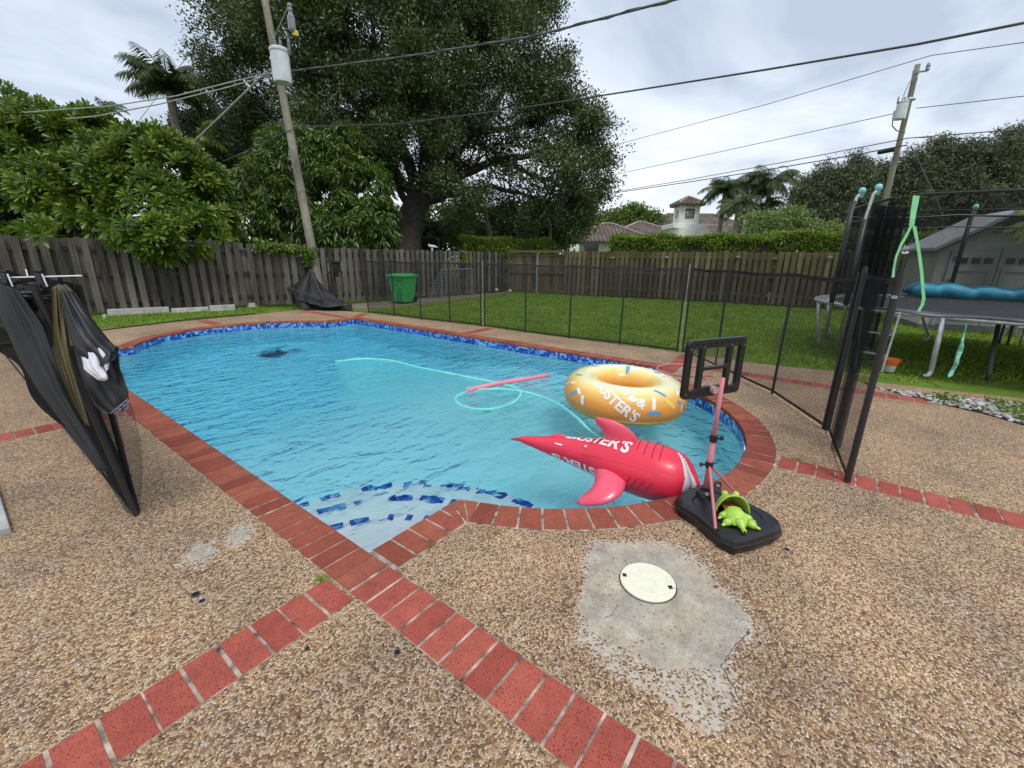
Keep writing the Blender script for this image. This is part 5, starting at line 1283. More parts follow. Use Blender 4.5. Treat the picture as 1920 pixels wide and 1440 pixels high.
# phi that faces the camera
pc = math.atan2(-DC.y, -DC.x)
def spk(kind, dphi, th, L=.13, W_=.035, rot=0):
    b = MB(); b.add(*pill(dfn, pc+R(dphi), R(th), L*1.12, W_*1.15, R(rot))); b.build('sprinkle', {'w': WH, 'b': BLU, 'y': YEL}[kind], don)
for a in [('w', -38, 10, .11, .04, -75), ('w', -46, 30, .10, .035, -30), ('b', -52, 18, .13, .032, 38), ('w', -62, 42, .09, .03, 20), ('w', -72, 30, .08, .03, 55), ('y', -75, 58, .12, .03, 20), ('b', -74, 70, .13, .022, 25), ('w', 27, 32, .15, .04, 82), ('y', 44, 26, .16, .036, -42), ('b', 27, 3, .15, .042, 0), ('b', 58, 20, .11, .032, -35), ('w', 60, 4, .09, .028, 90), ('b', 38, 62, .14, .03, -50), ('w', 62, 50, .1, .03, 30), ('b', 72, 42, .12, .03, 60), ('b', 178, 118, .15, .04, 88), ('w', 163, 112, .12, .03, 40), ('w', 196, 108, .15, .03, 20), ('y', 215, 128, .16, .03, 25), ('b', 213, 82, .16, .02, 0), ('b', 128, 95, .1, .03, 10), ('b', 116, 70, .15, .025, 25), ('y', 135, 65, .12, .03, 15), ('w', 100, 50, .1, .03, 60), ('b', 235, 90, .12, .03, -30), ('y', 105, 20, .12, .03, 40), ('b', 250, 50, .12, .03, 10), ('w', 150, 30, .12, .03, 60), ('b', 180, 20, .12, .03, 0), ('w', 210, 30, .12, .03, -60), ('y', 90, 50, .12, .03, -20)]: spk(*a)
def wrap_text(s_, fn, size, rot, ou, ov, cut=.02, bold=.03, flip=False):
    vs, fs = text_verts(s_, size, bold, cut); out = []
    for x_, y_, _ in vs:
        xx = x_*math.cos(rot)-y_*math.sin(rot)+ou; yy = x_*math.sin(rot)+y_*math.cos(rot)+ov; out.append(fn(xx, yy))
    return out, fs
for dph in (0, 120, 240):
    tb = MB()
    def tf_(x_, y_, dph=dph): return dp(pc+R(dph)+x_/.74, R(26)+y_/RB, .004)
    tb.add(*wrap_text("BUSTER'S", tf_, .165, R(-34), -.42, .17, bold=.03))
    tb.add(*wrap_text("DAVE &", tf_, .15, R(-34), -.21, .245, bold=.03))
    tb.build('lettering', WH, don)
# ------------------------------------------------------------------ shark
def hermite(P_, u):
    n_ = len(P_)-1; f_ = min(max(u*n_, 0), n_-1e-6); i = int(f_); t_ = f_-i
    p0 = P_[max(i-1, 0)]; p1 = P_[i]; p2 = P_[i+1]; p3 = P_[min(i+2, n_)]
    return .5*((2*p1)+(p2-p0)*t_+(2*p0-5*p1+4*p2-p3)*t_*t_+(3*p1-p0-3*p2+p3)*t_**3)
def sp_at(px, py, z): return G(px, py, z)
spine = [sp_at(976, 823, .10), sp_at(1045, 838, .08), sp_at(1100, 852, .06), sp_at(1150, 864, .07), sp_at(1200, 877, .07), sp_at(1245, 889, .07), sp_at(1282, 899, .06), sp_at(1313, 909, .05)]
rad = [.026, .098, .145, .200, .228, .222, .168, .012]
spine = [Vector(q) for q in spine]
shk = thing('inflatable_shark', Vector((spine[3].x, spine[3].y, WZ)), 'red inflatable shark lying on its side in the water with its nose on the coping', 'pool float')
# frame along the body: back direction leans up and away to the left
bodydir = (spine[-1]-spine[0]).normalized()
backd = (G(1119, 780, .30)-G(1152, 850, .10));
camr = Vector((CA.x, CA.y, CA.z));
def frame(u):
    t_ = (hermite(spine, min(u+.01, 1))-hermite(spine, max(u-.01, 0))).normalized()
    bk_ = Vector((0, 0, 1))*.93+Vector((-bodydir.y, bodydir.x, 0)).normalized()*(-.36 if Vector((-bodydir.y, bodydir.x, 0)).dot(CC) < 0 else .36)
    bk_ = (bk_-t_*bk_.dot(t_)).normalized(); sd_ = t_.cross(bk_).normalized(); return t_, bk_, sd_
def rr_at(u):
    P_ = [Vector((r_, 0, 0)) for r_ in rad]; return max(.004, hermite(P_, u).x)
def spt(u, th, e_=0.0):
    """th = 0 back, 90 deg = camera side"""
    t_, bk_, sd_ = frame(u); s_ = 1 if sd_.dot(CC) < 0 else -1; r_ = rr_at(u)+e_
    # cross section: slightly flattened, pointed top at the mouth end
    return hermite(spine, u)+bk_*math.cos(th)*r_*.95+sd_*s_*math.sin(th)*r_*1.04
red = simple('glossy red vinyl', (.80, .032, .072), .38, .12, 3, .10, 14, coat=.12, spec=.5); pink = simple('pink red vinyl fin', (.85, .09, .16), .3, .2, 5, coat=.2)
bm_ = MB(); nu, nv = 110, 64
vs = [spt(.0+1.0*i/(nu-1), 2*math.pi*j/nv) for i in range(nu) for j in range(nv)]
fs = []; ms_ = []
def mouth(u, th):
    a = abs(((th+math.pi) % (2*math.pi))-math.pi)   # 0 back .. pi belly
    c_ = .835+.10*math.sin(min(a, math.pi*.75)*.9)**1.0 if True else 0
    c_ = .715+.205*math.sin(min(1, a/1.75)*math.pi/2); hw = .044*min(1, max(0, (a-.22))/.7)
    return abs(u-c_) < hw, c_, hw
for i in range(nu-1):
    for j in range(nv):
        fs.append((i*nv+j, i*nv+(j+1) % nv, (i+1)*nv+(j+1) % nv, (i+1)*nv+j)); ms_.append(1 if mouth((i+.5)/(nu-1), 2*math.pi*(j+.5)/nv)[0] else 0)
bm_.add(vs, fs); bm_.m = ms_
bo = bm_.build('body', [red, simple('white vinyl mouth', (.86, .78, .80), .3, .08)], shk, smooth=True)
# zigzag teeth and gill lines
b = MB(); blk_ = simple('black print line', (.03, .02, .03), .5)
pts = []
for k in range(26):
    th = R(32)+R(112)*k/25; c_ = mouth(.5, th)[1]; pts.append(spt(c_+.0+(.011 if k % 2 else -.007), th, .0025))
b.tube(pts, .0016, 4)
for u0, a0, a1 in ((.555, 10, 48), (.60, 8, 56), (.645, 8, 60), (.685, 8, 62)):
    g_ = MB(); g_.tube([spt(u0+.012*k/8, R(a0+(a1-a0)*k/8), .002) for k in range(9)], .0022, 4); g_.build('gill_line', blk_, shk)
for u0 in (.53, .57, .61, .65):
    g_ = MB(); g_.tube([spt(u0+.04*k/8, R(132-26*k/8), .002) for k in range(9)], .0022, 4); g_.build('gill_line', blk_, shk)
b.build('teeth_line', blk_, shk)
b = MB(); b.tube([spt(.08+.78*k/40, R(92)-R(8)*math.sin(k/40*3), .001) for k in range(41)], .0022, 4); b.build('seam', red, shk)
def fin(base, tip, thick, name, mat, back=.0, curve=.0):
    """fin from a root line (two points) sweeping to a tip; puffed section"""
    A, B_ = base; nu_, nv_ = 17, 20; vs = []
    T = tip
    root = (A+B_)/2; ax = (B_-A)
    nrm = ax.cross(T-root).normalized()
    for i in range(nu_):
        u = i/(nu_-1)
        c_ = root.lerp(T, u)+ax*curve*math.sin(u*math.pi)
        w_ = ax.length*.5*(1-u)**.68*(1+.35*u)+.005; a_ = ax.normalized().lerp((ax.normalized()*.8+(T-root).normalized()*.4).normalized(), u)
        for j in range(nv_):
            an = 2*math.pi*j/nv_; vs.append(c_+a_*math.cos(an)*w_+nrm*math.sin(an)*thick*(1-u)**.5*(.55+.45*abs(math.sin(an))))
    b = MB(); b.add(vs, [(i*nv_+j, i*nv_+(j+1) % nv_, (i+1)*nv_+(j+1) % nv_, (i+1)*nv_+j) for i in range(nu_-1) for j in range(nv_)]+[tuple(range((nu_-1)*nv_, nu_*nv_))])
    return b.build(name, mat, shk, smooth=True)
A, B_ = spt(.37, R(20), -.03), spt(.545, R(14), -.03)
dd_ = ((spt(.48, R(16))-Vector((0, 0, H))).dot(CC))
fin((A, B_), PX(1116, 783, dd_+.02), .055, 'dorsal_fin', pink, curve=.22)
A, B_ = spt(.36, R(118), -.04), spt(.54, R(122), -.04)
dd2 = ((spt(.48, R(118))-Vector((0, 0, H))).dot(CC))
fin((A, B_), PX(1081, 944, dd2-.10), .06, 'side_fin', pink, curve=.30)
# far side fin resting in the water
A, B_ = spt(.42, R(235), -.04), spt(.56, R(235), -.04); c_ = (A+B_)/2
fin((A, B_), c_+Vector((CC.x, CC.y, 0)).normalized()*.30-bodydir*.2+Vector((0, 0, -.12)), .05, 'side_fin', pink, curve=.15)
# tail fin, two lobes
tA, tB = hermite(spine, .0), hermite(spine, .13); dt = (tB-Vector((0, 0, H))).dot(CC)
fin((hermite(spine, .02), spt(.17, 0, -.03)), PX(968, 823, dt+.12), .03, 'tail_fin', red, curve=-.1)
fin((spt(.06, 0, -.02), spt(.20, 0, -.04)), PX(1030, 817, dt+.02), .03, 'tail_fin', red)
def s1(x_, y_): return spt(.17+x_/1.65, R(40)-y_/.19, .004)
tb = MB(); tb.add(*wrap_text("BUSTER'S", s1, .145, R(-12), .0, .05)); tb.add(*wrap_text("DAVE &", s1, .13, R(-12), .12, .15)); tb.build('lettering', WH, shk)
def s2(x_, y_): return spt(.50-x_/1.65, R(118)+y_/.21, .004)
tb = MB(); tb.add(*wrap_text("BUSTER'S", s2, .15, R(4), .0, -.02)); tb.build('lettering', WH, shk)
tb = MB(); tb.add(*pill(lambda a, c_, x_, y_: spt(a+x_/1.5, c_+y_/.15, .004), .155, R(70), .05, .016, R(5))); tb.build('print_mark', WH, shk)
# ------------------------------------------------------------------ noodle, hose, cleaner
f = MB(); A, B_ = G(874, 733, WZ+.02), G(1028, 702, WZ+.03)
f.tube([A.lerp(B_, i/10)+Vector((0, 0, .012*math.sin(i*.5))) for i in range(11)], .034, 14); o = f.build('pool_noodle', simple('pink foam', (.82, .27, .36), .8, .12, 6, .2, 80), smooth=True); tag(o, 'straight pink foam noodle floating beside the teal hose loop', 'pool noodle')
teal = simple('pale turquoise hose', (.20, .72, .66), .4, .15, 5)
def smoothp(P_, k=6):
    P_ = [Vector(p_) for p_ in P_]; return [hermite(P_, i/(k*(len(P_)-1))) for i in range(k*(len(P_)-1)+1)]
hz0 = WZ+.004
pts = [G(560, 700, -.5), G(606, 684, WZ-.08), G(650, 676, hz0), G(690, 673, hz0), G(735, 677, hz0), G(785, 689, hz0), G(835, 699, hz0), G(880, 708, hz0), G(930, 718, hz0), G(975, 732, hz0), G(962, 755, hz0), G(915, 768, hz0+.01), G(868, 762, hz0), G(855, 745, hz0), G(885, 733, hz0), G(940, 730, hz0+.01), G(990, 737, hz0+.01), G(1040, 754, hz0), G(1080, 782, hz0), G(1105, 808, hz0-.02), G(1135, 838, WZ-.06), G(1160, 880, WZ-.12), G(1172, 920, WZ-.2), G(1176, 944, WZ-.25)]
f = MB(); f.tube(smoothp(pts), .021, 8); o = f.build('pool_hose', teal, smooth=True); tag(o, 'long pale turquoise vacuum hose floating in a loop across the pool', 'hose')
cz = -1.3
c = G(522, 722, -1.3); c.z = floorz(c.x, c.y)+.1
cl = thing('pool_cleaner', c, 'dark suction cleaner lying on the pool floor near the hose end', 'pool cleaner')
f = MB(); f.lathe([(.26, -.09), (.30, -.04), (.27, .05), (.14, .13), (.06, .15)], c, 24); f.build('cleaner_body', M['black_plastic'], cl, smooth=True)
f = MB(); f.tube([c+Vector((0, 0, .12)), c+Vector((.05, -.05, .35)), c+Vector((.3, -.1, .7))], .035, 8); f.build('hose_cuff', M['black_plastic'], cl)
for dx in (-.25, .25):
    f = MB(); f.lathe([(.09, -.03), (.10, 0), (.09, .03)], c+Vector((dx, 0, -.02)), 14, M=Matrix.Rotation(R(90), 3, 'Y')); f.build('wheel', M['steel_dark'], cl)
c = Vector((4.9, 10.2, floorz(4.9, 10.2)+.02)); f = MB(); f.lathe([(.18, 0), (.17, .03), (.05, .04)], c, 24); o = f.build('main_drain', simple('drain cover', (.25, .4, .45), .6)); tag(o, 'round drain cover on the floor of the deep end', 'drain')
# ------------------------------------------------------------------ basketball stand
ps = G(1320, 936, .06); ps.z = 0
st = thing('basketball_stand', ps, 'toy basketball hoop with pink pole and black framed clear backboard on a black base', 'basketball hoop')
bz = .10
lo = [G(*q, .012) for q in ((1272, 958), (1298, 977), (1336, 1012), (1350, 1026), (1378, 1038), (1415, 1027), (1452, 1013), (1463, 999))]
hi_b = [G(*q, bz) for q in ((1455, 975), (1440, 962), (1405, 945), (1352, 916), (1332, 912), (1300, 919), (1277, 930))]
hi_f = [G(*q, bz) for q in ((1274, 932), (1280, 944), (1310, 962), (1337, 985), (1352, 998), (1378, 1010), (1412, 1003), (1448, 991), (1459, 983))]
base_top = hi_f + [G(*q, bz) for q in ((1455, 972), (1440, 960), (1405, 943), (1356, 922), (1346, 914), (1330, 908), (1300, 914), (1281, 922))]
n_ = len(base_top); cc = sum(base_top, Vector((0, 0, 0)))/n_
def ringz(sc_, z): return [Vector((cc.x+(q.x-cc.x)*sc_, cc.y+(q.y-cc.y)*sc_, z)) for q in base_top]
b = MB(); rings = [ringz(1.06, .004), ringz(1.10, .03), ringz(1.10, .055), ringz(1.085, .06), ringz(1.06, .085), ringz(.98, bz), ringz(.72, bz+.002), ringz(.70, bz-.006), ringz(.3, bz-.004)]
b.add([q for r_ in rings for q in r_], [tuple(reversed(range(n_)))]+[(k*n_+i, k*n_+(i+1) % n_, (k+1)*n_+(i+1) % n_, (k+1)*n_+i) for k in range(len(rings)-1) for i in range(n_)]+[tuple(range((len(rings)-1)*n_, len(rings)*n_))])
b.build('base', M['black_plastic'], st, bevel=.006)
f = MB(); f.lathe([(.062, bz-.005), (.055, bz+.02), (.036, bz+.035), (.034, bz+.055)], ps, 20); f.build('pole_socket', M['black_plastic'], st)
ppk = simple('faded pink red metal', (.60, .13, .16), .45, .3, 9, .15, 80, c2=(.52, .20, .22))
dpp = (ps-Vector((0, 0, H))).dot(CC)
ptop = Vector((ps.x, ps.y, .93)); pm = ps.copy(); pm.z = .52
f = MB(); f.tube([Vector((ps.x, ps.y, .12)), pm], .0185, 14); f.build('pole', ppk, st, smooth=True)
f = MB(); f.tube([pm-Vector((0, 0, .05)), ptop], .014, 14); f.build('pole', ppk, st, smooth=True)
for z in (.515, .325):
    f = MB(); f.lathe([(.024, -.022), (.026, 0), (.024, .022)], Vector((ps.x, ps.y, z)), 14); f.tube([Vector((ps.x, ps.y, z)), Vector((ps.x, ps.y, z))+right*.05*(1 if z > .5 else -1)], .007, 8)
    q = Vector((ps.x, ps.y, z))+right*.05*(1 if z > .5 else -1); f.tube([q-right*.004, q+right*.012*(1 if z > .5 else -1)], .014, 8); f.build('clamp_knob', M['black_plastic'], st)
for q in (G(1342, 994, bz), G(1378, 922, .05)):
    f = MB(); f.tube([Vector((ps.x, ps.y, .325)), q.lerp(Vector((ps.x, ps.y, .325)), .02)], .009, 8); f.build('brace', ppk, st)
# back wheel bump
q = G(1344, 917, .05); f = MB(); f.lathe([(.05, -.02), (.055, 0), (.05, .02)], Vector((q.x, q.y, .056)), 18, M=Matrix.Rotation(R(90), 3, 'X')); f.build('wheel', M['black_plastic'], st)
# backboard
bc = ps.copy()
TL, TR_, BR, BL = None, None, None, None
dirb = (CA*math.cos(R(-24))+Vector((CC.x, CC.y, 0)).normalized()*math.sin(R(24))); dirb.z = 0; dirb.normalize()
fwd = Vector((-dirb.y, dirb.x, 0)); fwd = fwd if fwd.dot(CC) > 0 else -fwd
zb0, zb1 = .715, 1.13
mid = PX(1338, 690, dpp+.035); BC = Vector((mid.x, mid.y, (zb0+zb1)/2))
BW = .55; BH = zb1-zb0
def bp(x_, z_, y_=0): return BC+dirb*x_+Vector((0, 0, z_))+fwd*y_
def bar(b, x0, x1, z0, z1, th=.028):
    b.add([bp(x0, z0, -th/2), bp(x1, z0, -th/2), bp(x1, z1, -th/2), bp(x0, z1, -th/2), bp(x0, z0, th/2), bp(x1, z0, th/2), bp(x1, z1, th/2), bp(x0, z1, th/2)], [(0, 1, 2, 3), (7, 6, 5, 4), (0, 4, 5, 1), (1, 5, 6, 2), (2, 6, 7, 3), (3, 7, 4, 0)])
def rrect(x0, x1, z0, z1, r_, n=5):
    out = []
    for cx_, cz_, a0 in ((x1-r_, z1-r_, 0), (x0+r_, z1-r_, 90), (x0+r_, z0+r_, 180), (x1-r_, z0+r_, 270)):
        out += [(cx_+r_*math.cos(R(a0+90*i/n)), cz_+r_*math.sin(R(a0+90*i/n))) for i in range(n+1)]
    return out
bm2 = bmesh.new(); W2, H2 = BW/2, BH/2
loops = [rrect(-W2, W2, -H2, H2, .035), rrect(-W2+.048, -W2+.122, -H2+.062, H2-.062, .012), rrect(W2-.122, W2-.048, -H2+.062, H2-.062, .012), rrect(-W2+.165, W2-.165, .012, H2-.062, .014), rrect(-W2+.165, W2-.165, -H2+.075, -.012, .014)]
es = []
for lp in loops:
    vv = [bm2.verts.new((x_, z_, 0)) for x_, z_ in lp]; es += [bm2.edges.new((vv[i], vv[(i+1) % len(vv)])) for i in range(len(vv))]
bmesh.ops.triangle_fill(bm2, use_beauty=True, edges=es)
me = bpy.data.meshes.new('backboard_frame')
for v_ in bm2.verts: q = bp(v_.co.x, v_.co.y)-st.location; v_.co = q
bm2.to_mesh(me); bm2.free(); fo = link('backboard_frame', me, M['black_plastic'], st)
md = fo.modifiers.new('s', 'SOLIDIFY'); md.thickness = .034; md.offset = 0; md = fo.modifiers.new('b', 'BEVEL'); md.width = .006; md.segments = 3; md.limit_method = 'ANGLE'; md.angle_limit = R(50)
# shade of the slots round the frame, painted as thin near-black bars
b = MB()
for i in range(8):
    x_ = -W2+.07+i*(BW-.14)/7
    for z_ in (H2-.030, -H2+.032): bar(b, x_-.016, x_+.016, z_-.005, z_+.005, .0365)
for i in range(6):
    z_ = -H2+.09+i*(BH-.18)/5
    for x_ in (-W2+.024, W2-.024): bar(b, x_-.005, x_+.005, z_-.014, z_+.014, .0365)
b.build('slot_shadows', simple('slot shadow black', (.004, .004, .004), .9), fo)
b = MB()
for x_, z_ in ((-W2+.026, H2-.06), (W2-.026, H2-.06), (-W2+.026, -H2+.04), (-W2+.145, H2-.05), (W2-.145, H2-.05)):
    b.lathe([(.004, -.0195), (.004, .0195)], bp(x_, z_), 8, M=Matrix(((dirb.x, 0, fwd.x), (dirb.y, 0, fwd.y), (0, 1, 0))))
b.build('screws', M['galv'], fo)
m, t, p, o_ = newmat('clear backboard sheet'); t.nodes.remove(p)
tr_ = N(t, 'ShaderNodeBsdfTransparent'); tr_.inputs[0].default_value = (.90, .93, .92, 1); gl = N(t, 'ShaderNodeBsdfGlossy'); gl.inputs[1].default_value = .12; gl.inputs[0].default_value = (1, 1, 1, 1); fr = N(t, 'ShaderNodeFresnel'); fr.inputs[0].default_value = 1.45
mxs = N(t, 'ShaderNodeMixShader'); mxs.inputs[0].default_value = .07; lk(t, tr_.outputs[0], mxs.inputs[1]); lk(t, gl.outputs[0], mxs.inputs[2]); lk(t, mxs.outputs[0], o_.inputs[0])
b = MB(); b.add([bp(-W2+.03, -H2+.03), bp(W2-.03, -H2+.03), bp(W2-.03, H2-.03), bp(-W2+.03, H2-.03)], [(0, 1, 2, 3)]); b.build('clear_panel', m, st)
# hoop on the pool side
hz_ = .80; rc = G(1297, 712, .84); hz_ = .84
hd_ = Vector((bp(0, 0).x, bp(0, 0).y, hz_)); hr = .185
rc = hd_+fwd*(hr+.075)+dirb*(-.015)
f = MB(); f.tube([rc+Vector((hr*math.cos(2*math.pi*i/48), hr*math.sin(2*math.pi*i/48), 0)) for i in range(48)], .0075, 8, closed=True); f.tube([hd_+dirb*.05, rc-fwd*hr*.97+dirb*.03], .007, 6); f.tube([hd_-dirb*.05, rc-fwd*hr*.97-dirb*.03], .007, 6); f.build('hoop', ppk, st, smooth=True)
f = MB(); q = bp(0, -H2+.05); f.tube([q-fwd*.05, q+fwd*.04], .028, 12); f.build('hoop_bracket', simple('faded pink plastic', (.50, .30, .31), .5), st)
# ------------------------------------------------------------------ crocodile toy
ck = simple('lime green plastic', (.44, .66, .10), .36, .12, 8, .1, 60, c2=(.36, .58, .08), coat=.15)
cro = thing('crocodile_toy', G(1375, 965, bz), 'lime green plastic crocodile water toy with open jaws lying on the black base', 'toy')
Fd = (G(1402, 1000, bz)-G(1365, 940, bz)); Fd.z = 0; cl_ = Fd.length; Fd.normalize(); Sd = Vector((-Fd.y, Fd.x, 0)); Sd = Sd if Sd.dot(CA) > 0 else -Sd   # Sd points right in the picture
O = G(1380, 976, bz+.0)
def cp(a, s_, z): return O+Fd*a+Sd*s_+Vector((0, 0, z))     # a toward the nozzle
b = MB()
def body(u, v):     # flattened shell with scutes
    a = -.075+u*.15; w_ = .070*math.sqrt(max(0, 1-((u-.40)/.66)**2)); th = math.pi*v; h_ = .055*math.sqrt(max(.0, 1-((u-.38)/.68)**2))
    return cp(a, w_*math.cos(th), .008+h_*math.sin(th)+.0035*(1 if (math.sin(u*60) > .0 and abs(v-.5) < .2) else 0)*1)
b.grid(body, 46, 25); b.build('body', ck, cro, smooth=True)
b = MB()
for row, s0 in ((0, 0), (1, -.026), (2, .026)):
    for k in range(6):
        u = .14+k*.125; h_ = .055*math.sqrt(max(.0, 1-((u-.38)/.68)**2)); w_ = .070*math.sqrt(max(0, 1-((u-.40)/.66)**2)); ss = s0*(1-u*.35); zz = .008+h_*math.sqrt(max(0, 1-(ss/max(w_, .01))**2))+.001
        q = cp(-.075+u*.15, ss, zz); ax = Matrix(((Sd.x, Fd.x, 0), (Sd.y, Fd.y, 0), (0, 0, 1)))
        b.box(q, (.022*(1.2 if row == 0 else .8)*(1-u*.3), .007, .006), ax=ax)
b.build('back_ridges', ck, cro, bevel=.002)
for sa, ss in ((-.03, -1), (.045, -1), (-.02, 1), (.05, 1)):
    b = MB(); q0 = cp(sa, ss*.05, .02); q1 = cp(sa+.010, ss*.074, .016); q2 = cp(sa+.018, ss*.088, .012)
    b.tube([q0, q1, q2], [.024, .022, .018], 12)
    for k in range(3): b.tube([q2, cp(sa+.030+.004*k, ss*(.086+.010*k), .009)], [.010, .008], 8)
    b.build('leg', ck, cro, smooth=True)
b = MB(); q = cp(.07, 0, .02); ax = Fd
b.tube([cp(.055, 0, .028), cp(.078, 0, .024), cp(.080, 0, .024), cp(.086, 0, .023), cp(.088, 0, .023), cp(.10, 0, .020), cp(.103, 0, .020), cp(.128, 0, .016), cp(.130, 0, .016), cp(.137, 0, .015)], [.032, .028, .023, .023, .019, .018, .014, .012, .014, .014], 14); b.build('nozzle_tail', ck, cro, smooth=True)
f = MB(); f.tube([cp(.136, 0, .015), cp(.1385, 0, .0148)], .006, 10); f.build('nozzle_hole', M['black_plastic'], cro)
# head: hollow upper jaw gaping toward the body
b = MB()
def jaw(u, v):
    a = -.215+u*.150; w_ = .066+.034*u-.02*(1-u)**2; th = math.pi*v; lump = .018*math.exp(-((u-.45)/.10)**2)*(math.exp(-((v-.30)/.1)**2)+math.exp(-((v-.70)/.1)**2)); h_ = .080+.048*u-.02*(1-u)**2*2
    return cp(a-.02*(1-math.sin(th))*0, w_*math.cos(th), .005+(h_+lump)*math.sin(th)*(1 if u > .06 else .55))
b.grid(jaw, 26, 33)
b.build('upper_jaw', ck, cro, smooth=True, solid=.006)
b = MB(); fr_ = [jaw(0, k/16) for k in range(17)]; b.add(fr_, [tuple(range(17))]); b.build('snout_end', ck, cro)
b = MB()
for s_ in (-1, 1): b.lathe([(.001, .016), (.014, .012), (.021, 0), (.020, -.02)], cp(-.150, s_*.034, .102), 12)
b.build('eye_bumps', ck, cro, smooth=True)
b = MB(); b.grid(lambda u, v: cp(-.20+u*.13, .055*(v*2-1), .012+.03*u), 8, 8); b.build('mouth_lining', simple('dull orange plastic', (.42, .10, .03), .5), cro, solid=.004)
b = MB()
for s_ in (-1, 1):
    for k in range(3): b.lathe([(.006, 0), (.001, -.02)], jaw(.5+k*.18, .03 if s_ > 0 else .97)+Vector((0, 0, .012)), 6)
b.build('teeth', WH, cro)
# ------------------------------------------------------------------ deck details
# repaired concrete patch with skimmer lid
M['patch'] = deck_mat('worn cement patch', cement=1)
pp_ = [(1110, 1022), (1150, 1014), (1205, 1016), (1262, 1022), (1296, 1050), (1325, 1072), (1352, 1105), (1385, 1135), (1405, 1160), (1404, 1185), (1378, 1215), (1356, 1258), (1330, 1262), (1280, 1258), (1235, 1262), (1195, 1238), (1150, 1215), (1110, 1190), (1088, 1165), (1082, 1125), (1098, 1080), (1102, 1050)]
sm_ = [(1110, 1010), (1268, 1012), (1330, 1060), (1420, 1160), (1412, 1200), (1380, 1245), (1400, 1310), (1385, 1370), (1330, 1400), (1270, 1340), (1240, 1300), (1160, 1255), (1080, 1190), (1075, 1100)]
def sdist(P_, x_, y_):
    c_ = False; m_ = 9
    for i in range(len(P_)):
        (x1, y1), (x2, y2) = P_[i], P_[i-1]
        if (y1 > y_) != (y2 > y_) and x_ < (x2-x1)*(y_-y1)/(y2-y1)+x1: c_ = not c_
        dx, dy = x2-x1, y2-y1; u = max(0, min(1, ((x_-x1)*dx+(y_-y1)*dy)/(dx*dx+dy*dy))); m_ = min(m_, math.hypot(x_-x1-u*dx, y_-y1-u*dy))
    return m_ if c_ else -m_
def patch_grid(name, P1_, P2_, z, c1, c2):
    W1 = [tuple(G(*q)[:2]) for q in P1_]; W2 = [tuple(G(*q)[:2]) for q in P2_]
    X_ = [q[0] for q in W1+W2]; Y_ = [q[1] for q in W1+W2]; x0, x1, y0, y1 = min(X_)-.16, max(X_)+.16, min(Y_)-.16, max(Y_)+.16
    n1, n2 = int((x1-x0)/.013), int((y1-y0)/.013); V_ = []; C_ = []
    for i in range(n1+1):
        for j in range(n2+1):
            x_, y_ = x0+(x1-x0)*i/n1, y0+(y1-y0)*j/n2; nz = mnoise.noise(Vector((x_*9, y_*9, 2)))*.018+mnoise.noise(Vector((x_*30, y_*30, 5)))*.008
            d1 = sdist(W1, x_, y_)+nz; d2 = sdist(W2, x_, y_)+nz*2.2+mnoise.noise(Vector((x_*4, y_*4, 7)))*.05
            a = max(0, min(1, (d1+.012)/.03)); b_ = max(0, min(1, (d2+.05)/.09))
            C_.append(max(c1*a, c2*b_)); V_.append((x_, y_, z))
    b = MB(); F_ = [(i*(n2+1)+j, (i+1)*(n2+1)+j, (i+1)*(n2+1)+j+1, i*(n2+1)+j+1) for i in range(n1) for j in range(n2)]
    F_ = [f_ for f_ in F_ if max(C_[k] for k in f_) > .01]
    b.add(V_, F_); o = b.build(name, M['patch']); o['kind'] = 'structure'
    at_ = o.data.attributes.new('cov', 'FLOAT', 'POINT'); at_.data.foreach_set('value', C_); return o
patch_grid('cement_patch', pp_, sm_, .003, .82, .54)
M['smear2'] = simple('white cement smear', (.62, .60, .57), .9, .45, 30, .4, 120, c2=(.40, .34, .27))
patch_grid('cement_smear', [(345, 1052), (362, 1024), (395, 1014), (414, 1024), (404, 1040), (372, 1058)], [(338, 1060), (360, 1018), (410, 1006), (422, 1026), (380, 1062)], .003, .76, .6)
patch_grid('cement_smear', [(428, 1006), (436, 992), (462, 988), (478, 996), (470, 1010), (444, 1018)], [(415, 1020), (430, 988), (468, 984), (484, 996), (450, 1022)], .0042, .76, .6)
cream = simple('cream plastic lid', (.80, .78, .62), .5, .06, 20, .15, 200)
LC = G(1214, 1093); LC.z = 0; ld_ = thing('skimmer_lid', LC, 'round cream plastic skimmer lid with radial ribs set in the worn concrete patch', 'lid')
LR = .142
f = MB(); f.lathe([(LR, .0), (LR, .012), (LR-.004, .016), (LR-.022, .0165), (LR-.024, .0145), (LR-.045, .0145), (LR-.047, .0165), (.036, .0165), (.034, .0145), (.028, .0145), (.026, .0165), (.0, .0165)], LC, 64, cap=False); f.build('lid_disc', cream, ld_)
f = MB(); Lr = right
for k in range(9):
    a = 2*math.pi*k/9+.3; q = LC+Vector((math.cos(a)*.067, math.sin(a)*.067, .0175)); f.box(q, (.055, .0025, .0025), a)
for k in range(30):
    a = 2*math.pi*k/30; q = LC+Vector((math.cos(a)*(LR-.034), math.sin(a)*(LR-.034), .0155)); f.box(q, (.010, .014, .0025), a)
f.build('ribs', cream, ld_)
for s_, (px, py) in ((-1, (1171, 1078)), (1, (1257, 1101))):
    q = G(px, py, .017); f = MB(); f.box((q.x, q.y, .0178), (.022, .020, .002), R(38)); f.build('finger_slot', M['black_plastic'], ld_)
    q2 = LC+(q-LC)*1.2; f = MB(); f.lathe([(.004, 0), (.003, .002)], (q2.x, q2.y, .017), 10); f.build('screw', M['galv'], ld_)
f = MB(); f.lathe([(LR+.006, .0048), (LR+.001, .0052)], LC, 64, cap=False); f.build('lid_gap', M['black_plastic'], ld_)
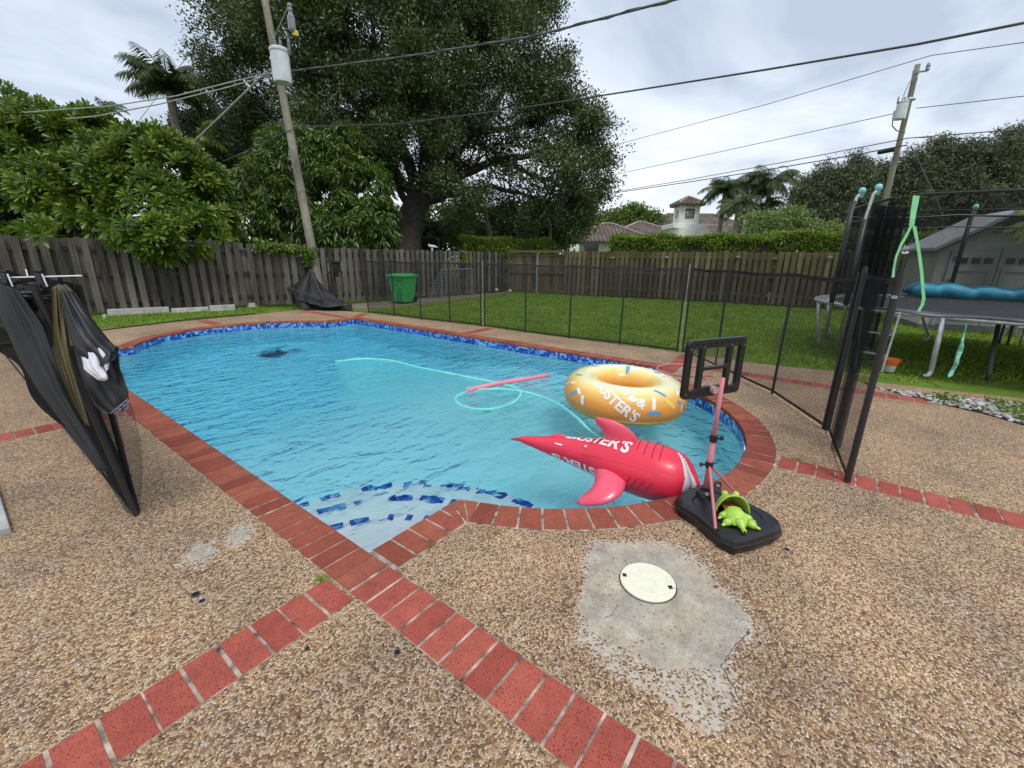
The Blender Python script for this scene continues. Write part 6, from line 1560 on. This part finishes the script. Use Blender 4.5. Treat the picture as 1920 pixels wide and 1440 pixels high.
# small sockets in the deck
def socket(px, py, r_, label, rim=True):
    q = G(px, py); t = thing('deck_socket', (q.x, q.y, 0), label, 'deck socket', 'small sockets in the deck')
    f = MB(); f.lathe([(r_*.8, .0035), (0.001, .0036)], (q.x, q.y, 0), 20, cap=False); f.build('hole', simple('socket dark', (.006, .006, .006), .9) if 'socket dark' not in bpy.data.materials else bpy.data.materials['socket dark'], t)
    f = MB(); f.lathe([(r_, 0), (r_, .005), (r_*.8, .005), (r_*.8, .002)], (q.x, q.y, 0), 20, cap=False); f.build('rim', M['galv'] if rim else M['steel_dark'], t)
socket(367, 1115, .020, 'upper of two dark anchor holes left of the brick crossing', False); socket(379, 1128, .019, 'lower steel rimmed anchor hole of the pair left of the brick crossing')
socket(745, 1224, .014, 'single round black hole just below the long brick band', False); socket(1475, 1031, .019, 'steel rimmed anchor hole right of the black hoop base')
socket(576, 1217, .010, 'tiny dark pit below the short brick band', False); socket(1300, 1002, .008, 'tiny dark pit at the corner between hoop base and concrete patch', False)
# cracks
def crack(pts, w_, label):
    P_ = []
    for i in range(len(pts)-1):
        a, b_ = G(*pts[i]), G(*pts[i+1])
        for k in range(8): q = a.lerp(b_, k/8); P_.append((q.x+random.gauss(0, .003), q.y+random.gauss(0, .003)))
    b = MB(); V_ = []
    for i, q in enumerate(P_):
        n_ = Vector(P_[min(i+1, len(P_)-1)])-Vector(P_[max(i-1, 0)]); n_ = Vector((-n_.y, n_.x)).normalized()*w_*random.uniform(.3, 1)
        V_ += [(q[0]-n_.x, q[1]-n_.y, .0052), (q[0]+n_.x, q[1]+n_.y, .0052)]
    b.add(V_, [(2*i, 2*i+1, 2*i+3, 2*i+2) for i in range(len(P_)-1)]); o = b.build('deck_crack', M['steel_dark']); o['kind'] = 'structure'
crack([(1405, 1182), (1376, 1215), (1352, 1250), (1375, 1290), (1400, 1340), (1430, 1375), (1475, 1440)], .0022, '')
crack([(1292, 1022), (1300, 1000), (1325, 992)], .0018, ''); crack([(1432, 930), (1455, 905), (1480, 885)], .003, ''); crack([(1158, 1136), (1150, 1152), (1130, 1162)], .0015, '')
# weeds in the joints
def tuft(px, py, n, s, label, h=.04):
    q = G(px, py); P_ = np.array([[q.x+random.gauss(0, s), q.y+random.gauss(0, s), .0] for _ in range(n)])
    o = leaf_mesh('weed_tuft', P_, rdir(n, 1.2), rdir(n), h*(.6+.8*rng.random(n)), .006, M['blade'], None, 'tri', .3); tag(o, label, 'weed', 'weeds in the brick joints')
tuft(604, 1087, 60, .016, 'grass tuft beside the brick crossing corner'); tuft(820, 1008, 50, .018, 'mossy weeds along the short coping next to the pool corner', .02); tuft(806, 1022, 40, .014, 'tiny weeds at the outer edge of the short coping', .02)
tuft(930, 1000, 30, .012, 'small weed below the near pool coping', .02); tuft(1490, 862, 40, .03, 'weeds next to the start of the right brick band', .03); tuft(1815, 938, 30, .03, 'weeds beside the right brick band near the edge', .03)
# path strip along the left fence
sheet('path', [(8.1, 12.35), (9.6, 12.1), (13.4, 12.5), (16.9, 13.0), (17.1, 13.45), (12.5, 13.65), (8.9, 13.85), (7.9, 13.9), (7.7, 13.2)], [], -.022, simple('bare sandy soil', (.20, .155, .12), .95, .35, 2.5, .6, 40))
sheet('kerb_strip', [(7.46, -.54), (7.66, -1.9), (7.8, -6), (8.2, -6), (8.02, -1.95), (7.78, -.42)], [], .012, M['deck'], skirt=.08)
# gravel bed
gb = sheet('gravel_bed', [(7.40, -.50), (7.66, -1.9), (7.75, -6), (6.98, -6), (6.9, -2.6), (6.72, -1.75), (6.93, -1.5), (7.14, -1.1)], [], -.012, simple('dark damp soil', (.06, .05, .035), .95, .4, 6))
b = MB()
def inbed(x_, y_):
    L_ = [(7.40, -.50), (7.66, -1.9), (7.75, -6), (6.98, -6), (6.9, -2.6), (6.72, -1.75), (6.93, -1.5), (7.14, -1.1)]; c_ = False
    for i in range(len(L_)):
        (x1, y1), (x2, y2) = L_[i], L_[i-1]
        if (y1 > y_) != (y2 > y_) and x_ < (x2-x1)*(y_-y1)/(y2-y1)+x1: c_ = not c_
    return c_
def pebble(b, c, r_, n=7):
    q = Matrix.Rotation(random.uniform(0, 6), 3, 'Z'); s_ = (random.uniform(.8, 1.4), random.uniform(.7, 1), random.uniform(.45, .7))
    prof = [(.001, -.8), (.75, -.5), (1, 0), (.75, .55), (.001, .85)]
    b.lathe([(a*r_, z_*r_*s_[2]) for a, z_ in prof], c, n, M=q @ Matrix.Diagonal((s_[0], s_[1], 1)), cap=False)
k = 0
while k < 1300:
    y_ = -.55-random.random()**1.0*3.2; x_ = random.uniform(6.6, 7.8)
    if inbed(x_, y_): pebble(b, (x_, y_, random.uniform(0, .03)), random.uniform(.016, .036)); k += 1
o = b.build('river_stones', simple('pale river stones', (.56, .52, .49), .7, .5, 7, c2=(.26, .24, .23)), smooth=True); o['kind'] = 'stuff'
P_ = []
while len(P_) < 900:
    y_ = -.5-random.random()*3; x_ = random.uniform(6.6, 7.8)
    if inbed(x_, y_) and mnoise.noise(Vector((x_*3, y_*3, 1))) > .02: P_.append((x_, y_, random.uniform(0, .06)))
o = leaf_mesh('ground_cover', np.array(P_), rdir(900, .6), rdir(900, 1), .06*(.6+.8*rng.random(900)), .03, M['vine'], None, 'diamond', .2); o['kind'] = 'stuff'
# grass blades over the visible lawn
def inside_deck(x_, y_):
    c_ = False; L_ = deck_outer
    for i in range(len(L_)):
        (x1, y1), (x2, y2) = L_[i], L_[i-1]
        if (y1 > y_) != (y2 > y_) and x_ < (x2-x1)*(y_-y1)/(y2-y1)+x1: c_ = not c_
    return c_
NB = 130000; dp_ = 6+19*rng.random(NB*2)**.9; lx = (rng.random(NB*2)*2-1)*1.25
fw = np.array([CC.x, CC.y]); fw /= np.linalg.norm(fw); rt = np.array([fw[1], -fw[0]])
XY = fw[None]*dp_[:, None]+rt[None]*(lx*dp_)[:, None]
ok = np.array([not inside_deck(a, c_) and not (8 < a < 17 and c_ > 12.3+.12*(a-13)) and not (6.6 < a < 8.2 and c_ < -.2) for a, c_ in XY.tolist()]) & (XY[:, 0] < 19) & (XY[:, 1] < 17)
XY = XY[ok][:NB]; n = len(XY); dd = np.linalg.norm(XY, axis=1)
Pg = np.concatenate([XY, np.full((n, 1), -.03)], 1)
o = leaf_mesh('grass', Pg, rdir(n, 1.6), rdir(n), .045+.035*rng.random(n), .010+.0014*dd, M['blade'], None, 'tri', .25); o['kind'] = 'stuff'
print('blades', n)
# dark garden hose along the deck edge on the left
f = MB(); f.tube(smoothp([G(-40, 651, .01), G(0, 647, .015), G(60, 641, .01), G(130, 628, .02), G(200, 618, .01), G(255, 611, .015), G(300, 606, .01), G(360, 598, .01), G(430, 592, .01), G(480, 588, .01)]), .017, 6); o = f.build('garden_hose', M['black_post']); tag(o, 'thin black hose lying along the grass edge left of the pool', 'hose')
f = MB(); f.tube(smoothp([G(-40, 655, .02), G(10, 650, .02), G(50, 643, .02), G(100, 640, .01)]), .02, 6); o = f.build('garden_hose', M['steel_dark']); tag(o, 'second short black hose end beside the hung clothes', 'hose')
# concrete slab piece on the far left
f = MB(); f.box((-.20, 4.35, .02), (.32, 1.15, .05)); o = f.build('concrete_slab', simple('pale grey concrete', (.42, .44, .43), .85, .3, 8, .4, 90), bevel=.008); tag(o, 'pale grey concrete slab cut off by the left edge of the picture', 'slab')
# green bin -----------------------------------------------------------
bc_ = G(757, 567); bn = thing('wheelie_bin', (bc_.x, bc_.y, 0), 'green wheeled rubbish bin in front of the grey picket fence', 'bin')
gp = simple('green bin plastic', (.045, .40, .10), .45, .12, 3, .15, 40)
bd = (bc_-Vector((0, 0, H))).dot(CC); s_ = bd/FPX; uf = Vector((CC.x, CC.y, 0)).normalized()
ba = right*math.cos(R(0))+Vector((0, 0, 0)); bb2 = uf
def bq(x_, y_, z): return bc_+(right*math.cos(R(22))-uf*math.sin(R(22)))*x_+(uf*math.cos(R(22))+right*math.sin(R(22)))*y_+Vector((0, 0, z))
def frus(b, w0, d0, w1, d1, z0, z1, oy=0):
    vs = [bq(sx*w_/2, sy*d_/2+oy, z) for w_, d_, z in ((w0, d0, z0), (w1, d1, z1)) for sx, sy in ((-1, -1), (1, -1), (1, 1), (-1, 1))]
    b.add(vs, [(3, 2, 1, 0), (4, 5, 6, 7), (0, 1, 5, 4), (1, 2, 6, 5), (2, 3, 7, 6), (3, 0, 4, 7)])
b = MB(); frus(b, .56, .55, .72, .72, .03, .92); b.build('bin_body', gp, bn, bevel=.03)
b = MB(); frus(b, .82, .84, .80, .82, .925, .985); frus(b, .70, .7, .5, .5, .985, 1.03); b.build('lid', gp, bn, bevel=.02)
b = MB()
for z_, x_, w_ in ((.78, .12, .30), (.66, -.12, .22), (.66, .26, .10), (.50, .10, .14), (.34, .10, .22)):
    vs_ = bq(x_, -.34+.08*(.9-z_), z_); ax = Matrix(((right*math.cos(R(22))-uf*math.sin(R(22))), (uf*math.cos(R(22))+right*math.sin(R(22))), Vector((0, 0, 1)))).transposed()
    b.box(vs_, (w_, .05, .035), ax=ax)
b.box(bq(.10, -.30, .27), (.02, .05, .40), ax=ax); b.box(bq(-.02, -.30, .2), (.02, .05, .3), ax=ax)
b.build('grip_ribs', simple('dark green plastic', (.02, .20, .05), .5), bn, bevel=.006)
for sx in (-1, 1):
    b = MB(); b.lathe([(.11, -.03), (.12, 0), (.11, .03)], bq(sx*.30, .30, .12), 18, M=Matrix.Rotation(math.atan2(right.y, right.x)-R(22), 3, 'Z') @ Matrix.Rotation(R(90), 3, 'Y')); b.build('wheel', M['black_plastic'], bn)
b = MB(); b.tube([bq(-.3, .45, .9), bq(.3, .45, .9)], .02, 8); b.build('handle', gp, bn)
# soccer goal -----------------------------------------------------------
gA, gB = G(829, 559), G(886, 553); gC, gD = G(801, 557), G(893, 550)
goal = thing('soccer_goal', gA, 'small grey framed goal with sagging net against the picket fence', 'goal')
da = (gA-Vector((0, 0, H))).dot(CC); ta = PX(825, 505, da); tb_ = PX(883, 504, (gB-Vector((0, 0, H))).dot(CC)); hg = (ta.z+tb_.z)/2
gm = simple('dull grey tube', (.20, .22, .23), .5)
for pts in ([gA, Vector((gA.x, gA.y, hg))], [gB, Vector((gB.x, gB.y, hg))]): f = MB(); f.tube(pts, .022, 8); f.build('post', gm, goal)
f = MB(); f.tube([Vector((gA.x, gA.y, hg)), Vector((gB.x, gB.y, hg))], .022, 8); f.build('crossbar', gm, goal)
f = MB(); f.tube([gA, gC, gD, gB], .022, 6); f.tube([Vector((gA.x, gA.y, hg)), gC], .015, 6); f.build('base_frame', gm, goal)
f = MB()
for i in range(11):
    u = i/10; f.tube([Vector((gA.x, gA.y, hg*u)), gC.lerp(Vector((gA.x, gA.y, hg)), u)-Vector((0, 0, .0))], .0045, 4); f.tube([Vector((gA.x, gA.y, hg)).lerp(Vector((gB.x, gB.y, hg)), u), gC.lerp(gD, u)], .0045, 4)
    f.tube([gC.lerp(Vector((gA.x, gA.y, hg)), u), gD.lerp(Vector((gB.x, gB.y, hg)), u)], .0045, 4)
f.build('net', simple('dull white net', (.25, .27, .27), .8), goal)
# balls
for px, py, lab in ((931, 545, 'small white ball at the foot of the fence left of the gate, nearer the goal'), (956, 547, 'small white ball lying in front of the wooden gate')):
    q = G(px, py+3); f = MB(); r_ = .10
    bmx = bmesh.new(); bmesh.ops.create_icosphere(bmx, subdivisions=2, radius=r_)
    me = bpy.data.meshes.new('ball'); bmx.to_mesh(me); bmx.free(); me.polygons.foreach_set('use_smooth', [True]*len(me.polygons))
    m_ = bpy.data.materials.get('ball white') or simple('ball white', (.55, .52, .50), .6, .5, 30, c2=(.10, .08, .08)); o = link('ball', me, m_); o.location = (q.x, q.y, r_); tag(o, lab, 'ball', 'balls at the far fence')
# collapsed black netting heap with poles --------------------------------
hb = G(590, 577); heap = thing('collapsed_net_tent', (hb.x, hb.y, 0), 'collapsed black netting heap with thin poles against the fence below the near pole', 'netting')
hdp = 14.0
def hq(px, py, dep): return PX(px, py, dep)
rows_ = [[(538, 540, 14.1), (552, 556, 13.5), (575, 568, 13.2), (600, 575, 13.0), (640, 574, 13.0)],
        [(546, 530, 14.2), (560, 540, 13.7), (582, 552, 13.4), (606, 562, 13.2), (648, 568, 13.1)],
        [(556, 520, 14.3), (571, 524, 13.9), (590, 534, 13.7), (612, 548, 13.5), (640, 562, 13.3)],
        [(563, 512, 14.4), (576, 510, 14.1), (588, 512, 14.0), (598, 528, 13.9), (622, 556, 13.7)],
        [(575, 522, 14.5), (582, 508, 14.3), (582, 508, 14.3), (590, 524, 14.2), (612, 560, 14.0)]]
def hfn(u, v):
    a = u*4; i = min(int(a), 3); fa = a-i; c_ = v*4; j = min(int(c_), 3); fc = c_-j
    P4 = [Vector(hq(*rows_[ii][jj])) for ii, jj in ((i, j), (i+1, j), (i, j+1), (i+1, j+1))]
    q = P4[0]*(1-fa)*(1-fc)+P4[1]*fa*(1-fc)+P4[2]*(1-fa)*fc+P4[3]*fa*fc
    q = q+Vector((0, 0, .02*math.sin(u*19+v*13)))-uf*.05*math.sin(v*24+u*7); q.z = max(q.z, .01); return q
b = MB(); b.grid(hfn, 41, 41); b.build('netting', simple('black netting cloth', (.014, .015, .017), .6, .5, 6, .5, 20), heap, smooth=True)
b = MB()
def hfn2(u, v): q = hq(565+95*u, 572-12*math.sin(u*3.0)+0*v, 13.1+.9*v); q.z = max(.02, .22*math.sin(v*math.pi)*(1-.5*u)+.03*math.sin(u*17+v*5)+.03); return q
b.grid(hfn2, 30, 12); b.build('netting', bpy.data.materials['black netting cloth'], heap, smooth=True)
for a, b_ in (((536, 537), (612, 566)), ((582, 505), (567, 546)), ((567, 544), (605, 562)), ((582, 505), (606, 560))):
    f = MB(); f.tube([hq(*a, 13.4 if a[0] < 570 else 13.6), hq(*b_, 13.1)], .012, 6); f.build('pole', M['steel_dark'], heap)
# lantern on the fence
q = onfence(629, 502, .012); z0_ = q.z; la_ = thing('fence_lantern', q, 'black lantern box hung on the picket fence right of the near pole', 'lantern')
f = MB(); f.box(q, (.26, .12, .30), -.1); f.build('lantern_box', M['black_plastic'], la_, bevel=.02)
f = MB(); f.box(q+Vector((0, 0, .19)), (.34, .2, .05), -.1); f.lathe([(.03, .2), (.02, .28)], q, 8); f.build('lantern_roof', M['black_plastic'], la_)
f = MB(); f.box(q-Vector((0, 0, .22)), (.14, .1, .16), -.1); f.build('lantern_foot', M['black_plastic'], la_)
# neighbour's net enclosure and bird ornament over the far fence
nd = 23.0; nt_ = thing('neighbour_net_enclosure', Vector((PX(780, 480, nd).x, PX(780, 480, nd).y, 0)), 'dark netted enclosure rising over the fence beside the oak trunk', 'net enclosure')
cor = [PX(738, 445, nd), PX(772, 442, nd+.3), PX(822, 447, nd), PX(828, 449, nd+3), PX(745, 447, nd+3)]
f = MB()
for i in range(5): A, B_ = cor[i], cor[(i+1) % 5]; f.add([(A.x, A.y, .3), (B_.x, B_.y, .3), tuple(B_), tuple(A)], [(0, 1, 2, 3)])
f.build('net', netmat('dark green black net', (.02, .028, .022), .60), nt_)
f = MB(); f.tube(cor, .03, 6, closed=True)
for c_ in cor: f.tube([(c_.x, c_.y, 0), c_], .04, 6)
f.build('frame', M['steel_dark'], nt_)
q = PX(810, 463, 20); bi = thing('bird_ornament', (q.x, q.y, 0), 'small white bird ornament on a post behind the picket fence', 'ornament')
f = MB(); f.tube([(q.x, q.y, 0), q], .04, 8); f.build('post', M['white_metal'], bi)
f = MB(); f.tube([q-right*.16+Vector((0, 0, .05)), q-right*.06+Vector((0, 0, .03)), q+right*.1+Vector((0, 0, .02)), q+right*.26+Vector((0, 0, -.02))], [.04, .07, .06, .02], 8); f.tube([q-right*.15+Vector((0, 0, .04)), q-right*.14+Vector((0, 0, .13))], .03, 6); f.build('bird', M['white_metal'], bi, smooth=True)
# ------------------------------------------------------------------ clothes hung on the left fence end
cd_ = (Vector((.36, 3.35, 1.4))-Vector((0, 0, H))).dot(CC)
def cq(px, py, dd=0): return PX(px, py, cd_+dd)
ol_ = simple('olive nylon', (.085, .072, .024), .55, .2, 8, .2, 30); bkc = simple('black nylon cloth', (.012, .0115, .015), .5, .4, 8, .3, 20); wht = simple('white lining cloth', (.70, .69, .78), .8, .08, 10, .2, 30); gry = simple('charcoal stretch cloth', (.015, .017, .020), .75, .3, 5, .2, 40)
def interp(L_, v):
    a = v*(len(L_)-1); i = min(int(a), len(L_)-2); f_ = a-i; return tuple(L_[i][k]*(1-f_)+L_[i+1][k]*f_ for k in range(len(L_[0])))
def drape(L_, Rr_, name, mat, parent, bulge=.05, fold=.008, nu=22, nv=40, seed=0, dback=0.0, thick=.004):
    """cloth strip between a left and a right polyline (px, py, depth offset)"""
    def fn(u, v):
        a, b_ = interp(L_, v), interp(Rr_, v); px = a[0]*(1-u)+b_[0]*u; py = a[1]*(1-u)+b_[1]*u; d_ = a[2]*(1-u)+b_[2]*u
        d_ += -bulge*math.sin(math.pi*u)+fold*math.sin(u*9+seed+v*2.5)+fold*.6*math.sin(u*21+seed*2-v*5)+fold*.7*math.sin(v*13+u*4+seed)
        return cq(px, py, d_)
    b = MB(); b.grid(fn, nu, nv); return b.build(name, mat, parent, smooth=True, solid=thick)
sh_ = thing('board_shorts', cq(160, 640), 'olive and black swim shorts with white lining hung inside out on the fence post', 'shorts')
drape([(97, 540, .03), (98, 600, .05), (98, 640, .05), (108, 690, .05), (124, 740, .06), (150, 790, .06)], [(112, 532, .0), (117, 585, -.01), (125, 640, -.01), (136, 690, .0), (150, 740, .0), (168, 800, .0)], 'left_panel', ol_, sh_, .03, seed=1)
drape([(101, 538, .0), (118, 580, -.02), (128, 620, -.03), (133, 650, -.03)], [(124, 533, .02), (143, 552, .02), (166, 590, .03), (184, 622, .03)], 'back_panel', ol_, sh_, .05, seed=2)
drape([(108, 545, -.02), (122, 590, -.05), (135, 640, -.06), (147, 660, -.06), (166, 682, -.05), (186, 690, -.05)], [(136, 545, -.01), (158, 578, -.01), (188, 618, .0), (206, 640, .0), (222, 655, .0), (218, 672, .0)], 'outer_leg', bkc, sh_, .05, seed=3)
drape([(136, 640, -.01), (146, 690, -.01), (160, 730, .0), (176, 760, .02), (200, 778, .02)], [(222, 652, .01), (224, 690, .02), (232, 710, .02), (240, 735, .02), (242, 765, .02)], 'inner_leg', bkc, sh_, .0, seed=5, fold=.006)
drape([(150, 657, -.05), (156, 680, -.06), (158, 692, -.06), (170, 702, -.06), (184, 712, -.05), (198, 714, -.04)], [(180, 652, -.05), (186, 670, -.06), (192, 686, -.06), (198, 698, -.06), (201, 706, -.06), (202, 710, -.05)], 'lining', wht, sh_, .02, seed=4, fold=.004)
drape([(179, 655, -.05), (187, 670, -.06), (194, 684, -.06), (200, 696, -.06)], [(190, 651, -.05), (203, 662, -.05), (206, 675, -.05), (203, 690, -.05)], 'lining', wht, sh_, .02, seed=6, fold=.004)
drape([(202, 668, -.03), (205, 672, -.03), (208, 676, -.03)], [(218, 648, -.02), (223, 652, -.02), (222, 660, -.02)], 'hem_tube', bkc, sh_, .03)
drape([(205, 775, .01), (214, 774, .01), (216, 778, .01)], [(240, 748, .0), (243, 752, .0), (240, 766, .0)], 'hem_tube', simple('grey cloth hem', (.16, .16, .2), .7), sh_, .02)
pj_ = thing('wetsuit_trousers', cq(50, 620, .1), 'charcoal stretch trousers hanging from a clip hanger at the left edge', 'trousers')
drape([(-30, 520, .05), (-40, 560, .05), (-30, 600, .05)], [(98, 545, .10), (98, 600, .10), (97, 655, .10)], 'trouser_body', gry, pj_, .05, seed=7, nu=30)
drape([(-20, 523, .0), (0, 590, .0), (36, 672, .0), (70, 728, .0), (138, 818, .0), (183, 882, .0)], [(35, 545, -.02), (80, 610, -.02), (105, 680, -.02), (130, 745, -.02), (162, 808, -.02), (203, 884, -.02)], 'trouser_leg', gry, pj_, .05, seed=8)
drape([(10, 545, .02), (12, 553, .02), (14, 560, .02)], [(98, 547, .06), (98, 553, .06), (98, 560, .06)], 'waistband', simple('dark grey waistband', (.06, .065, .07), .7), pj_, .03)
drape([(14, 522, .03), (20, 536, .03), (28, 548, .03)], [(36, 524, .04), (42, 538, .04), (52, 549, .04)], 'waist_flap', gry, pj_, .02); drape([(60, 549, .05), (66, 538, .05), (72, 526, .05)], [(96, 546, .05), (92, 536, .05), (86, 528, .05)], 'waist_flap', gry, pj_, .02)
hg_ = thing('clip_hanger', cq(80, 520), 'thin white metal clip hanger rod sticking out beside the swim shorts', 'hanger')
f = MB(); f.tube([cq(-40, 522, .02), cq(78, 519, .0), cq(153, 517, .02)], .0042, 8); f.build('rod', M['white_metal'], hg_)
f = MB(); f.tube([cq(52, 519, .0), cq(50, 510, .0), cq(48, 505, .0)], .003, 6); f.build('hook', M['white_metal'], hg_)
for x_ in (8, 73):
    f = MB(); A = cq(x_-2, 508, -.01); B_ = cq(x_+7, 540, -.01); f.tube([A, A.lerp(B_, .3), B_], [.012, .018, .012], 4); f.tube([cq(x_-8, 508, -.02), cq(x_+6, 509, -.02)], .008, 6); f.build('clip', M['black_plastic'], hg_)
    f = MB(); f.tube([cq(x_+6, 514, -.03), cq(x_+16, 538, -.03)], .004, 6); f.build('clip_spring', M['galv'], hg_)

# small dead leaves drifting on the water and lying on the deck
lf_m = simple('dead brown leaf', (.16, .08, .03), .7, .4, 40)
for k, (px, py, z, lab) in enumerate(((872, 750, WZ+.006, 'small dark leaf floating inside the hose loop, upper one'), (868, 760, WZ+.006, 'small dark leaf floating inside the hose loop, lower one'), (1342, 1100, .008, 'single brown leaf lying on the right part of the cement patch'), (560, 1340, .006, 'brown leaf on the pebbles between the two near brick bands'), (1620, 1150, .006, 'brown leaf on the pebbles at the lower right'), (250, 1150, .006, 'brown leaf on the pebbles left of the anchor holes'))):
    q = G(px, py, z); a = k*1.3; b = MB(); L_ = .028
    b.grid(lambda u, v: q+Vector((math.cos(a)*L_*(u-.5)-math.sin(a)*(v-.5)*.018*math.sin(math.pi*u), math.sin(a)*L_*(u-.5)+math.cos(a)*(v-.5)*.018*math.sin(math.pi*u), .004*abs(v-.5)+.003*u)), 8, 4)
    o = b.build('fallen_leaf', lf_m, smooth=True); tag(o, lab, 'leaf', 'fallen leaves')
# valves on the floats
vt = simple('clear valve plastic', (.70, .66, .60), .3)
f = MB(); n_ = (dp(pc+R(150), R(60), .1)-dp(pc+R(150), R(60))).normalized(); q = dp(pc+R(150), R(60)); f.tube([q, q+n_*.012, q+n_*.013, q+n_*.02], [.014, .014, .009, .009], 12); f.build('valve', vt, don)
f = MB(); q = spt(.30, R(60)); n_ = (spt(.30, R(60), .1)-q).normalized(); f.tube([q, q+n_*.010, q+n_*.011, q+n_*.016], [.012, .012, .008, .008], 12); f.build('valve', vt, shk)
f = MB()
for k in range(72):
    a = 2*math.pi*k/72; f.tube([dp(a, R(-28), .003), dp(a, R(-14+4*math.sin(k*2.1)), .002)], .0014, 4)
f.build('seam_puckers', simple('pucker shade vinyl', (.62, .30, .05), .4), don)
